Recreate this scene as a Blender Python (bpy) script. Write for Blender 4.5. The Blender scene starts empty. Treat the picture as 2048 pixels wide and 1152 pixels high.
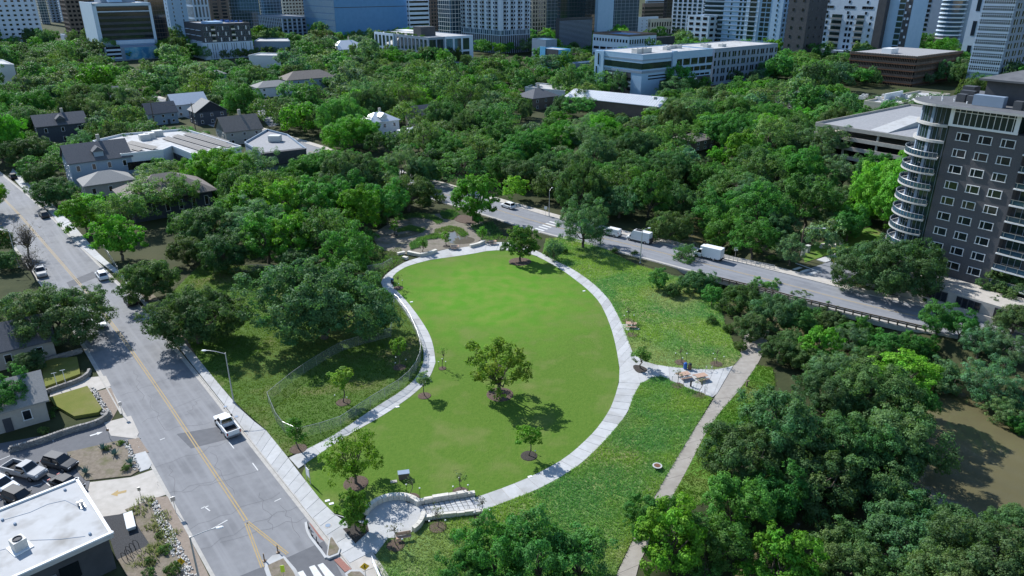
import bpy, math, random
import numpy as np
from mathutils import Vector, noise as mnoise

# ------------------------------------------------------------------ camera, sky, sun, exposure
SC = bpy.context.scene
F, PITCH, CAMH = 1450.0, math.radians(23.0), 58.0      # focal length in 2048-wide pixels, tilt, height
cd = bpy.data.cameras.new('camera'); cam = bpy.data.objects.new('camera', cd)
SC.collection.objects.link(cam); SC.camera = cam
cd.sensor_width = 36.0; cd.lens = 36.0 * F / 2048.0
cd.clip_start = 1.0; cd.clip_end = 9000.0
cam.location = (0, 0, CAMH); cam.rotation_euler = (math.radians(90) - PITCH, 0, 0)

SUN_EL = math.radians(40.0)
SUN_TO = Vector((-0.70 * math.cos(SUN_EL), 0.714 * math.cos(SUN_EL), math.sin(SUN_EL)))   # towards the sun
W = bpy.data.worlds.new('World'); SC.world = W; W.use_nodes = True
wn = W.node_tree.nodes; wn.clear()
wo = wn.new('ShaderNodeOutputWorld'); wb = wn.new('ShaderNodeBackground'); ws = wn.new('ShaderNodeTexSky')
ws.sky_type = 'NISHITA'; ws.sun_disc = False
ws.sun_elevation = SUN_EL; ws.sun_rotation = math.atan2(SUN_TO.x, SUN_TO.y)
ws.air_density = 1.25; ws.dust_density = 0.15; ws.ozone_density = 4.0
wb.inputs['Strength'].default_value = 0.125
W.node_tree.links.new(ws.outputs[0], wb.inputs[0]); W.node_tree.links.new(wb.outputs[0], wo.inputs[0])
sl = bpy.data.lights.new('sun', 'SUN'); sl.energy = 5.0; sl.angle = math.radians(0.53); sl.color = (1.0, 0.985, 0.955)
so = bpy.data.objects.new('sun', sl); SC.collection.objects.link(so)
so.rotation_euler = SUN_TO.to_track_quat('Z', 'Y').to_euler()
SC.view_settings.view_transform = 'Standard'; SC.view_settings.look = 'None'
SC.view_settings.exposure = 0.5; SC.view_settings.gamma = 1.0; SC.view_settings.use_curve_mapping = False
SC.cycles.max_bounces = 6; SC.cycles.diffuse_bounces = 3; SC.cycles.glossy_bounces = 3
SC.cycles.transmission_bounces = 3; SC.cycles.transparent_max_bounces = 8
SC.cycles.use_denoising = True
SC.cycles.sample_clamp_indirect = 6.0

# ------------------------------------------------------------------ helpers
random.seed(7); RNG = np.random.default_rng(11)
COL = SC.collection
SP, CP = math.sin(PITCH), math.cos(PITCH)

def ray(x, y):
    u = (x - 1024) / F; v = (y - 576) / F
    return u, SP + v * CP, CP - v * SP
def P(x, y, z=0.0):
    """place on the ground (or at height z) that the survey photograph shows at x, y"""
    u, dn, fw = ray(x, y); t = (CAMH - z) / dn
    return Vector((u * t, fw * t, z))
def P2(x, y, z=0.0):
    p = P(x, y, z); return (p.x, p.y)
def proj(X, Y, Z):
    dz = Z - CAMH; d = Y * CP - dz * SP
    return 1024 + F * X / d, 576 - F * (Y * SP + dz * CP) / d, d
def height_at(x, y, Y):
    u, dn, fw = ray(x, y); return CAMH - dn * Y / fw
def PX(l, z=0.0): return [P2(x, y, z) for x, y in l]

def tag(o, label=None, cat=None, group=None, kind=None):
    if label: o['label'] = label
    if cat: o['category'] = cat
    if group: o['group'] = group
    if kind: o['kind'] = kind
    return o
def empty(name, loc=(0, 0, 0), rz=0.0, label=None, cat=None, group=None, kind=None):
    o = bpy.data.objects.new(name, None); COL.objects.link(o)
    o.location = loc; o.rotation_euler = (0, 0, rz); o.empty_display_size = 0.3
    return tag(o, label, cat, group, kind)
def link(name, me, parent=None, loc=None, rz=0.0):
    o = bpy.data.objects.new(name, me); COL.objects.link(o)
    if parent is not None: o.parent = parent
    if loc is not None: o.location = loc
    if rz: o.rotation_euler = (0, 0, rz)
    return o
def copy_tree(o, parent=None):
    c = o.copy(); COL.objects.link(c)
    if parent is not None: c.parent = parent
    for ch in list(o.children): copy_tree(ch, c)
    return c

class MB:
    """collects shapes; build() links them as one mesh object"""
    def __init__(s): s.v = []; s.f = []; s.m = []
    def add(s, vs, fs, m=0):
        k = len(s.v); s.v += [tuple(q) for q in vs]
        for f in fs: s.f.append([i + k for i in f]); s.m.append(m)
        return s
    def box(s, c, d, rz=0.0, m=0, taper=1.0):
        cx, cy, cz = c; hx, hy, hz = d[0] / 2, d[1] / 2, d[2] / 2
        ca, sa = math.cos(rz), math.sin(rz); vs = []
        for z, k in ((-hz, 1.0), (hz, taper)):
            for x, y in ((-hx, -hy), (hx, -hy), (hx, hy), (-hx, hy)):
                x *= k; y *= k
                vs.append((cx + x * ca - y * sa, cy + x * sa + y * ca, cz + z))
        return s.add(vs, [(3, 2, 1, 0), (4, 5, 6, 7), (0, 1, 5, 4), (1, 2, 6, 5), (2, 3, 7, 6), (3, 0, 4, 7)], m)
    def prism(s, poly, z0, z1, m=0, mtop=None, bottom=True):
        n = len(poly)
        if sum(poly[i][0] * poly[(i + 1) % n][1] - poly[(i + 1) % n][0] * poly[i][1] for i in range(n)) < 0: poly = list(poly)[::-1]
        za = z0 if isinstance(z0, (list, tuple)) else [z0] * n
        zb = z1 if isinstance(z1, (list, tuple)) else [z1] * n
        vs = [(p[0], p[1], za[i]) for i, p in enumerate(poly)] + [(p[0], p[1], zb[i]) for i, p in enumerate(poly)]
        s.add(vs, [(i, (i + 1) % n, n + (i + 1) % n, n + i) for i in range(n)], m)
        k = len(s.v) - 2 * n
        s.f.append([k + n + i for i in range(n)]); s.m.append(m if mtop is None else mtop)
        if bottom: s.f.append([k + n - 1 - i for i in range(n)]); s.m.append(m)
        return s
    def sheet(s, poly, z, m=0):
        n = len(poly)
        if sum(poly[i][0] * poly[(i + 1) % n][1] - poly[(i + 1) % n][0] * poly[i][1] for i in range(n)) < 0: poly = list(poly)[::-1]
        return s.add([(p[0], p[1], z) for p in poly], [tuple(range(n))], m)
    def tube(s, p, q, r0, r1=None, n=8, m=0, caps=True):
        p = Vector(p); q = Vector(q); r1 = r0 if r1 is None else r1
        d = (q - p)
        if d.length < 1e-6: return s
        d.normalize(); a = d.orthogonal().normalized(); b = d.cross(a); vs = []
        for c, r in ((p, r0), (q, r1)):
            for i in range(n):
                t = 2 * math.pi * i / n
                vs.append(c + a * (r * math.cos(t)) + b * (r * math.sin(t)))
        fs = [(i, (i + 1) % n, n + (i + 1) % n, n + i) for i in range(n)]
        if caps: fs += [tuple(range(n - 1, -1, -1)), tuple(range(n, 2 * n))]
        return s.add(vs, fs, m)
    def path(s, pts, r, n=6, m=0):
        for a, b in zip(pts[:-1], pts[1:]): s.tube(a, b, r, r, n, m)
        return s
    def lathe(s, prof, c=(0, 0, 0), n=12, m=0):
        vs = []; fs = []
        for r, z in prof:
            for i in range(n):
                t = 2 * math.pi * i / n
                vs.append((c[0] + r * math.cos(t), c[1] + r * math.sin(t), c[2] + z))
        for j in range(len(prof) - 1):
            for i in range(n):
                fs.append((j * n + i, j * n + (i + 1) % n, (j + 1) * n + (i + 1) % n, (j + 1) * n + i))
        fs.append(tuple(range(n - 1, -1, -1))); fs.append(tuple((len(prof) - 1) * n + i for i in range(n)))
        return s.add(vs, fs, m)
    def mesh(s, name, mats, smooth=False):
        me = bpy.data.meshes.new(name); me.from_pydata(s.v, [], s.f)
        for q in (mats if isinstance(mats, (list, tuple)) else [mats]): me.materials.append(q)
        me.polygons.foreach_set('material_index', s.m)
        if smooth: me.polygons.foreach_set('use_smooth', [True] * len(s.f))
        me.update(); return me
    def build(s, name, mats, parent=None, loc=None, rz=0.0, smooth=False):
        return link(name, s.mesh(name, mats, smooth), parent, loc, rz)

def resample(pts, n):
    pts = [Vector((p[0], p[1], 0)) for p in pts]
    d = [0.0]
    for a, b in zip(pts[:-1], pts[1:]): d.append(d[-1] + (b - a).length)
    out = []
    for i in range(n + 1):
        t = d[-1] * i / n; k = 0
        while k < len(d) - 2 and d[k + 1] < t: k += 1
        f = (t - d[k]) / max(1e-6, d[k + 1] - d[k]); out.append(pts[k].lerp(pts[k + 1], f))
    return out
def smooth_line(pts, it=2):
    pts = [Vector((p[0], p[1], 0)) for p in pts]
    for _ in range(it):
        q = [pts[0]]
        for a, b in zip(pts[:-1], pts[1:]): q += [a.lerp(b, .25), a.lerp(b, .75)]
        q.append(pts[-1]); pts = q
    return pts
def offset_line(pts, d):
    out = []
    for i, p in enumerate(pts):
        a = pts[max(0, i - 1)]; b = pts[min(len(pts) - 1, i + 1)]
        t = (Vector((b[0], b[1], 0)) - Vector((a[0], a[1], 0))).normalized()
        out.append(Vector((p[0] + t.y * d, p[1] - t.x * d, 0)))
    return out
def inside(poly, x, y):
    c = False; j = len(poly) - 1
    for i in range(len(poly)):
        xi, yi = poly[i][0], poly[i][1]; xj, yj = poly[j][0], poly[j][1]
        if (yi > y) != (yj > y) and x < (xj - xi) * (y - yi) / (yj - yi) + xi: c = not c
        j = i
    return c

# ------------------------------------------------------------------ materials
def M(name, c1, c2=None, scale=1.0, rough=0.8, bump=0.0, bscale=None, metal=0.0, spec=0.3, detail=4.0, rnd=0.0, c3=None, scale3=0.05, coat=0.0, trans=0.0, stretch=None, ang=0.0, tracks=None):
    m = bpy.data.materials.new(name); m.use_nodes = True; nt = m.node_tree; N = nt.nodes; L = nt.links
    b = N['Principled BSDF']; b.inputs['Roughness'].default_value = rough; b.inputs['Metallic'].default_value = metal
    b.inputs['Specular IOR Level'].default_value = spec
    if coat: b.inputs['Coat Weight'].default_value = coat
    if trans: b.inputs['Transmission Weight'].default_value = trans
    b.inputs['Base Color'].default_value = (*c1, 1)
    geo = N.new('ShaderNodeNewGeometry'); src = geo.outputs['Position']
    if stretch:
        mp = N.new('ShaderNodeMapping'); mp.inputs['Scale'].default_value = stretch; mp.inputs['Rotation'].default_value = (0, 0, ang)
        L.new(src, mp.inputs[0]); src = mp.outputs[0]
    out = None
    def nz(sc, dt=detail):
        t = N.new('ShaderNodeTexNoise'); t.inputs['Scale'].default_value = sc; t.inputs['Detail'].default_value = dt
        t.inputs['Roughness'].default_value = 0.62; L.new(src, t.inputs['Vector']); return t
    def ramp(a, bb, fac, lo=.32, hi=.68):
        r = N.new('ShaderNodeMapRange'); r.inputs[1].default_value = lo; r.inputs[2].default_value = hi; L.new(fac, r.inputs[0])
        x = N.new('ShaderNodeMix'); x.data_type = 'RGBA'
        if isinstance(a, tuple): x.inputs[6].default_value = (*a, 1)
        else: L.new(a, x.inputs[6])
        x.inputs[7].default_value = (*bb, 1); L.new(r.outputs[0], x.inputs[0]); return x.outputs[2]
    if c2: out = ramp(c1, c2, nz(scale).outputs[0])
    if c3: out = ramp(out if out else c1, c3, nz(scale3, 3).outputs[0], .5, .72)
    if tracks:
        tm = N.new('ShaderNodeMapping'); tm.vector_type = 'TEXTURE'; tm.inputs['Rotation'].default_value = (0, 0, math.radians(tracks[0])); tm.inputs['Scale'].default_value = (30, 1.1, 1)
        L.new(geo.outputs['Position'], tm.inputs[0]); t = N.new('ShaderNodeTexNoise'); t.inputs['Scale'].default_value = 1.0; t.inputs['Detail'].default_value = 3; L.new(tm.outputs[0], t.inputs['Vector'])
        out = ramp(out if out else c1, tracks[1], t.outputs[0], .46, .70)
    if rnd:
        oi = N.new('ShaderNodeObjectInfo'); mr = N.new('ShaderNodeMapRange')
        mr.inputs[3].default_value = 1 - rnd; mr.inputs[4].default_value = 1 + rnd; L.new(oi.outputs['Random'], mr.inputs[0])
        x = N.new('ShaderNodeVectorMath'); x.operation = 'SCALE'
        if out: L.new(out, x.inputs[0])
        else: x.inputs[0].default_value = c1
        L.new(mr.outputs[0], x.inputs['Scale']); out = x.outputs[0]
    if out: L.new(out, b.inputs['Base Color'])
    if bump:
        t = nz(bscale or scale * 4, 3); bp = N.new('ShaderNodeBump'); bp.inputs['Strength'].default_value = bump
        bp.inputs['Distance'].default_value = 0.1; L.new(t.outputs[0], bp.inputs['Height']); L.new(bp.outputs[0], b.inputs['Normal'])
    return m

m_asphalt = M('asphalt', (.182, .185, .194), (.212, .215, .224), .9, .9, .25, 14, c3=(.14, .143, .152), scale3=.16, tracks=(129, (.235, .238, .248)))
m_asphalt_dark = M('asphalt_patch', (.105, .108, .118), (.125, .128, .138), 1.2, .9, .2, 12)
m_asphalt_far = M('asphalt_blue', (.18, .187, .204), (.21, .217, .234), .7, .9, .2, 10, c3=(.15, .156, .172), scale3=.12, tracks=(-42, (.225, .232, .25)))
m_tar = M('tar', (.105, .107, .115), rough=.8)
m_conc = M('pale_concrete', (.375, .378, .378), (.425, .428, .428), 1.3, .85, .1, 20, rnd=.09, c3=(.325, .322, .312), scale3=.3)
m_conc_old = M('old_concrete', (.36, .335, .30), (.44, .41, .375), .8, .9, .15, 12, rnd=.05)
m_kerb = M('kerb_concrete', (.33, .315, .29), (.42, .40, .37), 1.5, .9, .1)
m_trail = M('trail_asphalt', (.27, .245, .215), (.32, .295, .262), 1.1, .95, .2, 16, c3=(.235, .212, .185), scale3=.25)
m_parkway = M('parkway_gravel', (.21, .17, .135), (.27, .22, .18), 3, .95, .3, 20)
m_yellow = M('yellow_paint', (.40, .275, .10), (.30, .24, .14), 2.2, .85)
m_white = M('white_paint', (.62, .62, .60), (.5, .5, .49), 2.5, .8)
m_red_brick = M('red_pavers', (.24, .11, .09), (.30, .15, .12), 6, .9)
m_mulch = M('mulch', (.075, .052, .04), (.14, .10, .08), 8, .95, .7, 25)
m_mulch_dk = M('dark_mulch', (.035, .030, .027), (.07, .06, .052), 9, .95, .7, 25)
m_soil = M('garden_soil', (.155, .135, .11), (.21, .185, .15), 1.1, .95, .4, 8, c3=(.10, .10, .06), scale3=.35)
m_gravel_dk = M('dark_gravel', (.03, .032, .036), (.07, .072, .078), 14, .9, .6, 30)
m_dirtbed = M('planting_bed', (.15, .125, .095), (.22, .185, .145), 2.2, .95, .5, 12, c3=(.11, .11, .05), scale3=.5)
m_limestone = M('limestone', (.50, .47, .41), (.62, .59, .53), 3, .85, .3, 12, rnd=.12)
m_stone_dk = M('stacked_stone', (.20, .19, .18), (.30, .285, .265), 4, .9, .4, 14, rnd=.2)
m_rip = M('white_rubble', (.45, .43, .40), (.65, .63, .59), 4, .85, .3, rnd=.15)
m_metal = M('galvanised_metal', (.42, .43, .44), (.5, .5, .51), 4, .4, metal=.75)
m_lamp = M('grey_pole_metal', (.40, .41, .42), rough=.45, metal=.4)
m_black = M('black_metal', (.018, .018, .02), rough=.45, spec=.4)
m_rust = M('rusty_steel', (.16, .075, .04), (.10, .05, .03), 3, .85)
m_wood = M('weathered_wood', (.13, .095, .07), (.20, .15, .11), 3, .85, rnd=.12)
m_bark = M('bark', (.085, .072, .058), (.14, .12, .10), 3, .95, .5, 10)
m_tan = M('tan_plank', (.42, .28, .21), (.38, .25, .18), 3, .6, rnd=.06)
m_glass = M('window_glass', (.012, .017, .022), rough=.07, spec=.75, rnd=.4)
m_glass_green = M('green_glass', (.02, .04, .04), rough=.06, spec=.8, rnd=.3)
m_glass_blue = M('blue_glass', (.03, .07, .11), rough=.06, spec=.85, rnd=.3)
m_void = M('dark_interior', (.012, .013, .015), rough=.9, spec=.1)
m_sign_y = M('sign_yellow', (.72, .42, .02), rough=.5)
m_sign_w = M('sign_white', (.68, .68, .68), rough=.5)
m_sign_hv = M('sign_lime', (.55, .70, .04), rough=.5)
m_blue = M('blue_plastic', (.02, .10, .34), rough=.4)
m_brown = M('brown_plastic', (.16, .10, .06), rough=.5)
m_tyre = M('tyre_rubber', (.015, .015, .016), rough=.85)
m_rim = M('wheel_rim', (.35, .35, .36), rough=.35, metal=.8)
m_carglass = M('car_glass', (.008, .01, .013), rough=.05, spec=.8)
m_red_l = M('red_lamp', (.35, .01, .01), rough=.2)
m_clear_l = M('clear_lamp', (.7, .72, .75), rough=.15, spec=.6)
m_roofwhite = M('white_membrane', (.45, .455, .46), (.405, .405, .405), .4, .8, .05, 6, c3=(.27, .26, .245), scale3=.26, spec=.1)
m_roofgrey = M('grey_roof', (.22, .225, .235), (.30, .30, .31), 1.5, .9, .1)
m_roofdark = M('dark_roof', (.045, .048, .055), (.07, .073, .08), 1.5, .85, .2, 8)
m_shingle = M('grey_shingle', (.075, .08, .092), (.12, .125, .14), 5, .9, .3, 18)
m_shingle_br = M('brown_shingle', (.155, .135, .12), (.205, .18, .162), 4, .9, .3, 18)
m_shingle_lt = M('light_shingle', (.22, .22, .215), (.28, .275, .265), 5, .9, .3, 18)
m_tinroof = M('tin_roof', (.62, .64, .66), (.55, .57, .6), 1.2, .35, metal=.25)
m_siding_bl = M('blue_siding', (.22, .285, .36), (.25, .315, .39), 2, .8)
m_siding_w = M('white_siding', (.62, .64, .66), (.56, .58, .6), 2, .8)
m_siding_g = M('beige_siding', (.34, .32, .29), (.38, .36, .33), 2, .85)
m_siding_dk = M('navy_siding', (.05, .058, .075), (.07, .08, .10), 2, .8)
m_trim = M('white_trim', (.68, .69, .70), rough=.6)
m_brick_dk = M('dark_brick', (.078, .078, .088), (.112, .110, .118), 6, .85, .3, 30)
m_stucco_w = M('shade_blue_stucco', (.52, .62, .74), (.47, .57, .69), .3, .75, rnd=.03)  # white wall, with the blue of facades in shade put into its colour
m_stucco_bl = M('pale_blue_panel', (.28, .43, .60), (.32, .47, .64), .3, .7)  # pale blue deepened to carry the blue of shaded facades
m_stucco_gy = M('shade_blue_grey_panel', (.19, .25, .33), (.22, .28, .37), .3, .75)  # grey tinted with the same painted-in blue of shade
m_stucco_dk = M('charcoal_panel', (.05, .055, .065), (.07, .075, .085), .5, .7)
m_beige = M('beige_stone', (.48, .43, .35), (.54, .49, .41), .6, .8)
m_brownpan = M('brown_panel', (.13, .10, .085), (.17, .135, .115), .5, .8)
m_bluepanel = M('blue_metal_panel', (.06, .20, .40), (.075, .225, .44), .25, .45, spec=.5)
m_bluepanel2 = M('blue_glass_panel', (.12, .26, .40), (.16, .31, .46), .4, .3, spec=.6)
m_cyan = M('cyan_wall', (.10, .36, .62), (.14, .42, .68), .4, .6)
m_water = M('muddy_water', (.125, .112, .058), (.105, .096, .052), .12, .05, .06, 1.6, spec=.5)
m_pool = M('clear_shallow_water', (.12, .105, .085), rough=.05, spec=.6)
m_panel = M('solar_panel', (.035, .037, .045), rough=.6, spec=.15)
m_hvac = M('hvac_metal', (.52, .52, .50), (.45, .45, .44), 2, .6)
m_mural = M('mural_paint', (.10, .35, .50), (.03, .14, .30), .10, .7, c3=(.35, .50, .55), scale3=.14)

def grass_mat(name, c1, c2, c3, s1=.35, s3=.05, bump=.9, bs=7.0, lo=.5, hi=.7):
    return M(name, c1, c2, s1, .95, bump, bs, c3=c3, scale3=s3, spec=.1, detail=6)
m_lawn = grass_mat('mown_lawn', (.070, .140, .018), (.098, .166, .025), (.135, .170, .046), 2.2, .16, .9, 5)
# the far end of the lawn is lusher turf than the near end
_N = m_lawn.node_tree.nodes; _L = m_lawn.node_tree.links; _bc = _N['Principled BSDF'].inputs['Base Color']; _src = _bc.links[0].from_socket
_ge = _N.new('ShaderNodeNewGeometry'); _ds = _N.new('ShaderNodeVectorMath'); _ds.operation = 'DISTANCE'; _ds.inputs[1].default_value = (-5.0, 134.0, 0); _L.new(_ge.outputs['Position'], _ds.inputs[0])
_nz = _N.new('ShaderNodeTexNoise'); _nz.inputs['Scale'].default_value = .16; _nz.inputs['Detail'].default_value = 10; _nz.inputs['Roughness'].default_value = .68; _L.new(_ge.outputs['Position'], _nz.inputs['Vector'])
_ma = _N.new('ShaderNodeMath'); _ma.operation = 'MULTIPLY_ADD'; _ma.inputs[1].default_value = 34.0; _L.new(_nz.outputs[0], _ma.inputs[0]); _L.new(_ds.outputs['Value'], _ma.inputs[2])
_mr = _N.new('ShaderNodeMapRange'); _mr.inputs[1].default_value = 24; _mr.inputs[2].default_value = 46; _mr.inputs[3].default_value = 1; _mr.inputs[4].default_value = 0; _L.new(_ma.outputs[0], _mr.inputs[0])
_mx = _N.new('ShaderNodeMix'); _mx.data_type = 'RGBA'; _nf = _N.new('ShaderNodeTexNoise'); _nf.inputs['Scale'].default_value = .35; _nf.inputs['Detail'].default_value = 8; _L.new(_ge.outputs['Position'], _nf.inputs['Vector'])
_rf = _N.new('ShaderNodeMapRange'); _rf.inputs[1].default_value = .38; _rf.inputs[2].default_value = .66; _L.new(_nf.outputs[0], _rf.inputs[0])
_ml = _N.new('ShaderNodeMix'); _ml.data_type = 'RGBA'; _ml.inputs[6].default_value = (.080, .215, .016, 1); _ml.inputs[7].default_value = (.135, .215, .034, 1); _L.new(_rf.outputs[0], _ml.inputs[0]); _L.new(_ml.outputs[2], _mx.inputs[7]); _L.new(_mr.outputs[0], _mx.inputs[0]); _L.new(_src, _mx.inputs[6]); _L.new(_mx.outputs[2], _bc)
m_grassL = grass_mat('rough_grass', (.062, .12, .022), (.085, .135, .032), (.15, .13, .06), .25, .09, .9, 4)
m_meadow = grass_mat('meadow_ground', (.11, .20, .065), (.165, .225, .06), (.235, .21, .11), .20, .07, 1.0, 3)
m_yard = grass_mat('yard_grass', (.13, .15, .035), (.16, .165, .045), (.19, .17, .075), .6, .2, .5, 6)
m_strip = grass_mat('bright_grass', (.085, .20, .03), (.10, .17, .03), (.16, .17, .06), .4, .15, .8, 5)
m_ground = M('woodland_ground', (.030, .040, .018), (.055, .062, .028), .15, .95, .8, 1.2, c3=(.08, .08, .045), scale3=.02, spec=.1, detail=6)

# foliage: one material, tinted by the object's colour and by the leaf's own variation
m_leaf = bpy.data.materials.new('leaf'); m_leaf.use_nodes = True
_n = m_leaf.node_tree.nodes; _l = m_leaf.node_tree.links; _n.clear()
_o = _n.new('ShaderNodeOutputMaterial'); _d = _n.new('ShaderNodeBsdfPrincipled'); _t = _n.new('ShaderNodeBsdfTranslucent'); _x = _n.new('ShaderNodeMixShader')
_oi = _n.new('ShaderNodeObjectInfo'); _a = _n.new('ShaderNodeVertexColor'); _a.layer_name = 'leafvar'
_m = _n.new('ShaderNodeVectorMath'); _m.operation = 'MULTIPLY'
_l.new(_oi.outputs['Color'], _m.inputs[0]); _l.new(_a.outputs['Color'], _m.inputs[1])
_l.new(_m.outputs[0], _d.inputs['Base Color'])
_g = _n.new('ShaderNodeVectorMath'); _g.operation = 'MULTIPLY'; _g.inputs[1].default_value = (1.1, 1.25, .55); _l.new(_m.outputs[0], _g.inputs[0])
_l.new(_g.outputs[0], _t.inputs['Color'])
_d.inputs['Roughness'].default_value = .55; _d.inputs['Specular IOR Level'].default_value = .12
_x.inputs[0].default_value = .40; _l.new(_d.outputs[0], _x.inputs[1]); _l.new(_t.outputs[0], _x.inputs[2]); _l.new(_x.outputs[0], _o.inputs[0])

# the same leaf for the far mass, whose tree colour comes with each planted point
m_leaf_far = m_leaf.copy(); m_leaf_far.name = 'leaf_far'
_n = m_leaf_far.node_tree.nodes; _l = m_leaf_far.node_tree.links
_at = _n.new('ShaderNodeAttribute'); _at.attribute_type = 'INSTANCER'; _at.attribute_name = 'treecol'
_mm = [q for q in _n if q.type == 'VECT_MATH' and q.inputs[0].is_linked and q.inputs[1].is_linked][0]
_l.new(_at.outputs['Color'], _mm.inputs[0])

# chain link: fine wire, most of the area open
m_chain = bpy.data.materials.new('chain_link'); m_chain.use_nodes = True
_n = m_chain.node_tree.nodes; _l = m_chain.node_tree.links; _b = _n['Principled BSDF']; _b.inputs['Base Color'].default_value = (.5, .52, .53, 1)
_b.inputs['Metallic'].default_value = .5; _b.inputs['Roughness'].default_value = .45
_tr = _n.new('ShaderNodeBsdfTransparent'); _x = _n.new('ShaderNodeMixShader'); _x.inputs[0].default_value = .24
_l.new(_tr.outputs[0], _x.inputs[1]); _l.new(_b.outputs[0], _x.inputs[2]); _l.new(_x.outputs[0], _n['Material Output'].inputs[0])
# ------------------------------------------------------------------ terrain with the creek
CREEK = [(P2(*p, -4.0), w) for p, w in (((1440, 330), 3.5), ((1415, 390), 3.5), ((1392, 440), 3.5), ((1388, 490), 3.8), ((1440, 570), 3.8),
         ((1560, 640), 3.8), ((1690, 700), 3.8), ((1800, 745), 4.2), ((1895, 800), 5.0), ((1962, 860), 6.0), ((1985, 920), 6.2),
         ((1950, 980), 5.6), ((1860, 1020), 5.0), ((1760, 1060), 5.0), ((1650, 1120), 5.0), ((1520, 1290), 5.0))]
_ca = np.array([c[0] for c in CREEK]); _cw = np.array([c[1] for c in CREEK])
def creek_depth(x, y):
    x = np.asarray(x, float); y = np.asarray(y, float)
    best = np.full(x.shape, 1e9); 
    for i in range(len(_ca) - 1):
        a, b = _ca[i], _ca[i + 1]; d = b - a; L2 = d @ d
        t = np.clip(((x - a[0]) * d[0] + (y - a[1]) * d[1]) / L2, 0, 1)
        dist = np.hypot(x - a[0] - t * d[0], y - a[1] - t * d[1]) - (_cw[i] + t * (_cw[i + 1] - _cw[i]))
        best = np.minimum(best, dist)
    s = np.clip(best / 7.0, 0, 1); s = s * s * (3 - 2 * s)
    return -4.8 * (1 - s)
def gz(x, y): return float(creek_depth(np.array([x]), np.array([y]))[0])

def graded(lo, hi, f0, f1, fine, coarse):
    a = list(np.arange(f0, f1 + .1, fine)); s = fine; v = f0
    while v > lo: s = min(s * 1.35, coarse); v -= s; a.insert(0, v)
    s = fine; v = a[-1]
    while v < hi: s = min(s * 1.35, coarse); v += s; a.append(v)
    return np.array(a)
gx = graded(-3500, 3500, 10, 130, 1.3, 400); gy = graded(-300, 7000, 42, 200, 1.3, 500)
XX, YY = np.meshgrid(gx, gy); ZZ = creek_depth(XX, YY)
nx, ny = len(gx), len(gy)
vs = np.stack([XX.ravel(), YY.ravel(), ZZ.ravel()], 1)
ii = np.arange(nx * ny).reshape(ny, nx)
fs = np.stack([ii[:-1, :-1].ravel(), ii[:-1, 1:].ravel(), ii[1:, 1:].ravel(), ii[1:, :-1].ravel()], 1)
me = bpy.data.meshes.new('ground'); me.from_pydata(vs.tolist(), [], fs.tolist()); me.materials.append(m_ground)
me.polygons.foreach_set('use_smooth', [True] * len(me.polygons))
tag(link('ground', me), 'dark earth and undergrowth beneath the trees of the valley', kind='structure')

mb = MB(); cl = [Vector((c[0], c[1], 0)) for c in _ca]
A = [Vector((p.x, p.y, 0)) for p in cl]; L_ = []; R_ = []
for i, p in enumerate(A):
    t = (A[min(i + 1, len(A) - 1)] - A[max(i - 1, 0)]).normalized(); w = _cw[i] + 3.2
    L_.append((p.x - t.y * w, p.y + t.x * w, -4.0)); R_.append((p.x + t.y * w, p.y - t.x * w, -4.0))
n = len(A); mb.add(L_ + R_, [(i, n + i, n + i + 1, i + 1) for i in range(n - 1)])
tag(mb.build('creek_water', m_water), 'muddy olive brown creek between wooded banks', kind='structure')

# ------------------------------------------------------------------ streets
def ribbon(mb, pts, d0, d1, z0, z1, m=0):
    a = offset_line(pts, d0); b = offset_line(pts, d1)
    for i in range(len(pts) - 1):
        q = [a[i], b[i], b[i + 1], a[i + 1]]; mb.prism([(p.x, p.y) for p in q], z0, z1, m)
    return mb
def ribbon_sheet(mb, pts, d0, d1, z, m=0):
    a = offset_line(pts, d0); b = offset_line(pts, d1)
    for i in range(len(pts) - 1): mb.sheet([(p.x, p.y) for p in (a[i], b[i], b[i + 1], a[i + 1])], z, m)
    return mb
STREET = smooth_line([(12, 13), (-16, 48.4), (-30.8, 67), (-45.6, 85.6), (-55.7, 98.3), (-77.1, 124.5), (-101, 151.6), (-118, 170.8), (-137, 192.2), (-155, 211.5), (-240, 300), (-420, 480)])
HW = 5.65
street = ribbon_sheet(MB(), STREET, -HW, HW, .004).build('street', m_asphalt)
tag(street, 'bleached grey two lane street with a double yellow line', kind='structure')
# offset_line: positive offset lies to the right of travel (park side)
_yl = [Vector((-31.0, 67.2, 0))] + [p for p in STREET if p.y > 68]
mb = ribbon_sheet(MB(), _yl, -.24, -.10, .012); ribbon_sheet(mb, _yl, .10, .24, .012)
mb.build('yellow_line', m_yellow, street)
def to_poly(a, b): return [(p.x, p.y) for p in a] + [(p.x, p.y) for p in reversed(b)]
mb = MB()
ks = STREET[7:]
ribbon(mb, ks, HW, HW + .45, 0, .035); mb2 = MB(); ribbon(mb2, ks, HW + .45, HW + .62, 0, .15)
k = mb.build('gutter', m_kerb, street); mb2.build('kerb', m_kerb, street)
mb = MB(); ribbon(mb, STREET, -HW - .4, -HW, 0, .035); mb.build('gutter', m_kerb, street)
mb = MB(); ribbon(mb, STREET[:9], -HW - .6, -HW - .4, 0, .13); ribbon(mb, STREET[16:], -HW - .6, -HW - .4, 0, .13); mb.build('kerb', m_kerb, street)

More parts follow.
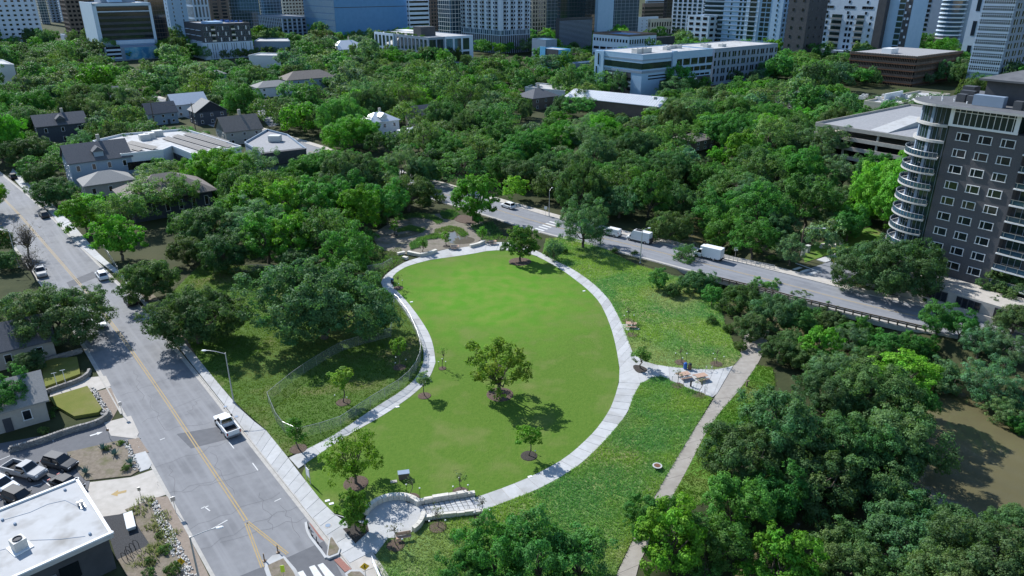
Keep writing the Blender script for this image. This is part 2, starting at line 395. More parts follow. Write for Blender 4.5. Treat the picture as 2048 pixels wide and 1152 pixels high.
BACK = smooth_line([(-200, 400), (-75, 266), (-32, 219.5), (-4, 191.5), (10, 177), (31, 160.8), (43.5, 149.6), (57, 138.5), (66.5, 129.5), (80, 120), (96, 110), (150, 76)])
back = tag(ribbon_sheet(MB(), BACK, -5.5, 5.5, .05).build('back_street', m_asphalt_far), 'grey street with a bridge beyond the park', kind='structure')
mb = ribbon_sheet(MB(), BACK[6:], -.22, -.10, .058); ribbon_sheet(mb, BACK[6:], .10, .22, .058); mb.build('yellow_line', m_yellow, back)
mb = MB(); ribbon(mb, BACK, -8.2, -5.5, -.1, .17); mb.build('pavement', m_conc_old, back)
mb = MB(); ribbon(mb, BACK, 5.5, 6.3, -.1, .17); mb.build('kerb', m_kerb, back)
mb = MB(); ribbon(mb, BACK, -8.3, 6.4, -.9, .02); mb.build('bridge_deck', m_conc_old, back)
side = [Vector((60.5, 139.5, 0)), Vector((72, 147.6, 0)), Vector((95, 163.5, 0)), Vector((128, 188, 0))]
sst = tag(ribbon_sheet(MB(), side, -3.9, 3.9, .062).build('side_street', m_asphalt_far), 'short grey side street with a striped crossing beside the curved tower', kind='structure')
mb = MB(); ribbon(mb, side[1:], -6.1, -3.9, -.1, .2); mb.build('pavement', m_conc, sst)
mb = MB(); ribbon(mb, side[1:], 3.9, 6.3, -.1, .2); mb.build('pavement', m_conc, sst)
dv = Vector((math.cos(math.radians(34)), math.sin(math.radians(34)), 0)); nv = Vector((-dv.y, dv.x, 0))
c0 = P(1605, 539)
for k_ in (-1, 0, 1):
    q = P(1600 + 15.5 * (k_ + 0) + 10, 542 + 4.5 * k_) ; MB().box((q.x, q.y, .07), (2.6, .8, .012), math.radians(34)).build('crossing_stripe', m_white, sst)
q = P(1617, 536); MB().box((q.x, q.y, .07), (.35, 6.6, .012), math.radians(34)).build('stop_line', m_white, sst)

# cracks, patches, parking ticks on the near street
def patch(pts, m, name, z=.009, parent=street): return MB().sheet(PX(pts), z).build(name, m, parent)
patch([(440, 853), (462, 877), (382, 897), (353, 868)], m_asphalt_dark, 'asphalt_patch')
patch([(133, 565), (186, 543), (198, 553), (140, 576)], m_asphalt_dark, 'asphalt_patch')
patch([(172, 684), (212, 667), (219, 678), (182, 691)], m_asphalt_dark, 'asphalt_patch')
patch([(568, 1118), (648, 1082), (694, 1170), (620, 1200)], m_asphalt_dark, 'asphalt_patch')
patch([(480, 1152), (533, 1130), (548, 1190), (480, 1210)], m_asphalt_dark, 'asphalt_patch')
random.seed(3)
mb = MB()
def crack(a, b, w=.042, wob=.5, n=9):
    a = P(*a); b = P(*b); d = (b - a); nn = Vector((-d.y, d.x, 0)).normalized(); pts = []
    for i in range(n + 1): pts.append(a.lerp(b, i / n) + nn * random.uniform(-wob, wob) * (0 if i in (0, n) else 1))
    for p, q in zip(pts[:-1], pts[1:]):
        t = (q - p).normalized(); s = Vector((-t.y, t.x, 0)) * w / 2
        mb.sheet([tuple((p - s)[:2]), tuple((q - s)[:2]), tuple((q + s)[:2]), tuple((p + s)[:2])], .0125 + random.random() * .002)
for a, b in [((310, 935), (450, 885)), ((330, 990), (470, 945)), ((365, 985), (520, 940)), ((378, 1060), (560, 985)), ((395, 1100), (600, 1010)),
             ((285, 845), (400, 795)), ((245, 790), (352, 752)), ((440, 1085), (610, 1035)), ((268, 740), (285, 800)), ((295, 790), (330, 860)),
             ((330, 860), (420, 845)), ((370, 830), (400, 800)), ((210, 735), (270, 715)), ((420, 905), (470, 990)), ((560, 1010), (600, 1075)), ((120, 590), (205, 560)), ((60, 470), (125, 440)),
             ((175, 650), (230, 625)), ((340, 930), (350, 990)), ((520, 985), (545, 1060))]:
    crack(a, b)
o = mb.build('crack_seal', m_tar, street); tag(o, kind='stuff')
for a, b in [((458, 884), (468, 897)), ((505, 926), (516, 941)), ((549, 1003), (562, 997)), ((434, 1052), (455, 1040)), ((408, 1013), (420, 1022)), ((402, 1017), (417, 1012)), ((423, 1058), (437, 1051)), ((320, 880), (330, 876))]:
    p = P(*a); q = P(*b); d = q - p
    MB().box(((p.x + q.x) / 2, (p.y + q.y) / 2, .012), (d.length, .12, .01), math.atan2(d.y, d.x)).build('parking_tick', m_white, street)
# double yellow splits around the island
for a, b in [((495, 1044), (575, 1108)), ((492, 1046), (525, 1135))]:
    p = P(*a); q = P(*b); d = q - p
    for s in (-.12, .12):
        nn = Vector((-d.y, d.x, 0)).normalized() * s
        MB().box(((p.x + q.x) / 2 + nn.x, (p.y + q.y) / 2 + nn.y, .017), (d.length, .12, .012), math.atan2(d.y, d.x)).build('yellow_line', m_yellow, street)
# crosswalk stripes
for pts in ([(635, 1130), (646, 1126), (690, 1175), (672, 1185)], [(618, 1134), (629, 1130), (668, 1185), (650, 1195)], [(592, 1146), (606, 1141), (640, 1195), (620, 1200)]):
    patch(pts, m_white, 'crossing_stripe', .016)
# traffic island
isl = tag(MB().prism(PX([(529, 1140), (532, 1125), (545, 1113), (560, 1110), (571, 1116), (592, 1140), (612, 1175), (545, 1185)]), 0, .16).build('traffic_island', m_conc), 'kerbed median island with dry planting and striped marker posts', 'traffic island')
MB().prism(PX([(536, 1133), (567, 1119), (587, 1146), (600, 1175), (552, 1180)]), .1, .20).build('planting', m_dirtbed, isl)
# curved white kerb lines of the bike bay
mb = MB(); bay = smooth_line(PX([(612, 1046), (614, 1062), (622, 1078), (640, 1100), (652, 1117)])); ribbon(mb, bay, -.14, .14, 0, .16); mb.build('bay_kerb', m_conc, street)
patch([(618, 1046), (634, 1052), (657, 1076), (654, 1085), (640, 1078)], m_red_brick, 'brick_gutter', .014)
# driveway, parkway and drives west of the street
drive = tag(MB().prism(PX([(180, 965), (262, 955), (305, 940), (332, 990), (300, 1000), (268, 1020), (205, 1040), (170, 1010)]), 0, .05).build('driveway', m_conc_old), 'cracked pale driveway with a faded arrow beside the white roof', kind='structure')
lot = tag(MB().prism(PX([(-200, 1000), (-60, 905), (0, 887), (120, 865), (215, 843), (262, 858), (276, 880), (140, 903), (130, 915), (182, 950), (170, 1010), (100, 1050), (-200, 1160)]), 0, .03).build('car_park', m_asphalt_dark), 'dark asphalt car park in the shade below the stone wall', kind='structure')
apron = tag(MB().prism(PX([(208, 846), (262, 832), (278, 866), (272, 878), (222, 872)]), .0, .06).build('drive_apron', m_conc_old), 'tan concrete drive apron below the lower stone wall', kind='structure')
apron2 = tag(MB().prism(PX([(100, 775), (160, 757), (212, 752), (222, 772), (190, 783), (100, 795)]), .0, .05).build('drive_apron', m_conc_old), 'narrow concrete drive between the two stone walled yards', kind='structure')
pk = tag(MB().prism(PX([(195, 783), (222, 776), (238, 815), (218, 850), (206, 820)]), 0, .055).build('parkway', m_parkway), 'brown gravel strip between white rubble and the kerb', kind='structure')
pk2 = tag(MB().prism(PX([(305, 996), (335, 993), (412, 1140), (440, 1200), (395, 1200), (370, 1140)]), 0, .055).build('parkway', m_parkway), 'long brown gravel strip beside the kerb at the bottom', kind='structure')
tag(MB().prism(PX([(255, 880), (278, 876), (298, 905), (268, 908)]), 0, .055).build('parkway', m_parkway), 'small brown gravel patch above the curved pavement corner', kind='structure')
tag(MB().prism(PX([(266, 910), (291, 903), (304, 928), (298, 938), (280, 944)]), 0, .07).build('pavement_corner', m_conc), 'pale rounded concrete corner beside the driveway mouth', kind='structure')
bed = tag(MB().prism(PX([(134, 905), (150, 902), (246, 880), (262, 905), (278, 942), (262, 952), (172, 962), (160, 950)]), 0, .10).build('planting_bed', m_dirtbed), 'dry planting bed with agaves beside the driveway', kind='structure')
bed2 = tag(MB().prism(PX([(250, 1020), (298, 1002), (315, 1040), (350, 1105), (392, 1180), (270, 1180), (236, 1120), (300, 1090), (262, 1032)]), 0, .10).build('planting_bed', m_dirtbed), 'dry planting bed along the white rubble edge', kind='structure')
gcourt = tag(MB().prism(PX([(206, 1034), (262, 1026), (312, 1090), (234, 1122)]), 0, .06).build('gravel_court', m_gravel_dk), 'dark gravel court with a pale bench and bike racks', kind='structure')
yard1 = tag(MB().prism(PX([(100, 800), (176, 777), (205, 822), (198, 830), (150, 838), (110, 815)]), 0, .5).build('yard', m_yard), 'dry mown yard behind white rubble and a stone wall', kind='structure')
yard2 = tag(MB().prism(PX([(85, 745), (95, 722), (155, 718), (162, 752), (92, 778)]), 0, .45).build('yard', m_yard), 'shaded small yard with clothes line posts', kind='structure')
for pts, c in (([(183, 925), (205, 918)], 0),):
    pass
def arrow(tail, head, m, name, parent, w=.25, z=.06):
    t = P(*tail); h = P(*head); d = (h - t); L = d.length; d.normalize(); s = Vector((-d.y, d.x, 0)); k = h - d * min(1.2, L * .45)
    pts = [t + s * w, k + s * w, k + s * w * 2.6, h, k - s * w * 2.6, k - s * w, t - s * w]
    MB().sheet([(p.x, p.y) for p in pts], z).build(name, m, parent)
arrow((253, 983), (222, 990), m_yellow, 'painted_arrow', drive)
arrow((180, 872), (206, 864), m_white, 'painted_arrow', lot, .15, .04)
for a, b in [((98, 867), (107, 883)), ((0, 920), (20, 912)), ((60, 975), (84, 968)), ((85, 960), (100, 972))]:
    p = P(*a); q = P(*b); d = q - p
    MB().box(((p.x + q.x) / 2, (p.y + q.y) / 2, .037), (d.length, .11, .01), math.atan2(d.y, d.x)).build('parking_tick', m_white, lot)

# ------------------------------------------------------------------ park surfaces
LAWN_PX = [(597, 938), (662, 893), (709, 864), (774, 828), (837, 783), (862, 753), (871, 726), (868, 696), (859, 668), (839, 636), (812, 601),
           (789, 578), (783, 566), (786, 551), (812, 533), (862, 520), (937, 510), (987, 500), (1040, 503), (1074, 513), (1124, 540), (1154, 563), (1171, 576), (1199, 603),
           (1219, 646), (1231, 688), (1239, 736), (1238, 766), (1226, 808), (1209, 838), (1189, 864), (1169, 884), (1136, 914), (1081, 946),
           (1024, 971), (947, 998), (900, 1004), (835, 1003), (800, 996), (762, 1002), (735, 1016), (722, 1038), (690, 1033), (659, 1024), (625, 985)]
def smooth_px(l, it=1):
    w = PX(l); n = len(w); out = w
    for _ in range(it):
        out = [q for a, b in zip(out, out[1:] + out[:1]) for q in ((a[0] * .75 + b[0] * .25, a[1] * .75 + b[1] * .25), (a[0] * .25 + b[0] * .75, a[1] * .25 + b[1] * .75))]
    return out
lawn_poly = PX(LAWN_PX)
tag(MB().prism(smooth_px(LAWN_PX), 0, .10).build('lawn', m_lawn), 'bright mown oval lawn inside the loop path', kind='structure')
MEADOW_A = [(1085, 508), (1106, 520), (1144, 538), (1174, 558), (1196, 576), (1221, 603), (1236, 633), (1244, 650), (1256, 688), (1266, 708), (1286, 723),
            (1311, 731), (1356, 737), (1424, 741), (1446, 738), (1466, 733), (1484, 712), (1468, 690), (1450, 650), (1440, 610), (1428, 574), (1345, 552), (1274, 531), (1200, 494), (1135, 474), (1092, 478)]
MEADOW_B = [(1281, 768), (1306, 755), (1324, 753), (1349, 766), (1399, 786), (1425, 798), (1386, 863), (1346, 929), (1309, 994), (1285, 1040), (1235, 1140), (1210, 1260), (760, 1260),
            (752, 1110), (775, 1075), (800, 1070), (840, 1052), (900, 1036), (962, 1024), (1024, 1000), (1074, 981), (1124, 954), (1159, 931), (1199, 894), (1226, 864), (1256, 826), (1266, 793)]
GRASS_L = [(536, 866), (574, 914), (632, 891), (682, 863), (747, 818), (807, 781), (834, 756), (847, 726), (848, 701), (837, 671), (817, 633), (787, 591), (762, 574), (762, 556), (700, 548),
           (520, 532), (400, 530), (330, 600), (380, 690), (404, 732), (472, 806)]
tag(MB().prism(PX(MEADOW_A), 0, .10).build('meadow', m_meadow), 'tall meadow between the loop path and the back street', kind='structure')
tag(MB().prism(PX(MEADOW_B), 0, .10).build('meadow', m_meadow), 'tall meadow between the loop path and the tan trail', kind='structure')
tag(MB().prism(PX(GRASS_L), 0, .10).build('rough_grass', m_grassL), 'patchy rough grass around the fenced enclosure', kind='structure')
tag(MB().prism(PX([(1514, 731), (1489, 766), (1421, 846), (1379, 931), (1336, 1009), (1400, 1010), (1470, 930), (1500, 850), (1550, 770), (1545, 735)]), 0, .05).build('grass_verge', m_strip), 'bright green verge right of the tan trail', kind='structure')
tag(MB().prism(PX([(238, 546), (262, 545), (420, 700), (400, 736), (330, 640)]), 0, .06).build('dirt_verge', m_dirtbed), 'bare dirt strip under the street trees by the kerb', kind='structure')
tag(MB().prism(PX([(1600, 500), (1690, 470), (1740, 455), (1790, 480), (1700, 495), (1610, 525)]), 0, .06).build('grass_verge', m_strip), 'sunlit grass by the side street below the garage trees', kind='structure')

def slabs(parent, inner, outer, n, z=.125, name='slab', m=m_conc, gap=.06):
    a = resample(smooth_line(PX(inner), 1), n); b = resample(smooth_line(PX(outer), 1), n)
    for i in range(n):
        q = [a[i], b[i], b[i + 1], a[i + 1]]
        t0 = (a[i + 1] - a[i]).normalized() * gap / 2; t1 = (b[i + 1] - b[i]).normalized() * gap / 2
        q = [a[i] + t0, b[i] + t1, b[i + 1] - t1, a[i + 1] - t0]
        MB().prism([(p.x, p.y) for p in q], .0, z + random.uniform(-.004, .004)).build(name, m, parent)
    mbb = MB()
    for i in range(n): mbb.sheet([(p.x, p.y) for p in (a[i], b[i], b[i + 1], a[i + 1])], z - .03)
    mbb.build('joint_bed', m_kerb, parent)
path = empty('loop_path', kind='structure', label='pale concrete loop path around the lawn')
IA = [(597, 938), (662, 893), (709, 864), (774, 828), (837, 783), (862, 753), (871, 726)]
OA = [(578, 917), (632, 891), (682, 863), (747, 818), (807, 781), (834, 756), (847, 726)]
IB = [(871, 726), (868, 696), (859, 668), (839, 636), (812, 601), (789, 578), (783, 566)]
OB = [(847, 726), (848, 701), (837, 671), (817, 633), (787, 591), (765, 576), (762, 566)]
slabs(path, IA, OA, 17); slabs(path, IB, OB, 15)
slabs(path, [(783, 566), (786, 551), (812, 533), (862, 520)], [(762, 566), (768, 553), (787, 538), (815, 522), (850, 513)], 9)
slabs(path, [(862, 520), (937, 510), (987, 500), (1040, 503), (1074, 513)], [(850, 513), (874, 503), (897, 498), (937, 495), (967, 488), (1000, 484), (1040, 488), (1085, 508)], 10)
slabs(path, [(1074, 513), (1124, 540), (1154, 563), (1171, 576), (1199, 603), (1219, 646), (1231, 688), (1239, 736)],
      [(1085, 508), (1106, 520), (1144, 538), (1174, 558), (1196, 576), (1221, 603), (1236, 633), (1244, 648), (1251, 668), (1266, 708)], 20)
slabs(path, [(1239, 736), (1238, 766)], [(1266, 708), (1281, 768)], 2)
slabs(path, [(1238, 766), (1226, 808), (1209, 838), (1189, 864), (1169, 884), (1136, 914), (1081, 946), (1024, 971), (947, 998)],
      [(1281, 768), (1266, 793), (1256, 826), (1226, 864), (1199, 894), (1159, 931), (1124, 954), (1074, 981), (1024, 1000), (962, 1024)], 19)
plaza = empty('picnic_plaza', kind='structure', label='pale concrete picnic plaza joining the loop to the trail')
slabs(plaza, [(1281, 768), (1306, 755), (1324, 753), (1349, 766), (1399, 786), (1425, 798), (1434, 788)],
      [(1266, 708), (1286, 723), (1311, 731), (1356, 737), (1424, 741), (1446, 738), (1466, 733)], 10)
slabs(path, [(1244, 650), (1250, 662)], [(1268, 646), (1278, 661)], 1)
trail = empty('trail', kind='structure', label='tan asphalt trail running beside the meadow')
slabs(trail, [(1210, 1210), (1232, 1150), (1266, 1080), (1309, 994), (1346, 929), (1386, 863), (1434, 788), (1466, 733), (1485, 700), (1490, 660)],
      [(1262, 1190), (1271, 1145), (1300, 1080), (1336, 1009), (1379, 931), (1421, 846), (1478, 782), (1514, 731), (1530, 700), (1540, 660)], 16, .07, m=m_trail, gap=.05)
# pavement beside the near street
pave = empty('pavement', kind='structure', label='pale concrete pavement between the street and the park')
slabs(pave, [(240, 553), (300, 625), (362, 700), (394, 742), (436, 795), (470, 838), (512, 893)], [(247, 550), (312, 625), (380, 698), (412, 738), (466, 803), (500, 838), (532, 862)], 24, .15)
slabs(pave, [(512, 893), (562, 956), (622, 1035), (660, 1082), (700, 1128)], [(532, 862), (574, 914), (594, 941), (659, 1024), (700, 1050), (745, 1105)], 15, .15)
slabs(pave, [(700, 1128), (706, 1150), (735, 1200)], [(745, 1105), (760, 1125), (800, 1190)], 3, .15, m=m_conc_old)
slabs(pave, [(20, 348), (44, 378), (89, 413), (134, 466), (178, 510), (238, 553)], [(26, 338), (60, 370), (110, 412), (160, 465), (196, 508), (247, 550)], 22, .15)
tag(MB().prism(PX([(668, 1122), (690, 1146), (703, 1140), (680, 1117)]), .1, .158).build('tactile_paving', m_red_brick), 'brick red tactile strip at the crossing', kind='structure')
for pts, nm, lab in (([(653, 1118), (660, 1074), (664, 1072), (682, 1100), (678, 1112), (658, 1120)], 'kerb_planter', 'triangular kerbed planter at the crossing corner'),
                     ([(690, 1150), (700, 1143), (722, 1143), (740, 1160), (730, 1190), (700, 1180)], 'kerb_planter', 'half hidden kerbed planter by the yellow warning sign')):
    o = tag(MB().prism(PX(pts), 0, .26).build(nm, m_conc), lab, 'planter')
    c = (sum(p[0] for p in pts) / len(pts), sum(p[1] for p in pts) / len(pts))
    MB().prism(PX([(c[0] + (x - c[0]) * .78, c[1] + (y - c[1]) * .78) for x, y in pts]), .2, .285).build('planting', m_dirtbed, o)
# round lower plaza, its walls and the stair
PC = P(788, 1038); PR = 3.3
rp = tag(MB().prism([(PC.x + PR * math.cos(t), PC.y + PR * math.sin(t)) for t in np.linspace(0, 2 * math.pi, 40, endpoint=False)], 0, .165).build('round_plaza', m_conc), 'round white concrete plaza at the foot of the steps', kind='structure')
tag(MB().prism(PX([(660, 1028), (720, 1043), (745, 1046), (752, 1062), (735, 1050), (690, 1062), (700, 1088), (745, 1106), (752, 1110), (780, 1074), (760, 1060)]), 0, .157).build('plaza_apron', m_conc), 'pale apron linking the pavement to the round plaza', kind='structure')
tag(MB().prism(PX([(686, 1060), (734, 1048), (738, 1064), (711, 1089)]), .1, .20).build('mulch_bed', m_mulch_dk), 'dark triangular mulch bed between pavement and round plaza', kind='structure')

def block_wall(name, label, a0, a1, n, r, h, th, c, mat, courses=1):
    w = empty(name, (c.x, c.y, 0), 0, label, 'wall')
    for k in range(courses):
        for i in range(n):
            t0 = a0 + (a1 - a0) * i / n + .006; t1 = a0 + (a1 - a0) * (i + 1) / n - .006
            poly = [(r * math.cos(t), r * math.sin(t)) for t in np.linspace(t0, t1, 3)] + [((r + th) * math.cos(t), (r + th) * math.sin(t)) for t in np.linspace(t1, t0, 3)]
            MB().prism(poly, .1 + k * h / courses + .01 * k, .1 + (k + 1) * h / courses + random.uniform(-.02, .02)).build('stone_block', mat, w)
    return w
block_wall('curved_stone_wall', 'white curved limestone seat wall behind the round plaza', math.radians(38), math.radians(172), 11, PR - .15, .75, .6, PC, m_limestone)
block_wall('curved_stone_wall', 'short curved limestone wall on the downhill side of the plaza', math.radians(-42), math.radians(8), 4, PR - .1, .7, .5, PC, m_limestone)
# stair
stair = empty('stair', kind='structure', label='broad pale steps between stepped stone cheeks')
SI = PX([(836, 1014), (950, 997)]); SO = PX([(848, 1036), (965, 1023)])
n = 11
for i in range(n):
    f0, f1 = i / n, (i + 1) / n - .012
    l = lambda a, b, f: (a[0] + (b[0] - a[0]) * f, a[1] + (b[1] - a[1]) * f)
    MB().prism([l(*SI, f0), l(*SO, f0), l(*SO, f1), l(*SI, f1)], 0, .17 + .015 * i).build('step', m_conc, stair)
for line, lab, hs in (((832, 1010, 950, 992), 'stepped stone cheek wall on the lawn side of the stair', (.62, .70, .85, .78, .85, .6)), ((848, 1040, 966, 1027), 'stepped stone cheek wall on the meadow side of the stair', (.5, .58, .66, .6, .66, .5))):
    a = P(line[0], line[1]); b = P(line[2], line[3]); d = b - a; rz = math.atan2(d.y, d.x)
    w = empty('stair_wall', (a.x, a.y, 0), rz, lab, 'wall'); L = d.length; x = 0
    for k, (fr, h) in enumerate(zip((.14, .14, .27, .14, .17, .14), hs)):
        for c in range(2 if h > .6 else 1):
            hh = h / (2 if h > .6 else 1)
            MB().box((x + L * fr / 2, 0, .1 + hh * (c + .5)), (L * fr - .03, .5, hh - .02)).build('stone_block', m_limestone, w)
        x += L * fr
    mbh = MB()
    for k in range(6): mbh.tube((L * (k + .5) / 6, -.45 if 'lawn' in lab else .45, .1), (L * (k + .5) / 6, -.45 if 'lawn' in lab else .45, 1.05), .025)
    mbh.tube((L * .08, -.45 if 'lawn' in lab else .45, 1.05), (L * .92, -.45 if 'lawn' in lab else .45, 1.05), .025); mbh.build('handrail', m_metal, w)
# rain garden
tag(MB().prism(PX([(742, 470), (790, 440), (850, 430), (900, 425), (960, 440), (985, 470), (990, 484), (967, 488), (937, 494), (897, 497), (872, 503), (822, 510), (760, 500)]), 0, .06).build('rain_garden_soil', m_soil), 'bare brown soil of the rain garden above the lawn', kind='structure')
for pts, lab in (([(893, 465), (915, 462), (930, 472), (952, 478), (945, 487), (905, 490), (895, 480)], 'brown shallow pool in the rain garden near the seat walls'),
                 ([(800, 468), (838, 462), (846, 466), (815, 475), (785, 478)], 'narrow shallow pool in the left of the rain garden')):
    tag(MB().sheet(smooth_px(pts, 2), .068).build('garden_pool', m_pool), lab, kind='structure')
tag(MB().prism(smooth_px([(905, 442), (915, 430), (940, 432), (960, 445), (940, 450)], 2), 0, .16).build('mulch_bed', m_mulch), 'large mulch bed beside the rain garden', kind='structure')
def seat_wall(px, th, h, lab, n):
    pts = resample(PX(px), n); w = empty('seat_wall', (pts[0].x, pts[0].y, 0), 0, lab, 'wall'); o = Vector((pts[0].x, pts[0].y, 0))
    a = offset_line(pts, -th / 2); b = offset_line(pts, th / 2)
    for i in range(n):
        for c in range(2):
            q = [a[i], b[i], b[i + 1], a[i + 1]]; g = (a[i + 1] - a[i]).normalized() * .02
            q = [(p + g - o if j < 2 else p - g - o) for j, p in enumerate(q)]
            MB().prism([(p.x, p.y) for p in q], .1 + c * h / 2 + .012 * c, .1 + (c + 1) * h / 2 + random.uniform(-.02, .02)).build('stone_block', m_limestone, w)
seat_wall([(816, 509), (840, 514), (858, 511), (873, 505)], .75, .75, 'long curved limestone seat wall beside the rain garden', 7)
seat_wall([(795, 511), (810, 508)], .8, .6, 'short limestone seat wall, upper of the pair on the left', 3)
seat_wall([(806, 518), (815, 520)], .8, .6, 'short limestone seat wall, lower of the pair on the left', 2)
seat_wall([(940, 496), (955, 493), (968, 487)], .75, .75, 'limestone seat wall right of the picnic table by the rain garden', 4)
# ------------------------------------------------------------------ buildings
G0 = math.radians(38)
FOOT = []        # footprints (polygons) that trees keep out of
CLEAR = []       # (x0, y0, x1, y1, Y): parts of the view where a nearer tree would hide a building the photograph shows
def sol(C, dx, dy, zx, px):
    k = (px - 1024) / F
    return (C[0] - k * (C[1] * CP + (CAMH - zx) * SP)) / (k * dy * CP - dx)
def GB(name, label, xl, xc, yc, xr, zx, h, wall, roof=None, g=38, a=None, b=None, parapet=.9, cat='building', z0=0.0, Y=None, par_mat=None, Yc=None):
    """rectangular block on the street grid: xl, xc, xr are its left end, near corner and right end at height zx"""
    g = math.radians(g)
    if Yc:                                    # the corner is placed by its distance and sight line instead
        u, dn, fw = ray(xc, yc); t = Yc / fw; C = Vector((u * t, Yc, 0)); zx = CAMH - dn * t
    else: C = P(xc, yc, zx)
    e1 = (math.cos(g), math.sin(g)); e2 = (-e1[1], e1[0])
    if a is None: a = sol(C, *e1, zx, xr)
    if b is None: b = sol(C, *e2, zx, xl)
    a = min(max(a, 4), 140); b = min(max(b, 4), 140)
    r = empty(name, (C.x, C.y, 0), g, label, cat); r['a'] = a; r['b'] = b
    MB().prism([(0, 0), (a, 0), (a, b), (0, b)], z0, h, bottom=False).build('wall', wall, r)
    rf = MB().sheet([(.3, .3), (a - .3, .3), (a - .3, b - .3), (.3, b - .3)], h + .02).build('roof', roof or m_roofwhite, r)
    if parapet:
        m = MB(); t = .35
        for c, d in (((a / 2, t / 2 - .02), (a + .04, t)), ((a / 2, b - t / 2 + .02), (a + .04, t)), ((t / 2 - .02, b / 2), (t, b - 2 * t)), ((a - t / 2 + .02, b / 2), (t, b - 2 * t))):
            m.box((c[0], c[1], h + parapet / 2 - .01), (d[0], d[1], parapet))
        m.build('parapet', par_mat or wall, r)
    w = [Vector((C.x + e1[0] * p + e2[0] * q, C.y + e1[1] * p + e2[1] * q, 0)) for p, q in ((0, 0), (a, 0), (a, b), (0, b))]
    FOOT.append([(p.x, p.y) for p in w])
    return r, a, b
def cell(face, u, z, w, h, d, out=0.0):
    """centre and size of a block on a face: 1 = the face along +x (looks to -y), 2 = the face along +y (looks to -x)"""
    if face == 1: return (u, -d / 2 + .04 - out, z), (w, d, h)
    return (-d / 2 + .04 - out, u, z), (d, w, h)
def fac(mb, face, u0, u1, z0, z1, cols, rows, wf, hf, d=.16, m=0, out=0.0, skip=None, uo=.5, zo=.5):
    cw = (u1 - u0) / cols; rh = (z1 - z0) / rows
    for j in range(rows):
        for i in range(cols):
            if skip and skip(i, j): continue
            c, s = cell(face, u0 + cw * (i + uo), z0 + rh * (j + zo), cw * wf, rh * hf, d, out); mb.box(c, s, 0, m)
    return mb
_wm = {}
def win_mesh(w, h, face, fm, gm, mull, fw, sill):
    key = (round(w, 2), round(h, 2), face, fm.name, gm.name, mull, fw)
    if key not in _wm:
        f = MB()
        for c, s in (((0, 0, h / 2 - fw / 2), (w, .2, fw)), ((0, 0, -h / 2 + fw / 2), (w + (.16 if sill else 0), .26 if sill else .2, fw)), ((-w / 2 + fw / 2, 0, 0), (fw, .2, h - 2 * fw)), ((w / 2 - fw / 2, 0, 0), (fw, .2, h - 2 * fw))):
            f.box(c if face == 1 else (c[1], c[0], c[2]), s if face == 1 else (s[1], s[0], s[2]))
        for k in mull:
            c, s = ((-w / 2 + w * k, 0, 0), (fw, .17, h - 2 * fw)); f.box(c if face == 1 else (c[1], c[0], c[2]), s if face == 1 else (s[1], s[0], s[2]))
        g = MB(); c, s = (0, .02, 0), (w - 2 * fw, .1, h - 2 * fw)
        g.box(c if face == 1 else (c[1], c[0], c[2]), s if face == 1 else (s[1], s[0], s[2]))
        _wm[key] = (f.mesh('window', fm), g.mesh('pane', gm))
    return _wm[key]
def window(root, face, u, z, w, h, fm=None, gm=None, mull=(), fw=.1, sill=True, at=0.0):
    a, b = win_mesh(w, h, face, fm or m_trim, gm or m_glass, tuple(mull), fw, sill)
    o = link('window', a, root, (u, at - .04, z) if face == 1 else (at - .04, u, z)); link('pane', b, o); return o
def wins(root, face, u0, u1, z0, z1, cols, rows, w, h, skip=None, **k):
    cw = (u1 - u0) / cols; rh = (z1 - z0) / rows
    for j in range(rows):
        for i in range(cols):
            if skip and skip(i, j): continue
            window(root, face, u0 + cw * (i + .5), z0 + rh * (j + .5), w, h, **k)
def stuff(o): o['kind'] = 'stuff'; return o
def hvac(root, pts, z, s=(2.6, 2.0, 1.5)):
    for x, y in pts:
        o = MB().box((x, y, z + s[2] / 2), s).build('roof_unit', m_hvac, root)
        MB().lathe([(.5, 0), (.5, .12), (.42, .14)], (x, y, z + s[2] + .01), 12).build('fan', m_stucco_dk, o)

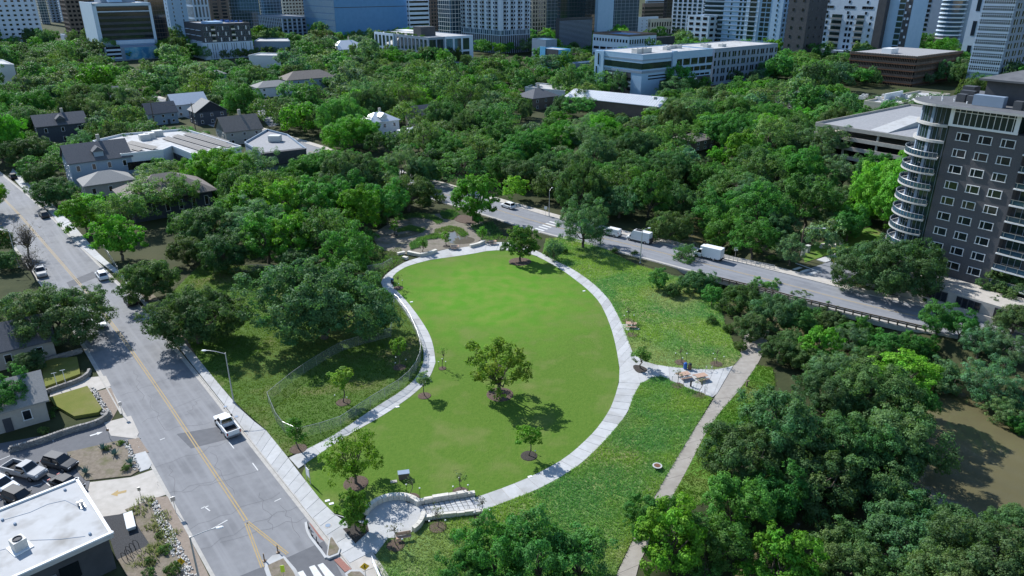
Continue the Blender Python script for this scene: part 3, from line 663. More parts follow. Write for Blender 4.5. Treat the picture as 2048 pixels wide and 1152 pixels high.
# ---- curved apartment tower on the right
m_balc = M('balcony_concrete', (.44, .43, .42), (.38, .375, .37), 1.0, .8); m_rooftower = M('tower_roof', (.10, .105, .115), (.14, .145, .155), .6, .9, spec=.1)
def curved_tower():
    r = empty('apartment_tower', (83.3, 139.1, 0), math.radians(-53), 'dark brick apartment tower with white curved corner balconies', 'building')
    B = MB(); B.prism([(0, 0), (13.3, 0), (13.3, 24), (0, 24)], 0, 32.5, bottom=False); B.build('brick_wall', m_brick_dk, r)
    for k in range(9):
        z = 6 + 3.1 * k
        for u in (2.8, 6.65, 10.5): window(r, 1, u, z, 2.35, 1.55, fm=m_trim, mull=(.33,), fw=.12)
    # right wing behind its balconies
    MB().prism([(13.3, 1.9), (34, 1.9), (34, 24), (13.3, 24)], 0, 32.5, bottom=False).build('wing_wall', m_stucco_dk, r)
    for k in range(9):
        z = 4.5 + 3.1 * k
        s = MB().box((23, .75, z), (19.4, 2.2, .24)).build('balcony', m_trim, r)
        g = MB()
        for x in np.arange(13.8, 32.8, 1.9): g.box((x, -.3, z + .62), (.07, .07, 1.0))
        g.box((23, -.3, z + 1.14), (19.2, .08, .07)); g.build('railing', m_metal, s)
        MB().box((23, -.27, z + .62), (19.0, .03, .85)).build('rail_glass', m_glass_blue, s)
        for x in (15.6, 19.6, 23.6, 27.6, 31.6): window(r, 1, x, z + 1.55, 3.3, 2.4, fm=m_stucco_gy, gm=m_glass_green, mull=(.33, .66), fw=.08, sill=False, at=1.9)
    # round corner
    cx, cy = -2.2, 4.9
    arc = lambda R, a0, a1, n: [(cx + R * math.cos(math.radians(t)), cy + R * math.sin(math.radians(t))) for t in np.linspace(a0, a1, n)]
    core = arc(5.1, 110, 295, 30) + [(0.2, .05), (0.2, 20), (-5, 20)]
    MB().prism(core, 0, 36.0).build('corner_glazing', m_glass_green, r)
    colm = MB()
    for t in np.arange(120, 292, 9):
        p = (cx + 5.13 * math.cos(math.radians(t)), cy + 5.13 * math.sin(math.radians(t))); colm.box((p[0], p[1], 18), (.06, .06, 36), math.radians(t))
    for t in (150, 186, 222, 258): 
        p = (cx + 5.15 * math.cos(math.radians(t)), cy + 5.15 * math.sin(math.radians(t))); colm.box((p[0], p[1], 18), (.4, .55, 36), math.radians(t))
    colm.build('mullions', m_stucco_gy, r)
    def ring(R0, R1, a0, a1, n, z0, z1):
        m = MB(); ts = np.linspace(a0, a1, n + 1)
        for p, q in zip(ts[:-1], ts[1:]):
            m.prism(arc(R0, p, q, 2) + arc(R1, q, p, 2), z0, z1)
        return m
    for k in range(10):
        z = 4.5 + 3.1 * k
        if 1 <= k <= 7 or k == 0:
            s = ring(5.0, 6.8, 128, 287, 26, z - .14, z + .14).build('balcony', m_balc, r)
            m = MB()
            for t in np.linspace(130, 286, 25):
                p = (cx + 6.7 * math.cos(math.radians(t)), cy + 6.7 * math.sin(math.radians(t))); m.box((p[0], p[1], z + .64), (.07, .07, 1.0), math.radians(t))
            for p, q in zip(np.linspace(130, 286, 25)[:-1], np.linspace(130, 286, 25)[1:]):
                a_, b_ = arc(6.7, p, q, 2); m.tube((*a_, z + 1.15), (*b_, z + 1.15), .05, n=5)
            m.build('railing', m_metal, s)
            ring(6.66, 6.69, 130, 286, 24, z + .2, z + 1.0).build('rail_glass', m_glass_blue, s)
        else:
            ring(5.0, 5.75, 120, 291, 26, z - .25, z + .25).build('floor_band', m_balc, r)
    # chairs on the lowest balcony are left to the eye; penthouse
    MB().prism([(0, -.25), (11.6, -.25), (11.6, 22), (0, 22)], 32.6, 36.0).build('penthouse_wall', m_glass_green, r)
    m = MB()
    for x in list(np.arange(.4, 11.6, 1.02)): m.box((x, -.28, 34.2), (.09, .1, 3.1))
    for x in (.2, 11.3): m.box((x, -.32, 34.2), (.7, .2, 3.3))
    m.box((5.9, -.32, 32.75), (11.6, .22, .4)); m.box((5.9, -.3, 35.3), (11.6, .12, .1)); m.build('penthouse_frame', m_trim, r)
    roofp = arc(6.9, 120, 268, 24) + [(1, -1.9), (12.6, -1.9), (12.6, 1.2), (14, 1.2), (34.5, 1.2), (34.5, 24.4), (-5.6, 24.4)]
    MB().prism(roofp, 36.0, 36.42, 0, 1).build('roof_slab', [m_balc, m_rooftower], r)
    MB().prism([(13.3, 1.5), (34, 1.5), (34, 24), (13.3, 24)], 32.5, 36.0).build('penthouse_wing', m_stucco_dk, r)
    u = MB().box((18, 14, 38.5), (32, 14, 4.2)).build('plant_room', m_stucco_dk, r)
    MB().add([(.9, 5.8, 40.6), (35, 5.8, 40.6), (35, 22, 40.6), (.9, 22, 40.6), (9, 14, 43.4), (27, 14, 43.4), (.9, 5.8, 40.95), (35, 5.8, 40.95), (35, 22, 40.95), (.9, 22, 40.95)],
             [(0, 1, 7, 6), (1, 2, 8, 7), (2, 3, 9, 8), (3, 0, 6, 9), (6, 7, 5, 4), (7, 8, 5), (8, 9, 4, 5), (9, 6, 4), (3, 2, 1, 0)]).build('hip_roof', m_rooftower, u)
    for x, y, sx, sy, sz in ((-1.2, 8.0, 2.6, 1.2, 1.8), (-2.6, 10.6, 1.4, 1.4, 1.2), (-3.2, 13.6, 2.2, 2.2, 2.0), (4.6, 3.2, 5.2, 1.6, 1.9), (9.6, 3.0, 1.4, 1.4, 1.5), (11.8, 4.0, 1.6, 1.6, 1.8), (1.2, 4.2, 1.6, 1.2, 1.4), (-1.0, 5.2, 1.6, 1.6, 1.4), (-4.4, 17.0, 2.4, 2.4, 1.6)):
        MB().box((x, y, 36.45 + sz / 2), (sx, sy, sz)).build('roof_unit', m_stucco_dk if sx < 4 else m_stucco_gy, r)
    mm = MB()
    for t in range(9): mm.tube((cx + 3 - t * .9, 3.2 + (t * 37 % 5), 36.4), (cx + 3 - t * .9, 3.2 + (t * 37 % 5), 36.85), .12)
    stuff(mm.build('roof_vents', m_trim, r))
    # terrace and street wall
    MB().prism([(-7, -8.2), (36, -7.4), (36, -.1), (-7, -.1)], 0, 3.6, bottom=False).build('podium', m_conc_old, r)
    MB().box((3.6, -7.9, 3.0), (1.0, 1.0, 6.2)).build('podium_pier', m_conc_old, r)
    for k, x in enumerate((6.2, 12, 18.5)):
        for q in range(4): window(r, 1, x + 1.05 * q, 2.3, 1.0, 1.9, fm=m_stucco_dk, gm=m_glass, fw=.07, sill=False, at=-8.12 + (x + 1.05 * q) * .0186)
    m = MB()
    for x in np.arange(5.5, 14.5, 1.1): m.box((x, -7.6, 4.1), (.06, .06, 1.0))
    m.box((10, -7.6, 4.6), (9.2, .07, .07)); m.build('terrace_rail', m_metal, r)
    MB().prism([(-10, -8.6), (36, -7.7), (36, -7.95), (-10, -8.9)], 0, 1.3).build('street_wall', m_conc_old, r)
    FOOT.append([(r.matrix_basis @ Vector((x, y, 0)))[:2] for x, y in ((-10, -8), (36, -8), (36, 26), (-10, 26))])
r = curved_tower()
bpy.context.view_layer.update()
CLEAR += [(1785, 140, 2048, 470, 125), (1905, 470, 1975, 560, 125)]

# ---- garage behind the tower
gar = empty('parking_garage', (105.0, 250.4, 0), math.radians(-52.5), 'open white concrete parking garage behind the curved tower', 'garage')
for k in range(4):
    z = 3.1 * k
    MB().box((21, 33, z + 3.0), (44, 66, .3)).build('deck', m_roofgrey if k == 3 else m_conc_old, gar)
    sp = MB(); zz = z + 3.25; sp.box((21, -.1, zz), (44, .25, 1.25)); sp.box((-1.1, 33, zz), (.25, 66, 1.25)); sp.box((21, 66.1, zz), (44, .25, 1.25))
    sp.build('spandrel', m_conc_old, gar)
m = MB()
for x in (-.5, 10, 21, 32): m.box((x, .3, 6), (.6, .6, 12))
for y in (14, 28, 42, 56): m.box((-.7, y, 6), (.6, .6, 12))
m.build('columns', m_conc_old, gar)
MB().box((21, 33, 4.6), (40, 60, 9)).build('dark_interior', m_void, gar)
MB().prism([(16, 4), (22, 4), (22, 30), (16, 30)], 12.45, [12.6, 12.6, 14.6, 14.6]).build('ramp_wall', m_conc, gar)
FOOT.append([(gar.matrix_basis @ Vector((x, y, 0)))[:2] for x, y in ((-2, -2), (43, -2), (43, 67), (-2, 67))])
CLEAR += [(1640, 222, 1835, 312, 240)]

# ---- low pale building with roof plant behind the garage
lb, a, b = GB('low_commercial_building', 'low beige building with cluttered white roof behind the garage', 1728, 1792, 213, 1900, 8, 8, m_beige, g=38, b=None)
for u in np.linspace(3, min(a, 50) - 3, 7): window(lb, 1, u, 3.5, 3.4, 3.2, fm=m_stucco_gy)
for u in np.linspace(4, b - 4, 5): window(lb, 2, u, 3.5, 3.4, 3.2, fm=m_stucco_gy)
hvac(lb, [(6, 8), (12, 14), (18, 9), (22, 16), (9, 20), (28, 10), (15, 22)], 8)
MB().box((20, b - 3, 9.6), (16, .6, 3)).build('screen_wall', m_trim, lb)
CLEAR += [(1735, 185, 1840, 222, 290)]

# ---- garage and office block with white roof (centre right)
gb, a, b = GB('office_over_garage', 'pale blue office over screened garage with white roof', 1192, 1286, 111, 1426, 21.5, 21.5, m_stucco_bl, parapet=.5)
A_, B_ = a, b
m = MB(); fac(m, 2, b * .0, b * .80, 14.3, 17.4, 1, 1, 1, 1, .2); fac(m, 1, 0, a * .42, 14.3, 17.4, 1, 1, 1, 1, .2); m.build('glazing_band', m_glass_green, gb)
m = MB(); fac(m, 2, 0, b * .8, 18.6, 19.3, 1, 1, 1, 1, .14); fac(m, 1, 0, a * .42, 18.6, 19.3, 1, 1, 1, 1, .14); fac(m, 2, 0, b * .8, 12.2, 13.4, 1, 1, 1, 1, .22); fac(m, 1, 0, a * .42, 12.2, 13.4, 1, 1, 1, 1, .22)
m.build('fascia_band', m_stucco_gy, gb)
for u in np.linspace(a * .5, a * .96, 5): window(gb, 1, u, 16.2, a * .10, 3.6, fm=m_stucco_gy, gm=m_glass, fw=.15, sill=False)
for u in np.linspace(a * .5, a * .96, 6): window(gb, 1, u, 12.0, a * .085, 2.6, fm=m_stucco_gy, gm=m_glass, fw=.15, sill=False)
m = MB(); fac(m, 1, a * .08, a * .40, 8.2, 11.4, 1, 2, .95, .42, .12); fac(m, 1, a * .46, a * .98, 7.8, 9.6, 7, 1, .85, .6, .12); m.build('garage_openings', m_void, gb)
m = MB(); fac(m, 2, b * .22, b * .78, .5, 12.0, 1, 1, 1, 1, .12); fac(m, 1, a * .25, a * .99, .2, 7.6, 1, 1, 1, 1, .3); m.build('screen_panel', m_stucco_dk, gb)
random.seed(5); k = 0
for j in range(6):
    for i in range(6):
        if random.random() < .5:
            c, s = cell(2, b * (.25 + .1 * i), 1.4 + 1.85 * j, b * .075, 1.0, .12, .12); MB().box(c, s).build('screen_tile', random.choice([m_trim, m_void, m_stucco_gy, m_void]), gb)
for j in range(4):
    for i in range(12):
        if random.random() < .45:
            c, s = cell(1, a * (.29 + .06 * i), 1.3 + 1.7 * j, a * .035, 1.0, .12, .3); MB().box(c, s).build('screen_tile', random.choice([m_trim, m_stucco_gy, m_void]), gb)
MB().box((a * .425, -.35, 16), (a * .06, 1.2, 13)).build('stair_tower', m_stucco_bl, gb)
MB().box((-.35, b * .9, 10.9), (1.0, b * .2, 21.9)).build('stair_tower', m_stucco_bl, gb)
m = MB()
for z, u in ((19, .93), (12, .97), (5, .93)): m.box((-.9, b * (u - .02), z - 1.5), (.2, .9, 6))
m.build('slot_windows', m_glass, gb)
hvac(gb, [(a * .12, b * .3), (a * .19, b * .3), (a * .25, b * .32)], 21.55, (5, 4, 2.4)); hvac(gb, [(a * .6, b * .4), (a * .72, b * .55), (a * .78, b * .55), (a * .84, b * .5)], 21.55, (3.4, 3, 1.8))
CLEAR += [(1196, 85, 1425, 168, 400), (1196, 100, 1300, 184, 400)]
eb, a, b = GB('grey_apartment_block', 'grey apartment block with narrow windows right of the pale office', None, 1430, 99, 1556, 20.5, 20.5, m_stucco_gy, b=34, parapet=.5)
for j in range(4):
    for i in range(20):
        window(eb, 1, a * (i + .5 + .18 * ((i * 7 + j * 3) % 3 - 1)) / 20, 3.4 + 4.6 * j, a * .022, 3.0, fm=m_stucco_dk, fw=.08, sill=False)
hvac(eb, [(8, 12), (13, 18), (20, 10)], 20.5, (4, 3, 1.6))
CLEAR += [(1430, 85, 1560, 150, 450)]
# ---- long tin roofed school building
tr = empty('long_tin_roof_building', P(1236, 205), 0, 'long low building with a white standing seam tin roof', 'building')
q = [P(1149, 177, 9.5), P(1336, 195, 9.5), P(1320, 214, 6.0), P(1128, 193, 6.0)]
o = P(1236, 205); qq = [(p.x - o.x, p.y - o.y, p.z) for p in q]
MB().add(qq + [(x, y, z - .3) for x, y, z in qq], [(3, 2, 1, 0), (4, 5, 6, 7), (0, 1, 5, 4), (1, 2, 6, 5), (2, 3, 7, 6), (3, 0, 4, 7)]).build('roof', m_tinroof, tr)
m = MB()
for i in range(40):
    f = (i + .5) / 40; t = Vector(qq[0]).lerp(Vector(qq[1]), f); e = Vector(qq[3]).lerp(Vector(qq[2]), f); m.tube(t + Vector((0, 0, .05)), e + Vector((0, 0, .05)), .07, n=4)
stuff(m.build('roof_seams', m_tinroof, tr))
cw = [(x * .97, y * .97) for x, y, z in qq]; MB().prism(cw, 0, 5.6).build('wall', m_brownpan, tr)
MB().box((qq[1][0] - 6, qq[1][1] - 1.5, 9.5), (1.6, 1.6, 1.2)).build('roof_unit', m_hvac, tr)
FOOT.append([(x + o.x, y + o.y) for x, y, z in qq]); CLEAR += [(1160, 180, 1320, 212, 330)]

# ---- downtown row: helper towers with joined window grids (too small in the picture to part singly)
def finish(r, spec, mats):
    """spec: list of (name, material, [fac args...])"""
    for nm, mt, args in spec:
        m = MB()
        for kw in args: fac(m, *kw[0], **(kw[1] if len(kw) > 1 else {}))
        stuff(m.build(nm, mt, r))
def tower(name, label, xl, xc, xr, yc, Yc, h, wall, style, gm=None, frame=None, fh=3.6, cw=3.6, z0=0, a=None, b=None, g=38, roof=None, wf=.5, hf=.55):
    r, a, b = GB(name, label, xl, xc, yc, xr, 0, h, wall, roof or m_roofgrey, g=g, a=a, b=b, Yc=Yc, parapet=.8)
    gm = gm or m_glass; frame = frame or m_trim
    n1, n2, nf = max(1, round(a / cw)), max(1, round(b / cw)), max(1, round((h - z0 - 1) / fh)); zt = z0 + nf * fh
    m = MB()
    if style == 'grid': fac(m, 1, .6, a - .6, z0, zt, n1, nf, wf, hf); fac(m, 2, .6, b - .6, z0, zt, n2, nf, wf, hf); stuff(m.build('windows', gm, r))
    elif style == 'band': fac(m, 1, .8, a - .8, z0, zt, 1, nf, 1, hf); fac(m, 2, .8, b - .8, z0, zt, 1, nf, 1, hf); stuff(m.build('window_bands', gm, r))
    elif style == 'curtain':
        fac(m, 1, .3, a - .3, z0, zt, 1, 1, 1, 1, .1); fac(m, 2, .3, b - .3, z0, zt, 1, 1, 1, 1, .1); m.build('curtain_wall', gm, r)
        m = MB(); fac(m, 1, 0, a, z0, zt, 1, nf, 1, .10, .2); fac(m, 2, 0, b, z0, zt, 1, nf, 1, .10, .2)
        fac(m, 1, 0, a, z0, zt, n1, 1, .07, 1, .17); fac(m, 2, 0, b, z0, zt, n2, 1, .07, 1, .17); stuff(m.build('mullions', frame, r))
    elif style == 'fins':
        fac(m, 1, .6, a - .6, z0, zt, n1, nf, .55, .6); fac(m, 2, .6, b - .6, z0, zt, n2, nf, .55, .6); stuff(m.build('windows', gm, r))
        m = MB(); fac(m, 1, 0, a, z0, zt, n1, 1, .14, 1, .7, uo=0.0); fac(m, 2, 0, b, z0, zt, n2, 1, .14, 1, .7, uo=0.0); stuff(m.build('fins', frame, r))
    return r, a, b

# blue slab building
bb, a, b = GB('blue_slab_building', 'big blue windowless slab building with paler glass left face', 613, 674, 78, 818, 0, 48, m_bluepanel, m_roofdark, Yc=760, parapet=1.2, par_mat=m_stucco_dk)
m = MB(); fac(m, 2, .5, b - .5, 3, 46, 46, 7, .55, .86, .2); stuff(m.build('glass_strips', m_bluepanel2, bb))
m = MB(); fac(m, 1, 0, a, 33, 33.6, 1, 1, 1, 1, .06); fac(m, 1, 0, a, 46.2, 48, 1, 1, 1, 1, .2); fac(m, 2, 0, b, 46.2, 48, 1, 1, 1, 1, .25); m.build('reveal_line', m_stucco_dk, bb)
CLEAR += [(615, 0, 820, 66, 700)]
# white office with dark bands and the mural podium
wo_, a, b = GB('white_banded_office', 'white framed office with dark glass bands above a mural', 163, 187, 22, 303, 41, 41, m_stucco_bl, Yc=600, parapet=.6)
m = MB(); fac(m, 1, 2.2, a - 2.0, 14, 39.2, 1, 1, 1, 1, .14); m.build('dark_cladding', m_stucco_dk, wo_)
m = MB(); fac(m, 1, 2.4, a - 2.2, 14.2, 39.4, 1, 6, 1, .55, .3); m.build('glass_bands', m_glass, wo_)
m = MB(); fac(m, 1, 2.2, a - 2.0, 35.0, 35.7, 1, 1, 1, 1, .55); fac(m, 1, 0, 2.2, 11, 41.5, 1, 1, 1, 1, .8); fac(m, 1, a - 2.0, a, 11, 41.5, 1, 1, 1, 1, .8); fac(m, 1, 0, a, 11, 13.5, 1, 1, 1, 1, .8); fac(m, 1, 0, a, 39.6, 41.6, 1, 1, 1, 1, .8); m.build('white_frame', m_stucco_w, wo_)
MB().box((-.3, b / 2, 21), (.8, b + .6, 42)).build('white_end_wall', m_stucco_w, wo_)
MB().box((a * .5, b * .5, 44), (a * .6, b * .5, 5)).build('plant_room', m_stucco_gy, wo_); MB().box((a * .42, b * .2, 45), (10, 8, 6)).build('lift_tower', m_stucco_bl, wo_)
mp = MB().box((a * .55, -9, 5), (a * 1.15, 18, 10)).build('podium', m_stucco_gy, wo_)
MB().box((a * .68, -18.15, 5.2), (a * .75, .2, 8.6)).build('mural', m_mural, mp)
m = MB()
for k in range(3): m.box((a * .12, -18.2, 2.2 + 3.0 * k), (a * .24, .6, 1.3))
m.build('ramp_parapets', m_stucco_w, mp); m = MB()
for k in range(3): m.box((a * .12, -18.05, 3.8 + 3.0 * k), (a * .24, .3, 1.5))
m.build('ramp_voids', m_void, mp)
CLEAR += [(165, 10, 305, 100, 560), (225, 92, 322, 118, 590)]
# hotel top left and brown chequered garage
r, a, b = tower('cream_hotel', 'cream hotel with small punched windows at the left edge', None, -40, 82, 52, 720, 60, m_stucco_w, 'grid', cw=5.2, fh=4.2, wf=.42, hf=.42, b=30); CLEAR += [(0, 0, 80, 32, 690)]
r, a, b = tower('chequered_garage', 'brown chequered concrete building behind the white banded office', 134, 141, 205, 56, 700, 46, m_brownpan, 'grid', gm=m_void, cw=3.6, fh=3.8, wf=.6, hf=.5, b=30); CLEAR += [(136, 0, 165, 45, 680)]
r, a, b = GB('low_white_pavilion', 'low white pavilion with column slots beside the banded office', None, 128, 72, 172, 9, 9, m_stucco_w, b=22)
m = MB(); fac(m, 1, 1, a - 1, 1, 7, 9, 1, .35, .8); stuff(m.build('windows', m_glass, r)); CLEAR += [(130, 58, 165, 82, 560)]
# towers right of it
r, a, b = tower('dark_glass_tower', 'dark brown glass tower immediately right of the white banded office', 301, 306, 342, 92, 660, 130, m_brownpan, 'curtain', gm=m_glass, frame=m_brownpan, cw=2.2, b=26)
MB().box((.8, -.5, 65), (2.4, 1.2, 130)).build('corner_pier', m_beige, r); CLEAR += [(303, 0, 345, 85, 600)]
r, a, b = tower('pale_blue_core_tower', 'plain pale blue concrete tower between dark glass and white lattice towers', 342, 347, 384, 80, 720, 130, m_stucco_bl, 'grid', cw=11, wf=.12, hf=.5, b=30)
r, a, b = tower('white_lattice_tower', 'white framed tower with tall narrow windows above the black apartments', 377, 394, 425, 62, 760, 130, m_stucco_w, 'grid', gm=m_glass_blue, cw=4.2, fh=11.5, z0=12, wf=.5, hf=.84); CLEAR += [(345, 0, 425, 50, 650)]
# black and white apartments
jb, a, b = GB('black_and_white_apartments', 'apartment block, black upper floors over white ribbed base', 369, 405, 62, 501, 26, 26, m_stucco_dk, m_roofgrey, Yc=600, parapet=.6)
m = MB(); fac(m, 1, -.2, a + .2, 0, 12.6, 1, 1, 1, 1, .9); fac(m, 2, -.2, b + .2, 0, 12.6, 1, 1, 1, 1, .9); m.build('white_base', m_stucco_w, jb)
m = MB(); fac(m, 1, 1, a - 1, .5, 12, 19, 2, .2, .9, .12, out=.85, skip=lambda i, j: (i * 5 + j * 3) % 4 == 0); stuff(m.build('base_slots', m_void, jb))
for j in range(3):
    for i in range(18):
        if (i in (3, 4, 10, 11)): continue
        window(jb, 1, a * (i + .6) / 18.3, 14.6 + 4.2 * j, a * .027, 3.0, fm=m_stucco_gy, gm=m_glass if (i + j) % 3 else m_trim, fw=.12, sill=False)
for j in range(3):
    for i in (3.6, 10.7):
        o = MB().box((a * i / 17.2, -.5, 13.2 + 4.2 * j), (a * .085, 1.2, .3)).build('balcony', m_stucco_gy, jb); MB().box((a * i / 17.2, -1.05, 13.9 + 4.2 * j), (a * .085, .08, 1.0)).build('railing', m_metal, o)
        window(jb, 1, a * i / 17.2, 15 + 4.2 * j, a * .07, 3.0, fm=m_stucco_dk, fw=.1, sill=False)
    for v in (.2, .5, .8): MB().box((-.6, b * v, 13.2 + 4.2 * j), (1.3, b * .2, .3)).build('balcony', m_stucco_w, jb)
hvac(jb, [(a * .2, b * .4), (a * .3, b * .6)], 26); MB().box((a * .33, b * .3, 26.9), (a * .35, b * .25, 1.6)).build('pool_deck', m_stucco_bl, jb)
o = MB()
random.seed(9)
for k in range(14): o.box((a * random.uniform(.5, .95), b * random.uniform(.15, .8), 27.2), (1.8, 1.8, 1.3))
stuff(o.build('roof_parasols', m_blue, jb)); CLEAR += [(375, 55, 505, 112, 590)]
# further towers on the left half
for nm, lab, xl, xc, xr, yc, Yc, h, wl, st, kw in [
    ('brown_pier_tower', 'brown tower with broad vertical piers behind the white lattice tower', 421, 426, 463, 52, 860, 140, m_brownpan, 'fins', dict(cw=9, frame=m_brownpan)),
    ('teal_glass_tower', 'dark teal glass tower left of the paler blue one', 463, 466, 523, 50, 880, 140, m_stucco_dk, 'curtain', dict(gm=m_glass_green, cw=3.4, frame=m_stucco_gy)),
    ('pale_glass_tower', 'pale blue glass tower with a white edge fin', 523, 527, 566, 40, 960, 140, m_stucco_bl, 'curtain', dict(gm=m_glass_blue, cw=4, frame=m_stucco_bl)),
    ('beige_grid_tower', 'beige tower with square window grid left of the blue slab', 562, 566, 618, 26, 1000, 140, m_beige, 'grid', dict(cw=4.5, fh=4, wf=.6, hf=.5)),
    ('banded_garage', 'white and blue banded garage right of the blue slab', 818, 820, 860, 66, 800, 60, m_stucco_w, 'band', dict(fh=4.4, hf=.42, gm=m_glass)),
    ('rose_brick_tower', 'rosy brown tower with dense windows behind the banded garage', 858, 862, 912, 50, 900, 140, m_brownpan, 'grid', dict(cw=4, fh=4, wf=.55, hf=.6)),
    ('beige_column_tower', 'slim beige stone tower right of the white balcony tower', 1058, 1064, 1092, 60, 820, 140, m_beige, 'grid', dict(cw=4, fh=4.2, wf=.55, hf=.68)),
    ('navy_glass_tower', 'navy glass tower with white floor lines behind the dark garage', 1086, 1090, 1120, 58, 860, 140, m_stucco_dk, 'curtain', dict(cw=5, gm=m_glass_blue, frame=m_stucco_gy)),
    ('pale_concrete_slab_tower', 'blank pale blue concrete tower right of the dark green glass one', 1190, 1194, 1225, 64, 760, 140, m_stucco_bl, 'grid', dict(cw=40, wf=.02, hf=.02, fh=30)),
    ('grey_balcony_tower', 'grey glass tower with balcony lines left of the low roofs', 1224, 1228, 1276, 52, 860, 140, m_stucco_gy, 'curtain', dict(cw=7, gm=m_glass_blue, frame=m_stucco_gy)),
    ('white_louvre_building', 'distant white building with horizontal louvre bands', 1290, 1293, 1331, 20, 1250, 55, m_stucco_w, 'band', dict(fh=4, hf=.55, gm=m_stucco_dk)),
    ('black_slab_tower', 'slim black tower right of the white louvre building', 1326, 1330, 1347, 46, 900, 140, m_stucco_dk, 'curtain', dict(cw=4, gm=m_glass, frame=m_stucco_dk)),
    ('white_bay_tower', 'white tower with stacked glass bays left of the banded glass tower', 1341, 1350, 1411, 66, 760, 140, m_stucco_w, 'grid', dict(cw=6.4, fh=3.7, wf=.62, hf=.66, gm=m_glass_green)),
    ('mid_dark_office', 'dark office with pale sills below the white louvre building', 1284, 1287, 1332, 42, 1000, 30, m_brownpan, 'band', dict(fh=4.5, hf=.6)),
    ('white_plant_block', 'white windowless block with roof plant amid downtown roofs', 1266, 1270, 1316, 48, 930, 16, m_stucco_w, 'grid', dict(cw=9, wf=.2, hf=.2)),
    ('cream_arcade_block', 'cream low block with dark arched openings', 1296, 1300, 1342, 70, 760, 22, m_beige, 'grid', dict(cw=4, fh=7, wf=.45, hf=.6, gm=m_void)),
    ('white_condo_block', 'white mid-rise block with dark paired openings', 1372, 1378, 1414, 82, 640, 30, m_stucco_w, 'grid', dict(cw=7, fh=4.4, wf=.6, hf=.5, gm=m_void)),
    ('slate_slab_tower', 'tall slate blue tower with one column of windows', 1826, 1836, 1892, 84, 720, 140, m_stucco_gy, 'grid', dict(cw=14, fh=4.2, wf=.28, hf=.6)),
    ('distant_tan_block', 'small tan and white block seen in the gap between towers', 1798, 1803, 1838, 70, 900, 32, m_beige, 'grid', dict(cw=6, wf=.5)),
    ('white_blade_tower', 'white blade tower with slot windows by the lattice tower', 1922, 1926, 1952, 102, 560, 140, m_stucco_w, 'grid', dict(cw=9, fh=17, wf=.3, hf=.6)),
    ('grey_low_podium_block', 'low slate block beneath the slate blue tower', 1803, 1812, 1886, 98, 640, 12, m_brownpan, 'band', dict(fh=5)),
    ('pinstripe_office', 'long grey office with white pinstripe fins left of the blue slab', 518, 566, 624, 60, 800, 22, m_stucco_gy, 'fins', dict(cw=5, frame=m_stucco_w)),
    ('far_grey_tower', 'distant grey tower seen above the chequered building', 96, 100, 118, 20, 1150, 140, m_stucco_gy, 'grid', dict(cw=5)),
    ('far_slate_tower', 'distant slate blue tower seen left of the chequered building', 77, 80, 96, 24, 1100, 140, m_stucco_dk, 'curtain', dict(gm=m_glass_blue)),
    ('far_white_tower', 'distant white tower with window grid above the chequered building', 118, 121, 138, 22, 1180, 140, m_stucco_w, 'grid', dict(cw=5)),
    ('far_brown_tower', 'distant brown tower behind the roof of the white banded office', 236, 240, 310, 18, 1000, 140, m_brownpan, 'grid', dict(cw=5)),
    ('far_stone_tower', 'distant pale tower behind the left end of the banded office', 168, 172, 238, 8, 1150, 140, m_stucco_gy, 'band', dict()),
    ]:
    if xc > 1335: tower(nm, lab, xl, xr, None, yc, Yc, h, wl, st, a=24, **kw)
    else: tower(nm, lab, xl, xc, xr, yc, Yc, h, wl, st, **kw)
CLEAR += [(424, 0, 560, 34, 800), (565, 0, 615, 48, 800), (822, 0, 900, 60, 700), (1062, 0, 1118, 48, 700), (1226, 0, 1345, 48, 700), (1345, 0, 1410, 62, 650), (1520, 22, 1530, 40, 700), (530, 25, 612, 50, 700), (1800, 0, 1930, 95, 600), (1380, 30, 1410, 75, 600)]
# three storey office with grey and white bays
kb, a, b = GB('bay_window_office', 'grey and white office with tall window bays and terrace roof', 750, 857, 88, 945, 19, 19, m_stucco_gy, Yc=560, parapet=.5)
m = MB(); fac(m, 2, b * .62, b + .2, 0, 19.4, 1, 1, 1, 1, .5); m.build('white_bay', m_stucco_w, kb); m = MB(); fac(m, 1, a * .36, a + .2, 0, 19.4, 1, 1, 1, 1, .5); m.build('white_bay', m_stucco_w, kb)
for j, (z, h) in enumerate(((13.6, 8.2), (4.6, 7.0))):
    for i in range(5): window(kb, 2, b * (.66 + .075 * i), z, b * .042, h, fm=m_stucco_dk, gm=m_glass_green, fw=.12, sill=False, at=-.46)
    for i in range(8): window(kb, 2, b * (.05 + .07 * i), z, b * .038, h, fm=m_stucco_dk, gm=m_glass_green, fw=.12, sill=False)
    for i in range(3): window(kb, 1, a * (.46 + .19 * i), z, a * .145, h, fm=m_stucco_dk, gm=m_glass_green, mull=(.33, .66), fw=.14, sill=False, at=-.46)
    for i in range(2): window(kb, 1, a * (.09 + .17 * i), z, a * .14, h, fm=m_stucco_dk, gm=m_glass_green, mull=(.5,), fw=.14, sill=False)
MB().box((a * .28, b * .28, 22.4), (13, 11, 6.6)).build('stair_house', m_stucco_dk, kb); MB().box((a * .3, b * .6, 21.6), (10, 20, .4)).build('terrace_canopy', m_trim, kb)
random.seed(12); m = MB()
for k in range(26): m.box((random.uniform(1, 7), b * random.uniform(.15, .95), 19.7), (1.2, 1.2, 1.3), random.random())
stuff(m.build('roof_planters', m_strip, kb)); CLEAR += [(752, 70, 944, 112, 540), (770, 100, 942, 118, 545)]
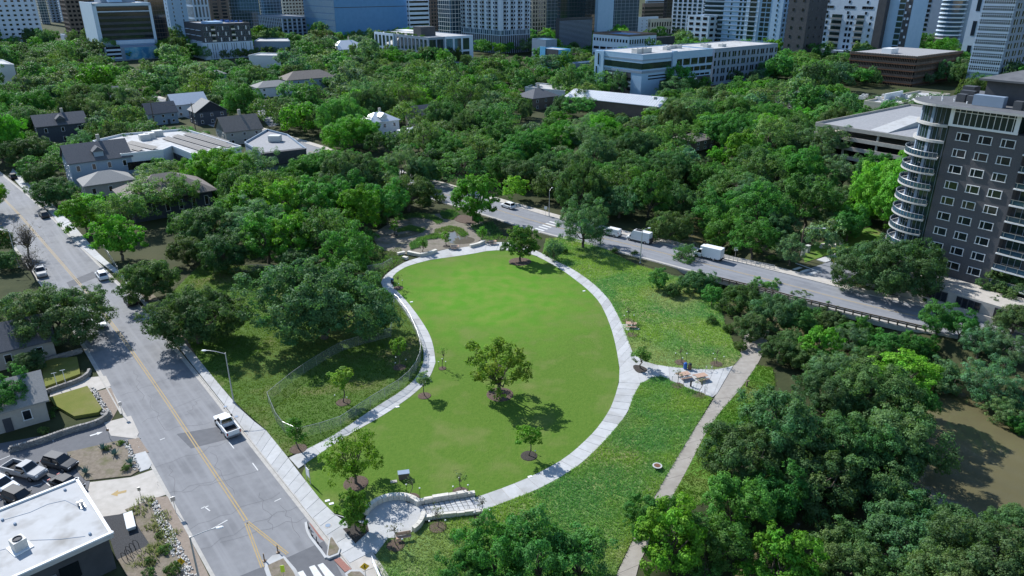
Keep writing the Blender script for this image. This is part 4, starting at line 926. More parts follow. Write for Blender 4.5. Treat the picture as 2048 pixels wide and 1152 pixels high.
# white balcony tower on slatted podium
wt, a, b = GB('white_balcony_tower', 'white residential tower with a dense grid of balconies', 922, 1001, 84, 1060, 0, 140, m_stucco_w, Yc=650, parapet=.8)
m = MB(); nf = 36
fac(m, 1, .8, a - .8, 19, 19 + nf * 3.3, 4, nf, .34, .62); fac(m, 1, .8, a - .8, 19, 19 + nf * 3.3, 4, nf, .16, .5, uo=.86); fac(m, 2, .8, b - .8, 19, 19 + nf * 3.3, 6, nf, .34, .62); fac(m, 2, .8, b - .8, 19, 19 + nf * 3.3, 6, nf, .16, .5, uo=.86); stuff(m.build('windows', m_glass, wt))
m = MB(); fac(m, 1, .8, a - .8, 19, 19 + nf * 3.3, 4, nf, .42, .26, .9, zo=.16); fac(m, 2, .8, b - .8, 19, 19 + nf * 3.3, 6, nf, .42, .26, .9, zo=.16); stuff(m.build('balcony_rails', m_stucco_gy, wt))
m = MB(); fac(m, 1, 0, a, 0, 18.5, 14, 1, .16, 1, .5); fac(m, 2, 0, b * 1.0, 0, 18.5, 20, 1, .16, 1, .5); stuff(m.build('podium_slats', m_stucco_w, wt))
m = MB(); fac(m, 1, 0, a, 0, 14.5, 1, 1, 1, 1, .3); fac(m, 2, 0, b, 0, 14.5, 1, 1, 1, 1, .3); m.build('podium_wall', m_stucco_dk, wt)
m = MB(); fac(m, 1, 0, a, 15, 18.8, 8, 1, .8, .9, .3); fac(m, 2, 0, b, 15, 18.8, 12, 1, .8, .9, .3); stuff(m.build('lobby_glazing', m_glass_blue, wt))
r, a2, b2 = tower('glass_wing_tower', 'blue glass wing with white grid left of the white balcony tower', 898, 902, 928, 74, 690, 140, m_stucco_bl, 'curtain', gm=m_glass_blue, cw=3.4, b=20)
CLEAR += [(902, 0, 1060, 78, 600), (950, 78, 1065, 106, 630)]
# dark garage tower
tower('dark_green_glass_tower', 'dark green glass tower above a brown slatted garage', 1114, 1120, 1190, 60, 760, 140, m_stucco_dk, 'curtain', gm=m_glass_green, cw=4, frame=m_stucco_dk)
dg, a, b = GB('slatted_garage', 'dark grey slatted garage below the green glass tower', 1114, 1118, 48, 1185, 28, 28, m_stucco_dk, m_roofgrey, Yc=640)
m = MB(); fac(m, 1, .5, a - .5, 1, 27, 1, 26, 1, .45, .3); stuff(m.build('slats', m_stucco_gy, dg)); CLEAR += [(1120, 0, 1224, 92, 600)]
# white block with square windows in front
nb, a, b = GB('white_square_window_block', 'white block with square windows and garage slots under blue roof', 1186, 1258, 74, 1313, 20, 20, m_stucco_w, m_bluepanel, Yc=560, parapet=1.4, par_mat=m_brownpan)
for i in range(12): window(nb, 2, b * (i + .7) / 12.4, 16.6, b * .045, 2.2, fm=m_stucco_gy, fw=.1, sill=False)
for j, z in enumerate((10.6, 6.0)):
    for i in range(5): window(nb, 2, b * (i + .62) / 5.2, z, b * .16, 2.0, fm=m_stucco_gy, gm=m_void, fw=.1, sill=False)
for i in range(11): window(nb, 1, a * (i + .6) / 11.2, 16.2, a * .05, 3.2, fm=m_stucco_gy, fw=.1, sill=False)
for j in range(2):
    for i in (0, 1, 2, 3, 7, 8, 9): window(nb, 1, a * (i + .6) / 11.2, 10.4 - 5 * j, a * .05, 4.0, fm=m_stucco_gy, fw=.1, sill=False)
CLEAR += [(1190, 66, 1312, 98, 540)]
for nm, lab, xl, xc, yc, xr, z, wl, Yc in (('navy_low_block', 'navy panel block beside the slatted podium', 1064, 1092, 74, 1114, 16, m_stucco_gy, 580),
                                          ('cyan_mural_shop', 'bright cyan and black shop building with a white window', 1081, 1119, 97, 1141, 13, m_cyan, 530),
                                          ('slate_low_block', 'slate low block with white roof right of the square window block', 1300, 1312, 73, 1350, 17, m_stucco_dk, 590),
                                          ('small_brick_shop', 'small brick shop with bright slanted roof', 1134, 1140, 104, 1160, 9, m_brownpan, 540),
                                          ('blue_roof_shed', 'low shed with a flat blue roof right of the brick shop', 1138, 1150, 116, 1192, 7, m_stucco_gy, 500)):
    r, a, b = GB(nm, lab, xl, xc, yc, xr, z, z, wl, m_bluepanel2 if 'blue' in nm or 'navy' in nm else m_roofwhite, Yc=Yc, parapet=.5)
    if 'cyan' in nm:
        m = MB(); fac(m, 2, b * .05, b * .72, 1.0, 13.2, 1, 1, 1, 1, .3); m.build('black_mural', m_stucco_dk, r); window(r, 2, b * .3, 6.2, b * .4, 1.6, at=-.3)
        MB().box((-.2, b * .86, 7), (.6, b * .28, 14.6)).build('cyan_pier', m_cyan, r)
    else:
        for u in np.linspace(a * .15, a * .85, 4): window(r, 1, u, z * .5, a * .12, z * .28, fm=m_stucco_dk)
CLEAR += [(1066, 72, 1140, 122, 500), (1145, 104, 1190, 116, 480)]
# banded glass tower
bt, a, b = GB('banded_glass_tower', 'tall pale tower with white floor bands and dark balconies', 1404, 1556, 88, None, 0, 150, m_stucco_bl, Yc=600, parapet=.8, a=26)
V = lambda f0, f1: (2, b * (1 - f1), b * (1 - f0))
m = MB(); fac(m, *V(0, .26), 6, 142, 1, 38, 1, .62, .3); fac(m, *V(.60, .68), 6, 142, 1, 38, 1, .7, .3); fac(m, *V(.74, .86), 6, 142, 2, 38, .8, .75, .2); fac(m, *V(.34, .38), 6, 142, 1, 38, .5, .45, .2); fac(m, *V(.45, .56), 6, 142, 2, 38, .55, .6, .2); fac(m, *V(.92, .95), 6, 142, 1, 38, .5, .5, .2); fac(m, 1, 1, a - 1, 6, 142, 5, 38, .5, .6, .2); stuff(m.build('windows', m_glass_green, bt))
m = MB(); fac(m, *V(-.01, .72), 6, 142, 1, 38, 1, .07, 1.2, zo=.06); stuff(m.build('floor_bands', m_stucco_w, bt))
m = MB(); fac(m, *V(.56, .60), 2, 146, 1, 1, 1, 1, .7); m.build('white_pier', m_stucco_w, bt); m = MB(); fac(m, *V(.70, .72), 2, 146, 1, 1, 1, 1, .7); m.build('white_pier', m_stucco_w, bt); CLEAR += [(1406, 0, 1562, 80, 560)]
# dark tower and white loft building
tower('black_edge_tower', 'black tower edge left of the white loft building', 1563, 1602, None, 118, 540, 60, m_stucco_dk, 'grid', gm=m_glass, cw=9, wf=.2, hf=.3, fh=6, a=24)
lf, a, b = GB('white_loft_building', 'white loft building with balcony stacks and dark side walls', 1597, 1738, 114, None, 0, 50, m_stucco_w, m_roofdark, Yc=545, parapet=1.0, par_mat=m_stucco_dk, a=26)
MB().box((-5, b * .5, 5.4), (10, b * .8, 10.8)).build('podium', m_stucco_gy, lf)
for z in (47.3, 40.0):
    for u in (.12, .34, .63, .87): window(lf, 2, b * (1 - u), z, b * .15, 2.0, fm=m_stucco_gy, mull=(.42, .58), fw=.12, sill=False); window(lf, 2, b * (1.01 - u), z - 3.6, b * .03, 2.0, fm=m_stucco_gy, fw=.1, sill=False)
for j in range(6):
    z = 33.5 - 4.1 * j
    for u, w in ((.165, .10), (.48, .14), (.80, .10)):
        window(lf, 2, b * (1 - u), z, b * w, 3.0, fm=m_stucco_dk, gm=m_glass_green, mull=(.5,), fw=.1, sill=False)
        o = MB().box((-.7, b * (1 - u), z - 1.7), (1.5, b * (w + .02), .25)).build('balcony', m_stucco_gy, lf); MB().box((-1.4, b * (1 - u), z - 1.1), (.06, b * (w + .02), .9)).build('railing', m_metal, o)
    for u in (.295, .345, .635, .685): window(lf, 2, b * (1 - u), z, b * .035, 2.4, fm=m_stucco_gy, fw=.1, sill=False)
    for u in (.055, .935): window(lf, 2, b * (1 - u), z, b * .03, 2.2, fm=m_stucco_gy, fw=.1, sill=False)
MB().box((12, -3, 25), (26, 5.8, 50.5)).build('dark_side_wing', m_stucco_dk, lf)
r, a, b = GB('concrete_and_glass_tower', 'raw concrete tower with glass strip right of the white lofts', 1757, 1806, 110, None, 0, 140, m_stucco_bl, Yc=530, a=22)
m = MB(); fac(m, 2, b * .3, b * .52, 4, 138, 1, 34, 1, .8, .2); stuff(m.build('windows', m_glass_green, r)); m = MB(); fac(m, 2, b * .02, b * .28, 4, 138, 1, 1, 1, 1, .3); m.build('dark_strip', m_stucco_dk, r)
m = MB(); fac(m, 2, b * .03, b * .27, 4, 138, 2, 34, .5, .4, .9, skip=lambda i, j: (i * 3 + j * 2) % 5 < 2); stuff(m.build('balconies', m_stucco_w, r))
CLEAR += [(1565, 0, 1800, 104, 480)]
# round balcony tower
rt = empty('round_balcony_tower', P(1888, 104), 0, 'white tower with rounded stacked balconies between slate and lattice towers', 'building')
pp = P(1888, 104); rt.location = (pp.x, pp.y, 0)
MB().lathe([(8.5, 0), (8.5, 140)], n=28).build('glass_core', m_glass_blue, rt)
m = MB()
for k in range(40): m.lathe([(9.9, 3.5 * k), (9.9, 3.5 * k + 1.0)], n=28)
stuff(m.build('balcony_rings', m_stucco_w, rt))
MB().box((16, 6, 70), (18, 14, 140), math.radians(38)).build('white_wing', m_stucco_w, rt)
w2 = MB()
for k in range(38):
    for i in range(4):
        q = Vector((math.cos(G0), math.sin(G0), 0)) * (-6.5 + 4.2 * i) + Vector((math.sin(G0), -math.cos(G0), 0)) * 7.05; w2.box((16 + q.x, 6 + q.y, 3 + 3.5 * k), (3, .3, 1.8), G0)
stuff(w2.build('windows', m_glass_blue, rt)); FOOT.append([(pp.x - 14, pp.y - 14), (pp.x + 28, pp.y - 14), (pp.x + 28, pp.y + 20), (pp.x - 14, pp.y + 20)])
# lattice tower at the right edge
lt, a, b = GB('lattice_facade_tower', 'tall tower with white lattice over green glass at right edge', 1930, 1992, 168, 2090, 0, 150, m_stucco_gy, Yc=425)
m = MB(); fac(m, 2, .4, b - .4, 9, 145, 1, 1, 1, 1, .12); m.build('glazing', m_glass_green, lt)
m = MB(); fac(m, 2, 0, b, 9, 145, 1, 38, 1, .34, .3, zo=.18); fac(m, 2, 0, b, 9, 145, 1, 76, 1, .14, .45); fac(m, 2, 0, b, 9, 145, 15, 1, .16, 1, .5); stuff(m.build('lattice', m_stucco_w, lt))
m = MB(); fac(m, 1, 1, a - 1, 9, 145, 8, 32, .55, .66, .2); stuff(m.build('windows', m_glass_green, lt)); m = MB(); fac(m, 1, 1, a - 1, 9, 145, 8, 32, .06, .66, .26); stuff(m.build('window_mullions', m_stucco_w, lt)); CLEAR += [(1930, 0, 2048, 140, 380)]
# brown parking structure with rust coloured rails
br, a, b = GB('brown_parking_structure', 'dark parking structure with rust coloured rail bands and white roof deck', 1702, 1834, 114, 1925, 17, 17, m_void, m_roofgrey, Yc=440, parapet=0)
for k in range(5):
    z = 1.2 + 3.6 * k
    m = MB(); fac(m, 1, -.4, a + .4, z, z + .5, 1, 1, 1, 1, .9); fac(m, 2, -.4, b + .4, z, z + .5, 1, 1, 1, 1, .9); m.build('rust_band', m_rust, br)
    m = MB(); fac(m, 1, -.3, a + .3, z + .5, z + 1.7, 1, 1, 1, 1, .6); fac(m, 2, -.3, b + .3, z + .5, z + 1.7, 1, 1, 1, 1, .6); m.build('parapet_band', m_brownpan, br)
m = MB(); fac(m, 1, 0, a, 0, 17.5, 30, 1, .16, 1, .8); fac(m, 2, 0, b, 0, 17.5, 40, 1, .16, 1, .8); stuff(m.build('steel_posts', m_brownpan, br))
MB().box((a * .2, b * .55, 18.4), (9, 6, 3)).build('stair_head', m_trim, br); CLEAR += [(1706, 108, 1922, 174, 438)]
# ------------------------------------------------------------------ houses and low buildings
def house(name, label, px, w, d, h, rise, rz=38, wall=None, roof=None, kind='gable', chimney=False, dormer=False, z0=0.0, wn=(3, 2), floors=2, cat='house', over=.5, axis='x', clear=None, at=None, depth=None):
    p = at if at else P(*px); g = math.radians(rz)
    r = empty(name, (p.x, p.y, z0), g, label, cat); wall = wall or m_siding_w; roof = roof or m_shingle
    MB().prism([(0, 0), (w, 0), (w, d), (0, d)], 0, h, bottom=False).build('wall', wall, r)
    o = over; x0, x1, y0, y1 = -o, w + o, -o, d + o; t = .22
    if kind == 'hip':
        k = min(w, d) / 2 + o
        rg = [(x0 + k, (y0 + y1) / 2), (x1 - k, (y0 + y1) / 2)] if w >= d else [((x0 + x1) / 2, y0 + k), ((x0 + x1) / 2, y1 - k)]
        V = [(x0, y0, h), (x1, y0, h), (x1, y1, h), (x0, y1, h), (*rg[0], h + rise), (*rg[1], h + rise)]
        fs = [(0, 1, 5, 4), (1, 2, 5), (2, 3, 4, 5), (3, 0, 4)] if w >= d else [(0, 1, 4), (1, 2, 5, 4), (2, 3, 5), (3, 0, 4, 5)]
        V2 = [(a, b, c + t) for a, b, c in V]; m = MB(); m.add(V2, fs); m.add(V[:4] + V2[:4], [(0, 1, 5, 4), (1, 2, 6, 5), (2, 3, 7, 6), (3, 0, 4, 7), (3, 2, 1, 0)])
    else:
        m = MB()
        if axis == 'x': V = [(x0, y0, h - .1), (x1, y0, h - .1), (x1, (y0 + y1) / 2, h + rise), (x0, (y0 + y1) / 2, h + rise), (x0, y1, h - .1), (x1, y1, h - .1)]; q = [(0, 1, 2, 3), (3, 2, 5, 4)]
        else: V = [(x0, y0, h - .1), (x0, y1, h - .1), ((x0 + x1) / 2, y1, h + rise), ((x0 + x1) / 2, y0, h + rise), (x1, y0, h - .1), (x1, y1, h - .1)]; q = [(3, 2, 1, 0), (4, 5, 2, 3)]
        for f in q:
            A4 = [V[i] for i in f]; m.add(A4 + [(a, b, c + t) for a, b, c in A4], [(4, 5, 6, 7), (3, 2, 1, 0), (0, 1, 5, 4), (1, 2, 6, 5), (2, 3, 7, 6), (3, 0, 4, 7)])
        gmk = MB()
        if axis == 'x':
            for x in (0.01, w - .01): gmk.add([(x, 0, h), (x, d, h), (x, d / 2, h + rise * .97)], [(0, 1, 2), (2, 1, 0)])
        else:
            for y in (0.01, d - .01): gmk.add([(0, y, h), (w, y, h), (w / 2, y, h + rise * .97)], [(0, 1, 2), (2, 1, 0)])
        gmk.build('gable', wall, r)
    rf = m.build('roof', roof, r)
    if chimney: MB().box((w * .6, d * .6, h + rise * .8), (.9, .9, rise * 1.1 + 1)).build('chimney', m_siding_g, rf)
    if dormer:
        q = MB(); q.box((w * .5, d * .17, h + rise * .42), (2.6, 2.6, 1.7)); dm = q.build('dormer', wall, rf)
        MB().add([(w * .5 - 1.7, d * .17 - 1.7, h + rise * .42 + .7), (w * .5 + 1.7, d * .17 - 1.7, h + rise * .42 + .7), (w * .5, d * .17 - 1.7, h + rise * .42 + 2.1), (w * .5 - 1.7, d * .17 + 2.2, h + rise * .42 + .7), (w * .5 + 1.7, d * .17 + 2.2, h + rise * .42 + .7), (w * .5, d * .17 + 2.2, h + rise * .42 + 2.1)],
                 [(0, 1, 2), (0, 2, 5, 3), (1, 4, 5, 2), (3, 5, 4)]).build('dormer_roof', roof, rf)
    fh = h / floors
    for j in range(floors):
        for i in range(wn[0]): window(r, 1, w * (i + .5) / wn[0], fh * (j + .55), 1.1, fh * .48, fw=.09)
        for i in range(wn[1]): window(r, 2, d * (i + .5) / wn[1], fh * (j + .55), 1.1, fh * .48, fw=.09)
    MB().box((w * .5 + (w / wn[0] / 2 if wn[0] % 2 else 0), -.05, 1.05), (1.0, .14, 2.1)).build('door', m_stucco_dk, r)
    c, s = math.cos(g), math.sin(g); FOOT.append([(p.x + x * c - y * s, p.y + x * s + y * c) for x, y in ((-2, -2), (w + 2, -2), (w + 2, d + 2), (-2, d + 2))])
    if clear:
        x0_, y0_, x1_, y1_ = clear; CLEAR.append((x0_ * .85 + x1_ * .15, y0_ + 2, x1_ * .85 + x0_ * .15, y0_ * .45 + y1_ * .55, p.y))
    return r
house('navy_house', 'two storey navy house with dark gable roof, upper left', (82, 292), 17, 11, 7.0, 3.6, 38, m_siding_dk, m_shingle, chimney=True, dormer=True, clear=(55, 218, 160, 275))
house('blue_victorian_house', 'blue clapboard house with arched dormer and dark roof', (150, 378), 17, 13, 7.6, 4.4, 38, m_siding_bl, m_shingle, chimney=True, dormer=True, wn=(4, 3), clear=(105, 295, 225, 352))
house('grey_bungalow', 'low grey hip roofed bungalow in front of the blue house', (175, 398), 13, 10, 3.6, 2.6, 38, m_siding_g, m_shingle_lt, 'hip', floors=1, clear=(155, 352, 200, 388))
house('glass_fronted_hall', 'broad brown roofed hall with a dark glazed front under the trees', (272, 446), 20, 15, 5.4, 4.6, 38, m_siding_dk, m_shingle_br, 'hip', floors=1, wn=(6, 3), over=1.4, clear=(300, 385, 405, 440))
house('white_gable_house', 'white gabled house with pale metal roof near the utility poles', (352, 236), 15, 12, 5.5, 4.2, 38, m_siding_w, m_tinroof, clear=(335, 195, 380, 225))
house('charcoal_gable_house', 'charcoal house with pale roof and white gable window', (396, 252), 13, 11, 5.5, 4.4, 38, m_siding_dk, m_shingle_lt, dormer=True, axis='y', clear=(385, 212, 436, 245))
house('slate_roof_cottage', 'blue cottage with slate roof right of the utility pole', (300, 252), 12, 10, 4.8, 4.0, 38, m_siding_bl, m_shingle, clear=(300, 218, 340, 245))
house('brown_roof_apartment_house', 'long grey house with brown roof and two skylights', (577, 186), 30, 14, 6.6, 3.8, 38, m_siding_bl, m_shingle_br, 'hip', wn=(7, 3), clear=(577, 152, 670, 172))
house('white_roof_cottages', 'pale cottage with white roof left of the brown roofed house', (518, 196), 20, 11, 5.0, 2.6, 38, m_siding_w, m_shingle_lt, 'hip', clear=(517, 168, 560, 190))
house('white_victorian_mansion', 'white mansion with bright tin hip roofs amid the trees', (742, 280), 13, 10, 6.4, 3.0, 38, m_siding_w, m_tinroof, 'hip', chimney=True, dormer=True, clear=(718, 230, 786, 258))
house('grey_gable_house', 'grey house with dark gables right of the white mansion', (836, 262), 12, 10, 5.6, 3.8, 38, m_siding_g, m_shingle)
house('small_white_roof_house', 'small house with bright white roof below the grey gables', (818, 285), 9, 8, 3.4, 1.4, 38, m_siding_w, m_tinroof, 'hip', floors=1)
house('silver_roof_mansion', 'mansion with silver hipped roofs behind the canopy', (672, 122), 30, 20, 8, 6, 38, m_siding_w, m_tinroof, 'hip', chimney=True)
house('brick_hip_house', 'brick house with dark hip roof left of the tin roofed building', (1066, 222), 16, 13, 5.6, 3.6, 38, m_brownpan, m_shingle, 'hip', chimney=True, clear=(1060, 194, 1105, 212))
house('park_cottage', 'grey roofed cottage among trees left of the garage', (1588, 222), 14, 11, 4.5, 3.4, 38, m_siding_g, m_shingle_lt)
house('creek_house', 'dark hip roof among trees above the creek', (1388, 304), 12, 10, 3.6, 2.0, 38, m_brownpan, m_shingle_br, 'hip')
house('tan_gable_house', 'small house with tan roof in the upper left canopy', (185, 212), 14, 10, 4.4, 3.6, 38, m_siding_g, m_shingle_lt)
house('hidden_blue_house', 'pale blue two storey house left of the brown roofed house', (408, 176), 14, 12, 7, 3, 38, m_siding_bl, m_shingle_lt, 'hip')
house('red_roof_house', 'house with red tile roof in front of the blue slab', (648, 88), 20, 14, 7, 3.4, 38, m_siding_w, M('red_tile', (.32, .11, .07), (.26, .09, .06), 3, .8), 'hip')
def flat(name, label, pts, z, wall, roof, par=.7, clear=None, cat='building'):
    w = PX(pts, z); c = Vector((sum(p[0] for p in w) / len(w), sum(p[1] for p in w) / len(w), 0)); r = empty(name, c, 0, label, cat)
    l = [(p[0] - c.x, p[1] - c.y) for p in w]; n = len(l)
    MB().prism(l, 0, z, bottom=False).build('wall', wall, r); MB().sheet([(x * .985, y * .985) for x, y in l], z + .03).build('roof', roof, r)
    m = MB()
    for i in range(n):
        a = Vector((*l[i], 0)); b = Vector((*l[(i + 1) % n], 0)); d = b - a; m.box(((a.x + b.x) / 2, (a.y + b.y) / 2, z + par / 2 + .003 * i), (d.length + .25, .3, par), math.atan2(d.y, d.x))
    m.build('parapet', wall, r); FOOT.append(w)
    if clear: CLEAR.append((*clear, c.y - 12))
    return r, l
sr, l = flat('solar_roof_offices', 'long flat roofed office with rows of solar panels', [(187, 285), (243, 312), (326, 303), (345, 295), (392, 314), (482, 296), (370, 261), (247, 271)], 8.0, m_siding_w, m_roofwhite, clear=(195, 268, 475, 300))
c = sr.location; k = 0
pm = MB().add([(-1.0, -.85, .35), (1.0, -.85, .35), (1.0, .85, 1.0), (-1.0, .85, 1.0), (-1.0, -.85, .29), (1.0, -.85, .29), (1.0, .85, .94), (-1.0, .85, .94)], [(0, 1, 2, 3), (7, 6, 5, 4), (0, 4, 5, 1), (1, 5, 6, 2), (2, 6, 7, 3), (3, 7, 4, 0)]).mesh('solar_panel', m_panel)
for (x0, y0, x1, y1, n) in ((222, 296, 262, 304, 7), (228, 288, 284, 303, 10), (258, 287, 312, 300, 10), (330, 278, 412, 304, 12), (350, 274, 432, 298, 12), (372, 270, 462, 296, 13), (400, 270, 455, 288, 8)):
    pa, pb = P(x0, y0, 8.0), P(x1, y1, 8.0); ra = math.atan2(pb.y - pa.y, pb.x - pa.x)
    for i in range(n):
        p = pa.lerp(pb, (i + .5) / n); o = link('solar_panel', pm, sr, (p.x - c.x, p.y - c.y, 8.05), ra); o.scale = ((pb - pa).length / n * .485, 1.25, .8)
for q in ((300, 277), (316, 272), (290, 280)):
    p = P(*q, 8); MB().box((p.x - c.x, p.y - c.y, 9.0), (3.2, 2.6, 1.9), G0).build('roof_unit', m_hvac, sr)
for i in range(9):
    f = (i + .5) / 9; a = Vector((*l[1], 0)).lerp(Vector((*l[2], 0)), f); d = Vector((*l[2], 0)) - Vector((*l[1], 0)); MB().box((a.x, a.y, 4.6), (1.6, .3, 2.4), math.atan2(d.y, d.x)).build('window', m_glass, sr)
for i in range(8):
    f = (i + .5) / 8; a = Vector((*l[3], 0)).lerp(Vector((*l[4], 0)), f); d = Vector((*l[4], 0)) - Vector((*l[3], 0)); MB().box((a.x, a.y, 4.2), (2.2, .3, 4.4), math.atan2(d.y, d.x)).build('window', m_glass, sr)
fr, l = flat('mansard_flat_building', 'flat blue grey roof with a dark sloped front', [(490, 288), (525, 310), (612, 300), (575, 272), (535, 262)], 6.0, m_siding_bl, m_roofgrey, clear=(495, 270, 605, 305))
d = Vector((*l[2], 0)) - Vector((*l[1], 0)); m_ = (Vector((*l[2], 0)) + Vector((*l[1], 0))) / 2
MB().box((m_.x, m_.y - .8, 4.8), (d.length, 2.2, 4.0), math.atan2(d.y, d.x)).build('mansard', m_roofdark, fr); MB().box((0, 2, 7.2), (4, 3, 2)).build('roof_unit', m_hvac, fr)
house('steep_brown_roof_house', 'house with steep brown roofs and chimney left of the flat roof', None, 14, 12, 5.0, 4.8, 38, m_siding_g, m_shingle_br, chimney=True, at=P(455, 292), clear=(432, 258, 500, 285))
flat('white_cube_building', 'plain white flat roofed building at the upper left edge', [(-60, 128), (28, 131), (4, 121), (-60, 118)], 12, m_siding_w, m_roofwhite, clear=(0, 120, 28, 155))
flat('white_roof_clinic', 'low white roofed clinic with blue walls in the canopy', [(497, 112), (560, 113), (556, 108), (520, 107)], 8, m_siding_w, m_roofwhite, clear=(505, 108, 560, 126))
flat('white_shed_row', 'low building with stepped white roof panels behind the brick house', [(1050, 176), (1130, 184), (1128, 172), (1075, 168)], 5, m_siding_w, m_roofwhite, clear=(1060, 168, 1125, 182))
flat('grey_flat_offices', 'grey flat roofed offices right of the black apartments', [(508, 84), (580, 84), (575, 78), (520, 77)], 11, m_stucco_gy, m_roofwhite, clear=(510, 76, 575, 92))

# ---- beige house at the lower left
lh = house('beige_bungalow', 'beige bungalow with grey shingle roof and white double window', None, 9.6, 9.0, 3.3, 2.5, 36, m_siding_g, m_shingle_lt, 'gable', floors=1, wn=(2, 1), axis='x', at=P(100, 840) - Vector((9.6 * math.cos(math.radians(36)), 9.6 * math.sin(math.radians(36)), 0)), over=.55)
house('dark_shingle_bungalow', 'dark shingled wing of the bungalow under the large oak', None, 13, 9, 3.2, 3.0, 36, m_siding_g, m_shingle, 'gable', floors=1, wn=(3, 2), at=P(-75, 760), over=.5)
# ---- white flat roof building bottom left
q = [P(150, 963, 5), P(213, 1063, 5)]; d = (q[1] - q[0]); d.z = 0; L = d.length; dn = d.normalized(); pn = Vector((dn.y, -dn.x, 0))
if pn.x > 0: pn = -pn
C = q[0]; w = [q[0], q[1], q[1] + pn * 32, q[0] + pn * 32]
wr = empty('white_roof_shop', (C.x, C.y, 0), math.atan2(dn.y, dn.x), 'flat white membrane roof building with dark walls, bottom left', 'building')
inv = wr.matrix_basis.inverted(); bpy.context.view_layer.update()
loc = lambda v: Vector(((v - Vector((C.x, C.y, 0))).dot(dn), (v - Vector((C.x, C.y, 0))).dot(Vector((-dn.y, dn.x, 0))), 0))
sy = -1 if loc(w[2]).y < 0 else 1
MB().prism([(0, 0), (L, 0), (L, 32 * sy), (0, 32 * sy)], 0, 4.5, bottom=False).build('wall', m_stucco_dk, wr)
MB().prism([(-.4, .4 * -sy), (L + .8, .4 * -sy), (L + .8, 33 * sy), (-.4, 33 * sy)], 4.5, 4.95).build('roof', m_roofwhite, wr)
m = MB(); m.box((-.25, 16 * sy, 5.03), (.3, 33, .24)); m.box((L / 2, -.25 * sy, 5.03), (L + 1, .3, .24)); m.box((L + .6, 16 * sy, 5.02), (.3, 33, .2)); m.build('roof_edge', m_trim, wr)
m = MB()
for q in ((40, 1095),):
    p = P(*q, 5); v = loc(p); a_ = MB().box((v.x, v.y, 5.55), (1.2, 1.2, 1.1), .2).build('roof_unit', m_hvac, wr); MB().lathe([(.45, 0), (.45, .1), (.36, .12), (.36, .02), (.12, .02)], (v.x, v.y, 6.1), 16).build('fan', m_stucco_dk, a_)
    MB().box((v.x, v.y, 5.0), (2.0, 1.8, .1), .2).build('plinth', m_trim, a_)
p = P(165, 1012, 5); v = loc(p); o = MB().tube((v.x, v.y, 4.95), (v.x, v.y, 5.7), .16, .16, 12).tube((v.x - .35, v.y - .3, 5.0), (v.x - .35, v.y - .3, 5.5), .12, .12, 10).box((v.x, v.y, 5.0), (1.0, .5, .12)).build('roof_vent', m_metal, wr)
for q in ((30, 1048), (5, 1040), (130, 980), (180, 1068)):
    v = loc(P(*q, 5)); MB().tube((v.x, v.y, 4.95), (v.x, v.y, 5.15), .16, .13, 12).build('roof_drain', m_stucco_gy, wr)
mb = MB()
def seam(pts):
    vv = [loc(P(*q, 5)) for q in pts]
    for a, b in zip(vv[:-1], vv[1:]): mb.tube((a.x, a.y, 4.965), (b.x, b.y, 4.965), .025, n=4)
seam([(5, 1040), (60, 1024), (95, 1008), (130, 1000), (155, 1012)]); seam([(60, 1080), (120, 1078), (170, 1072)]); seam([(0, 1100), (38, 1090)]); mb.build('roof_cable', m_stucco_gy, wr)
for x_, w_ in ((3.0, 1.2), (4.8, 1.6)):
    pass
# wall with window facing the camera
for k_ in range(3):
    MB().box((L + .06, (4 + 3.2 * k_) * sy, 2.2), (.12, 1.8, 1.9)).build('window', m_glass, wr)
MB().box((L + .5, 6 * sy, 1.4), (.9, 1.6, 2.8)).build('porch_screen', m_siding_g, wr)
FOOT.append([(p.x, p.y) for p in w])
# ------------------------------------------------------------------ foliage
def unit(a): return a / np.maximum(1e-9, np.linalg.norm(a, axis=-1, keepdims=True))
def leaf_mesh(name, pos, nrm, size, aspect, var, rng):
    n = len(pos); t = unit(np.cross(nrm, rng.normal(size=(n, 3)))); b = np.cross(nrm, t)
    L = (size * .5)[:, None]; Wd = L / aspect
    bend = nrm * (L * .25)
    v = np.stack([pos - t * L - bend, pos + b * Wd, pos + t * L - bend, pos - b * Wd], 1).reshape(-1, 3)
    me = bpy.data.meshes.new(name)
    me.vertices.add(4 * n); me.vertices.foreach_set('co', v.astype(np.float32).ravel())
    me.loops.add(4 * n); me.loops.foreach_set('vertex_index', np.arange(4 * n, dtype=np.int32))
    me.polygons.add(n); me.polygons.foreach_set('loop_start', np.arange(0, 4 * n, 4, dtype=np.int32)); me.polygons.foreach_set('loop_total', np.full(n, 4, dtype=np.int32))
    me.update(calc_edges=True)
    ca = me.color_attributes.new('leafvar', 'FLOAT_COLOR', 'POINT')
    c = np.ones((n, 4, 4), np.float32); c[:, :, :3] = var[:, None, :]; ca.data.foreach_set('color', c.ravel())
    me.materials.append(m_leaf); return me
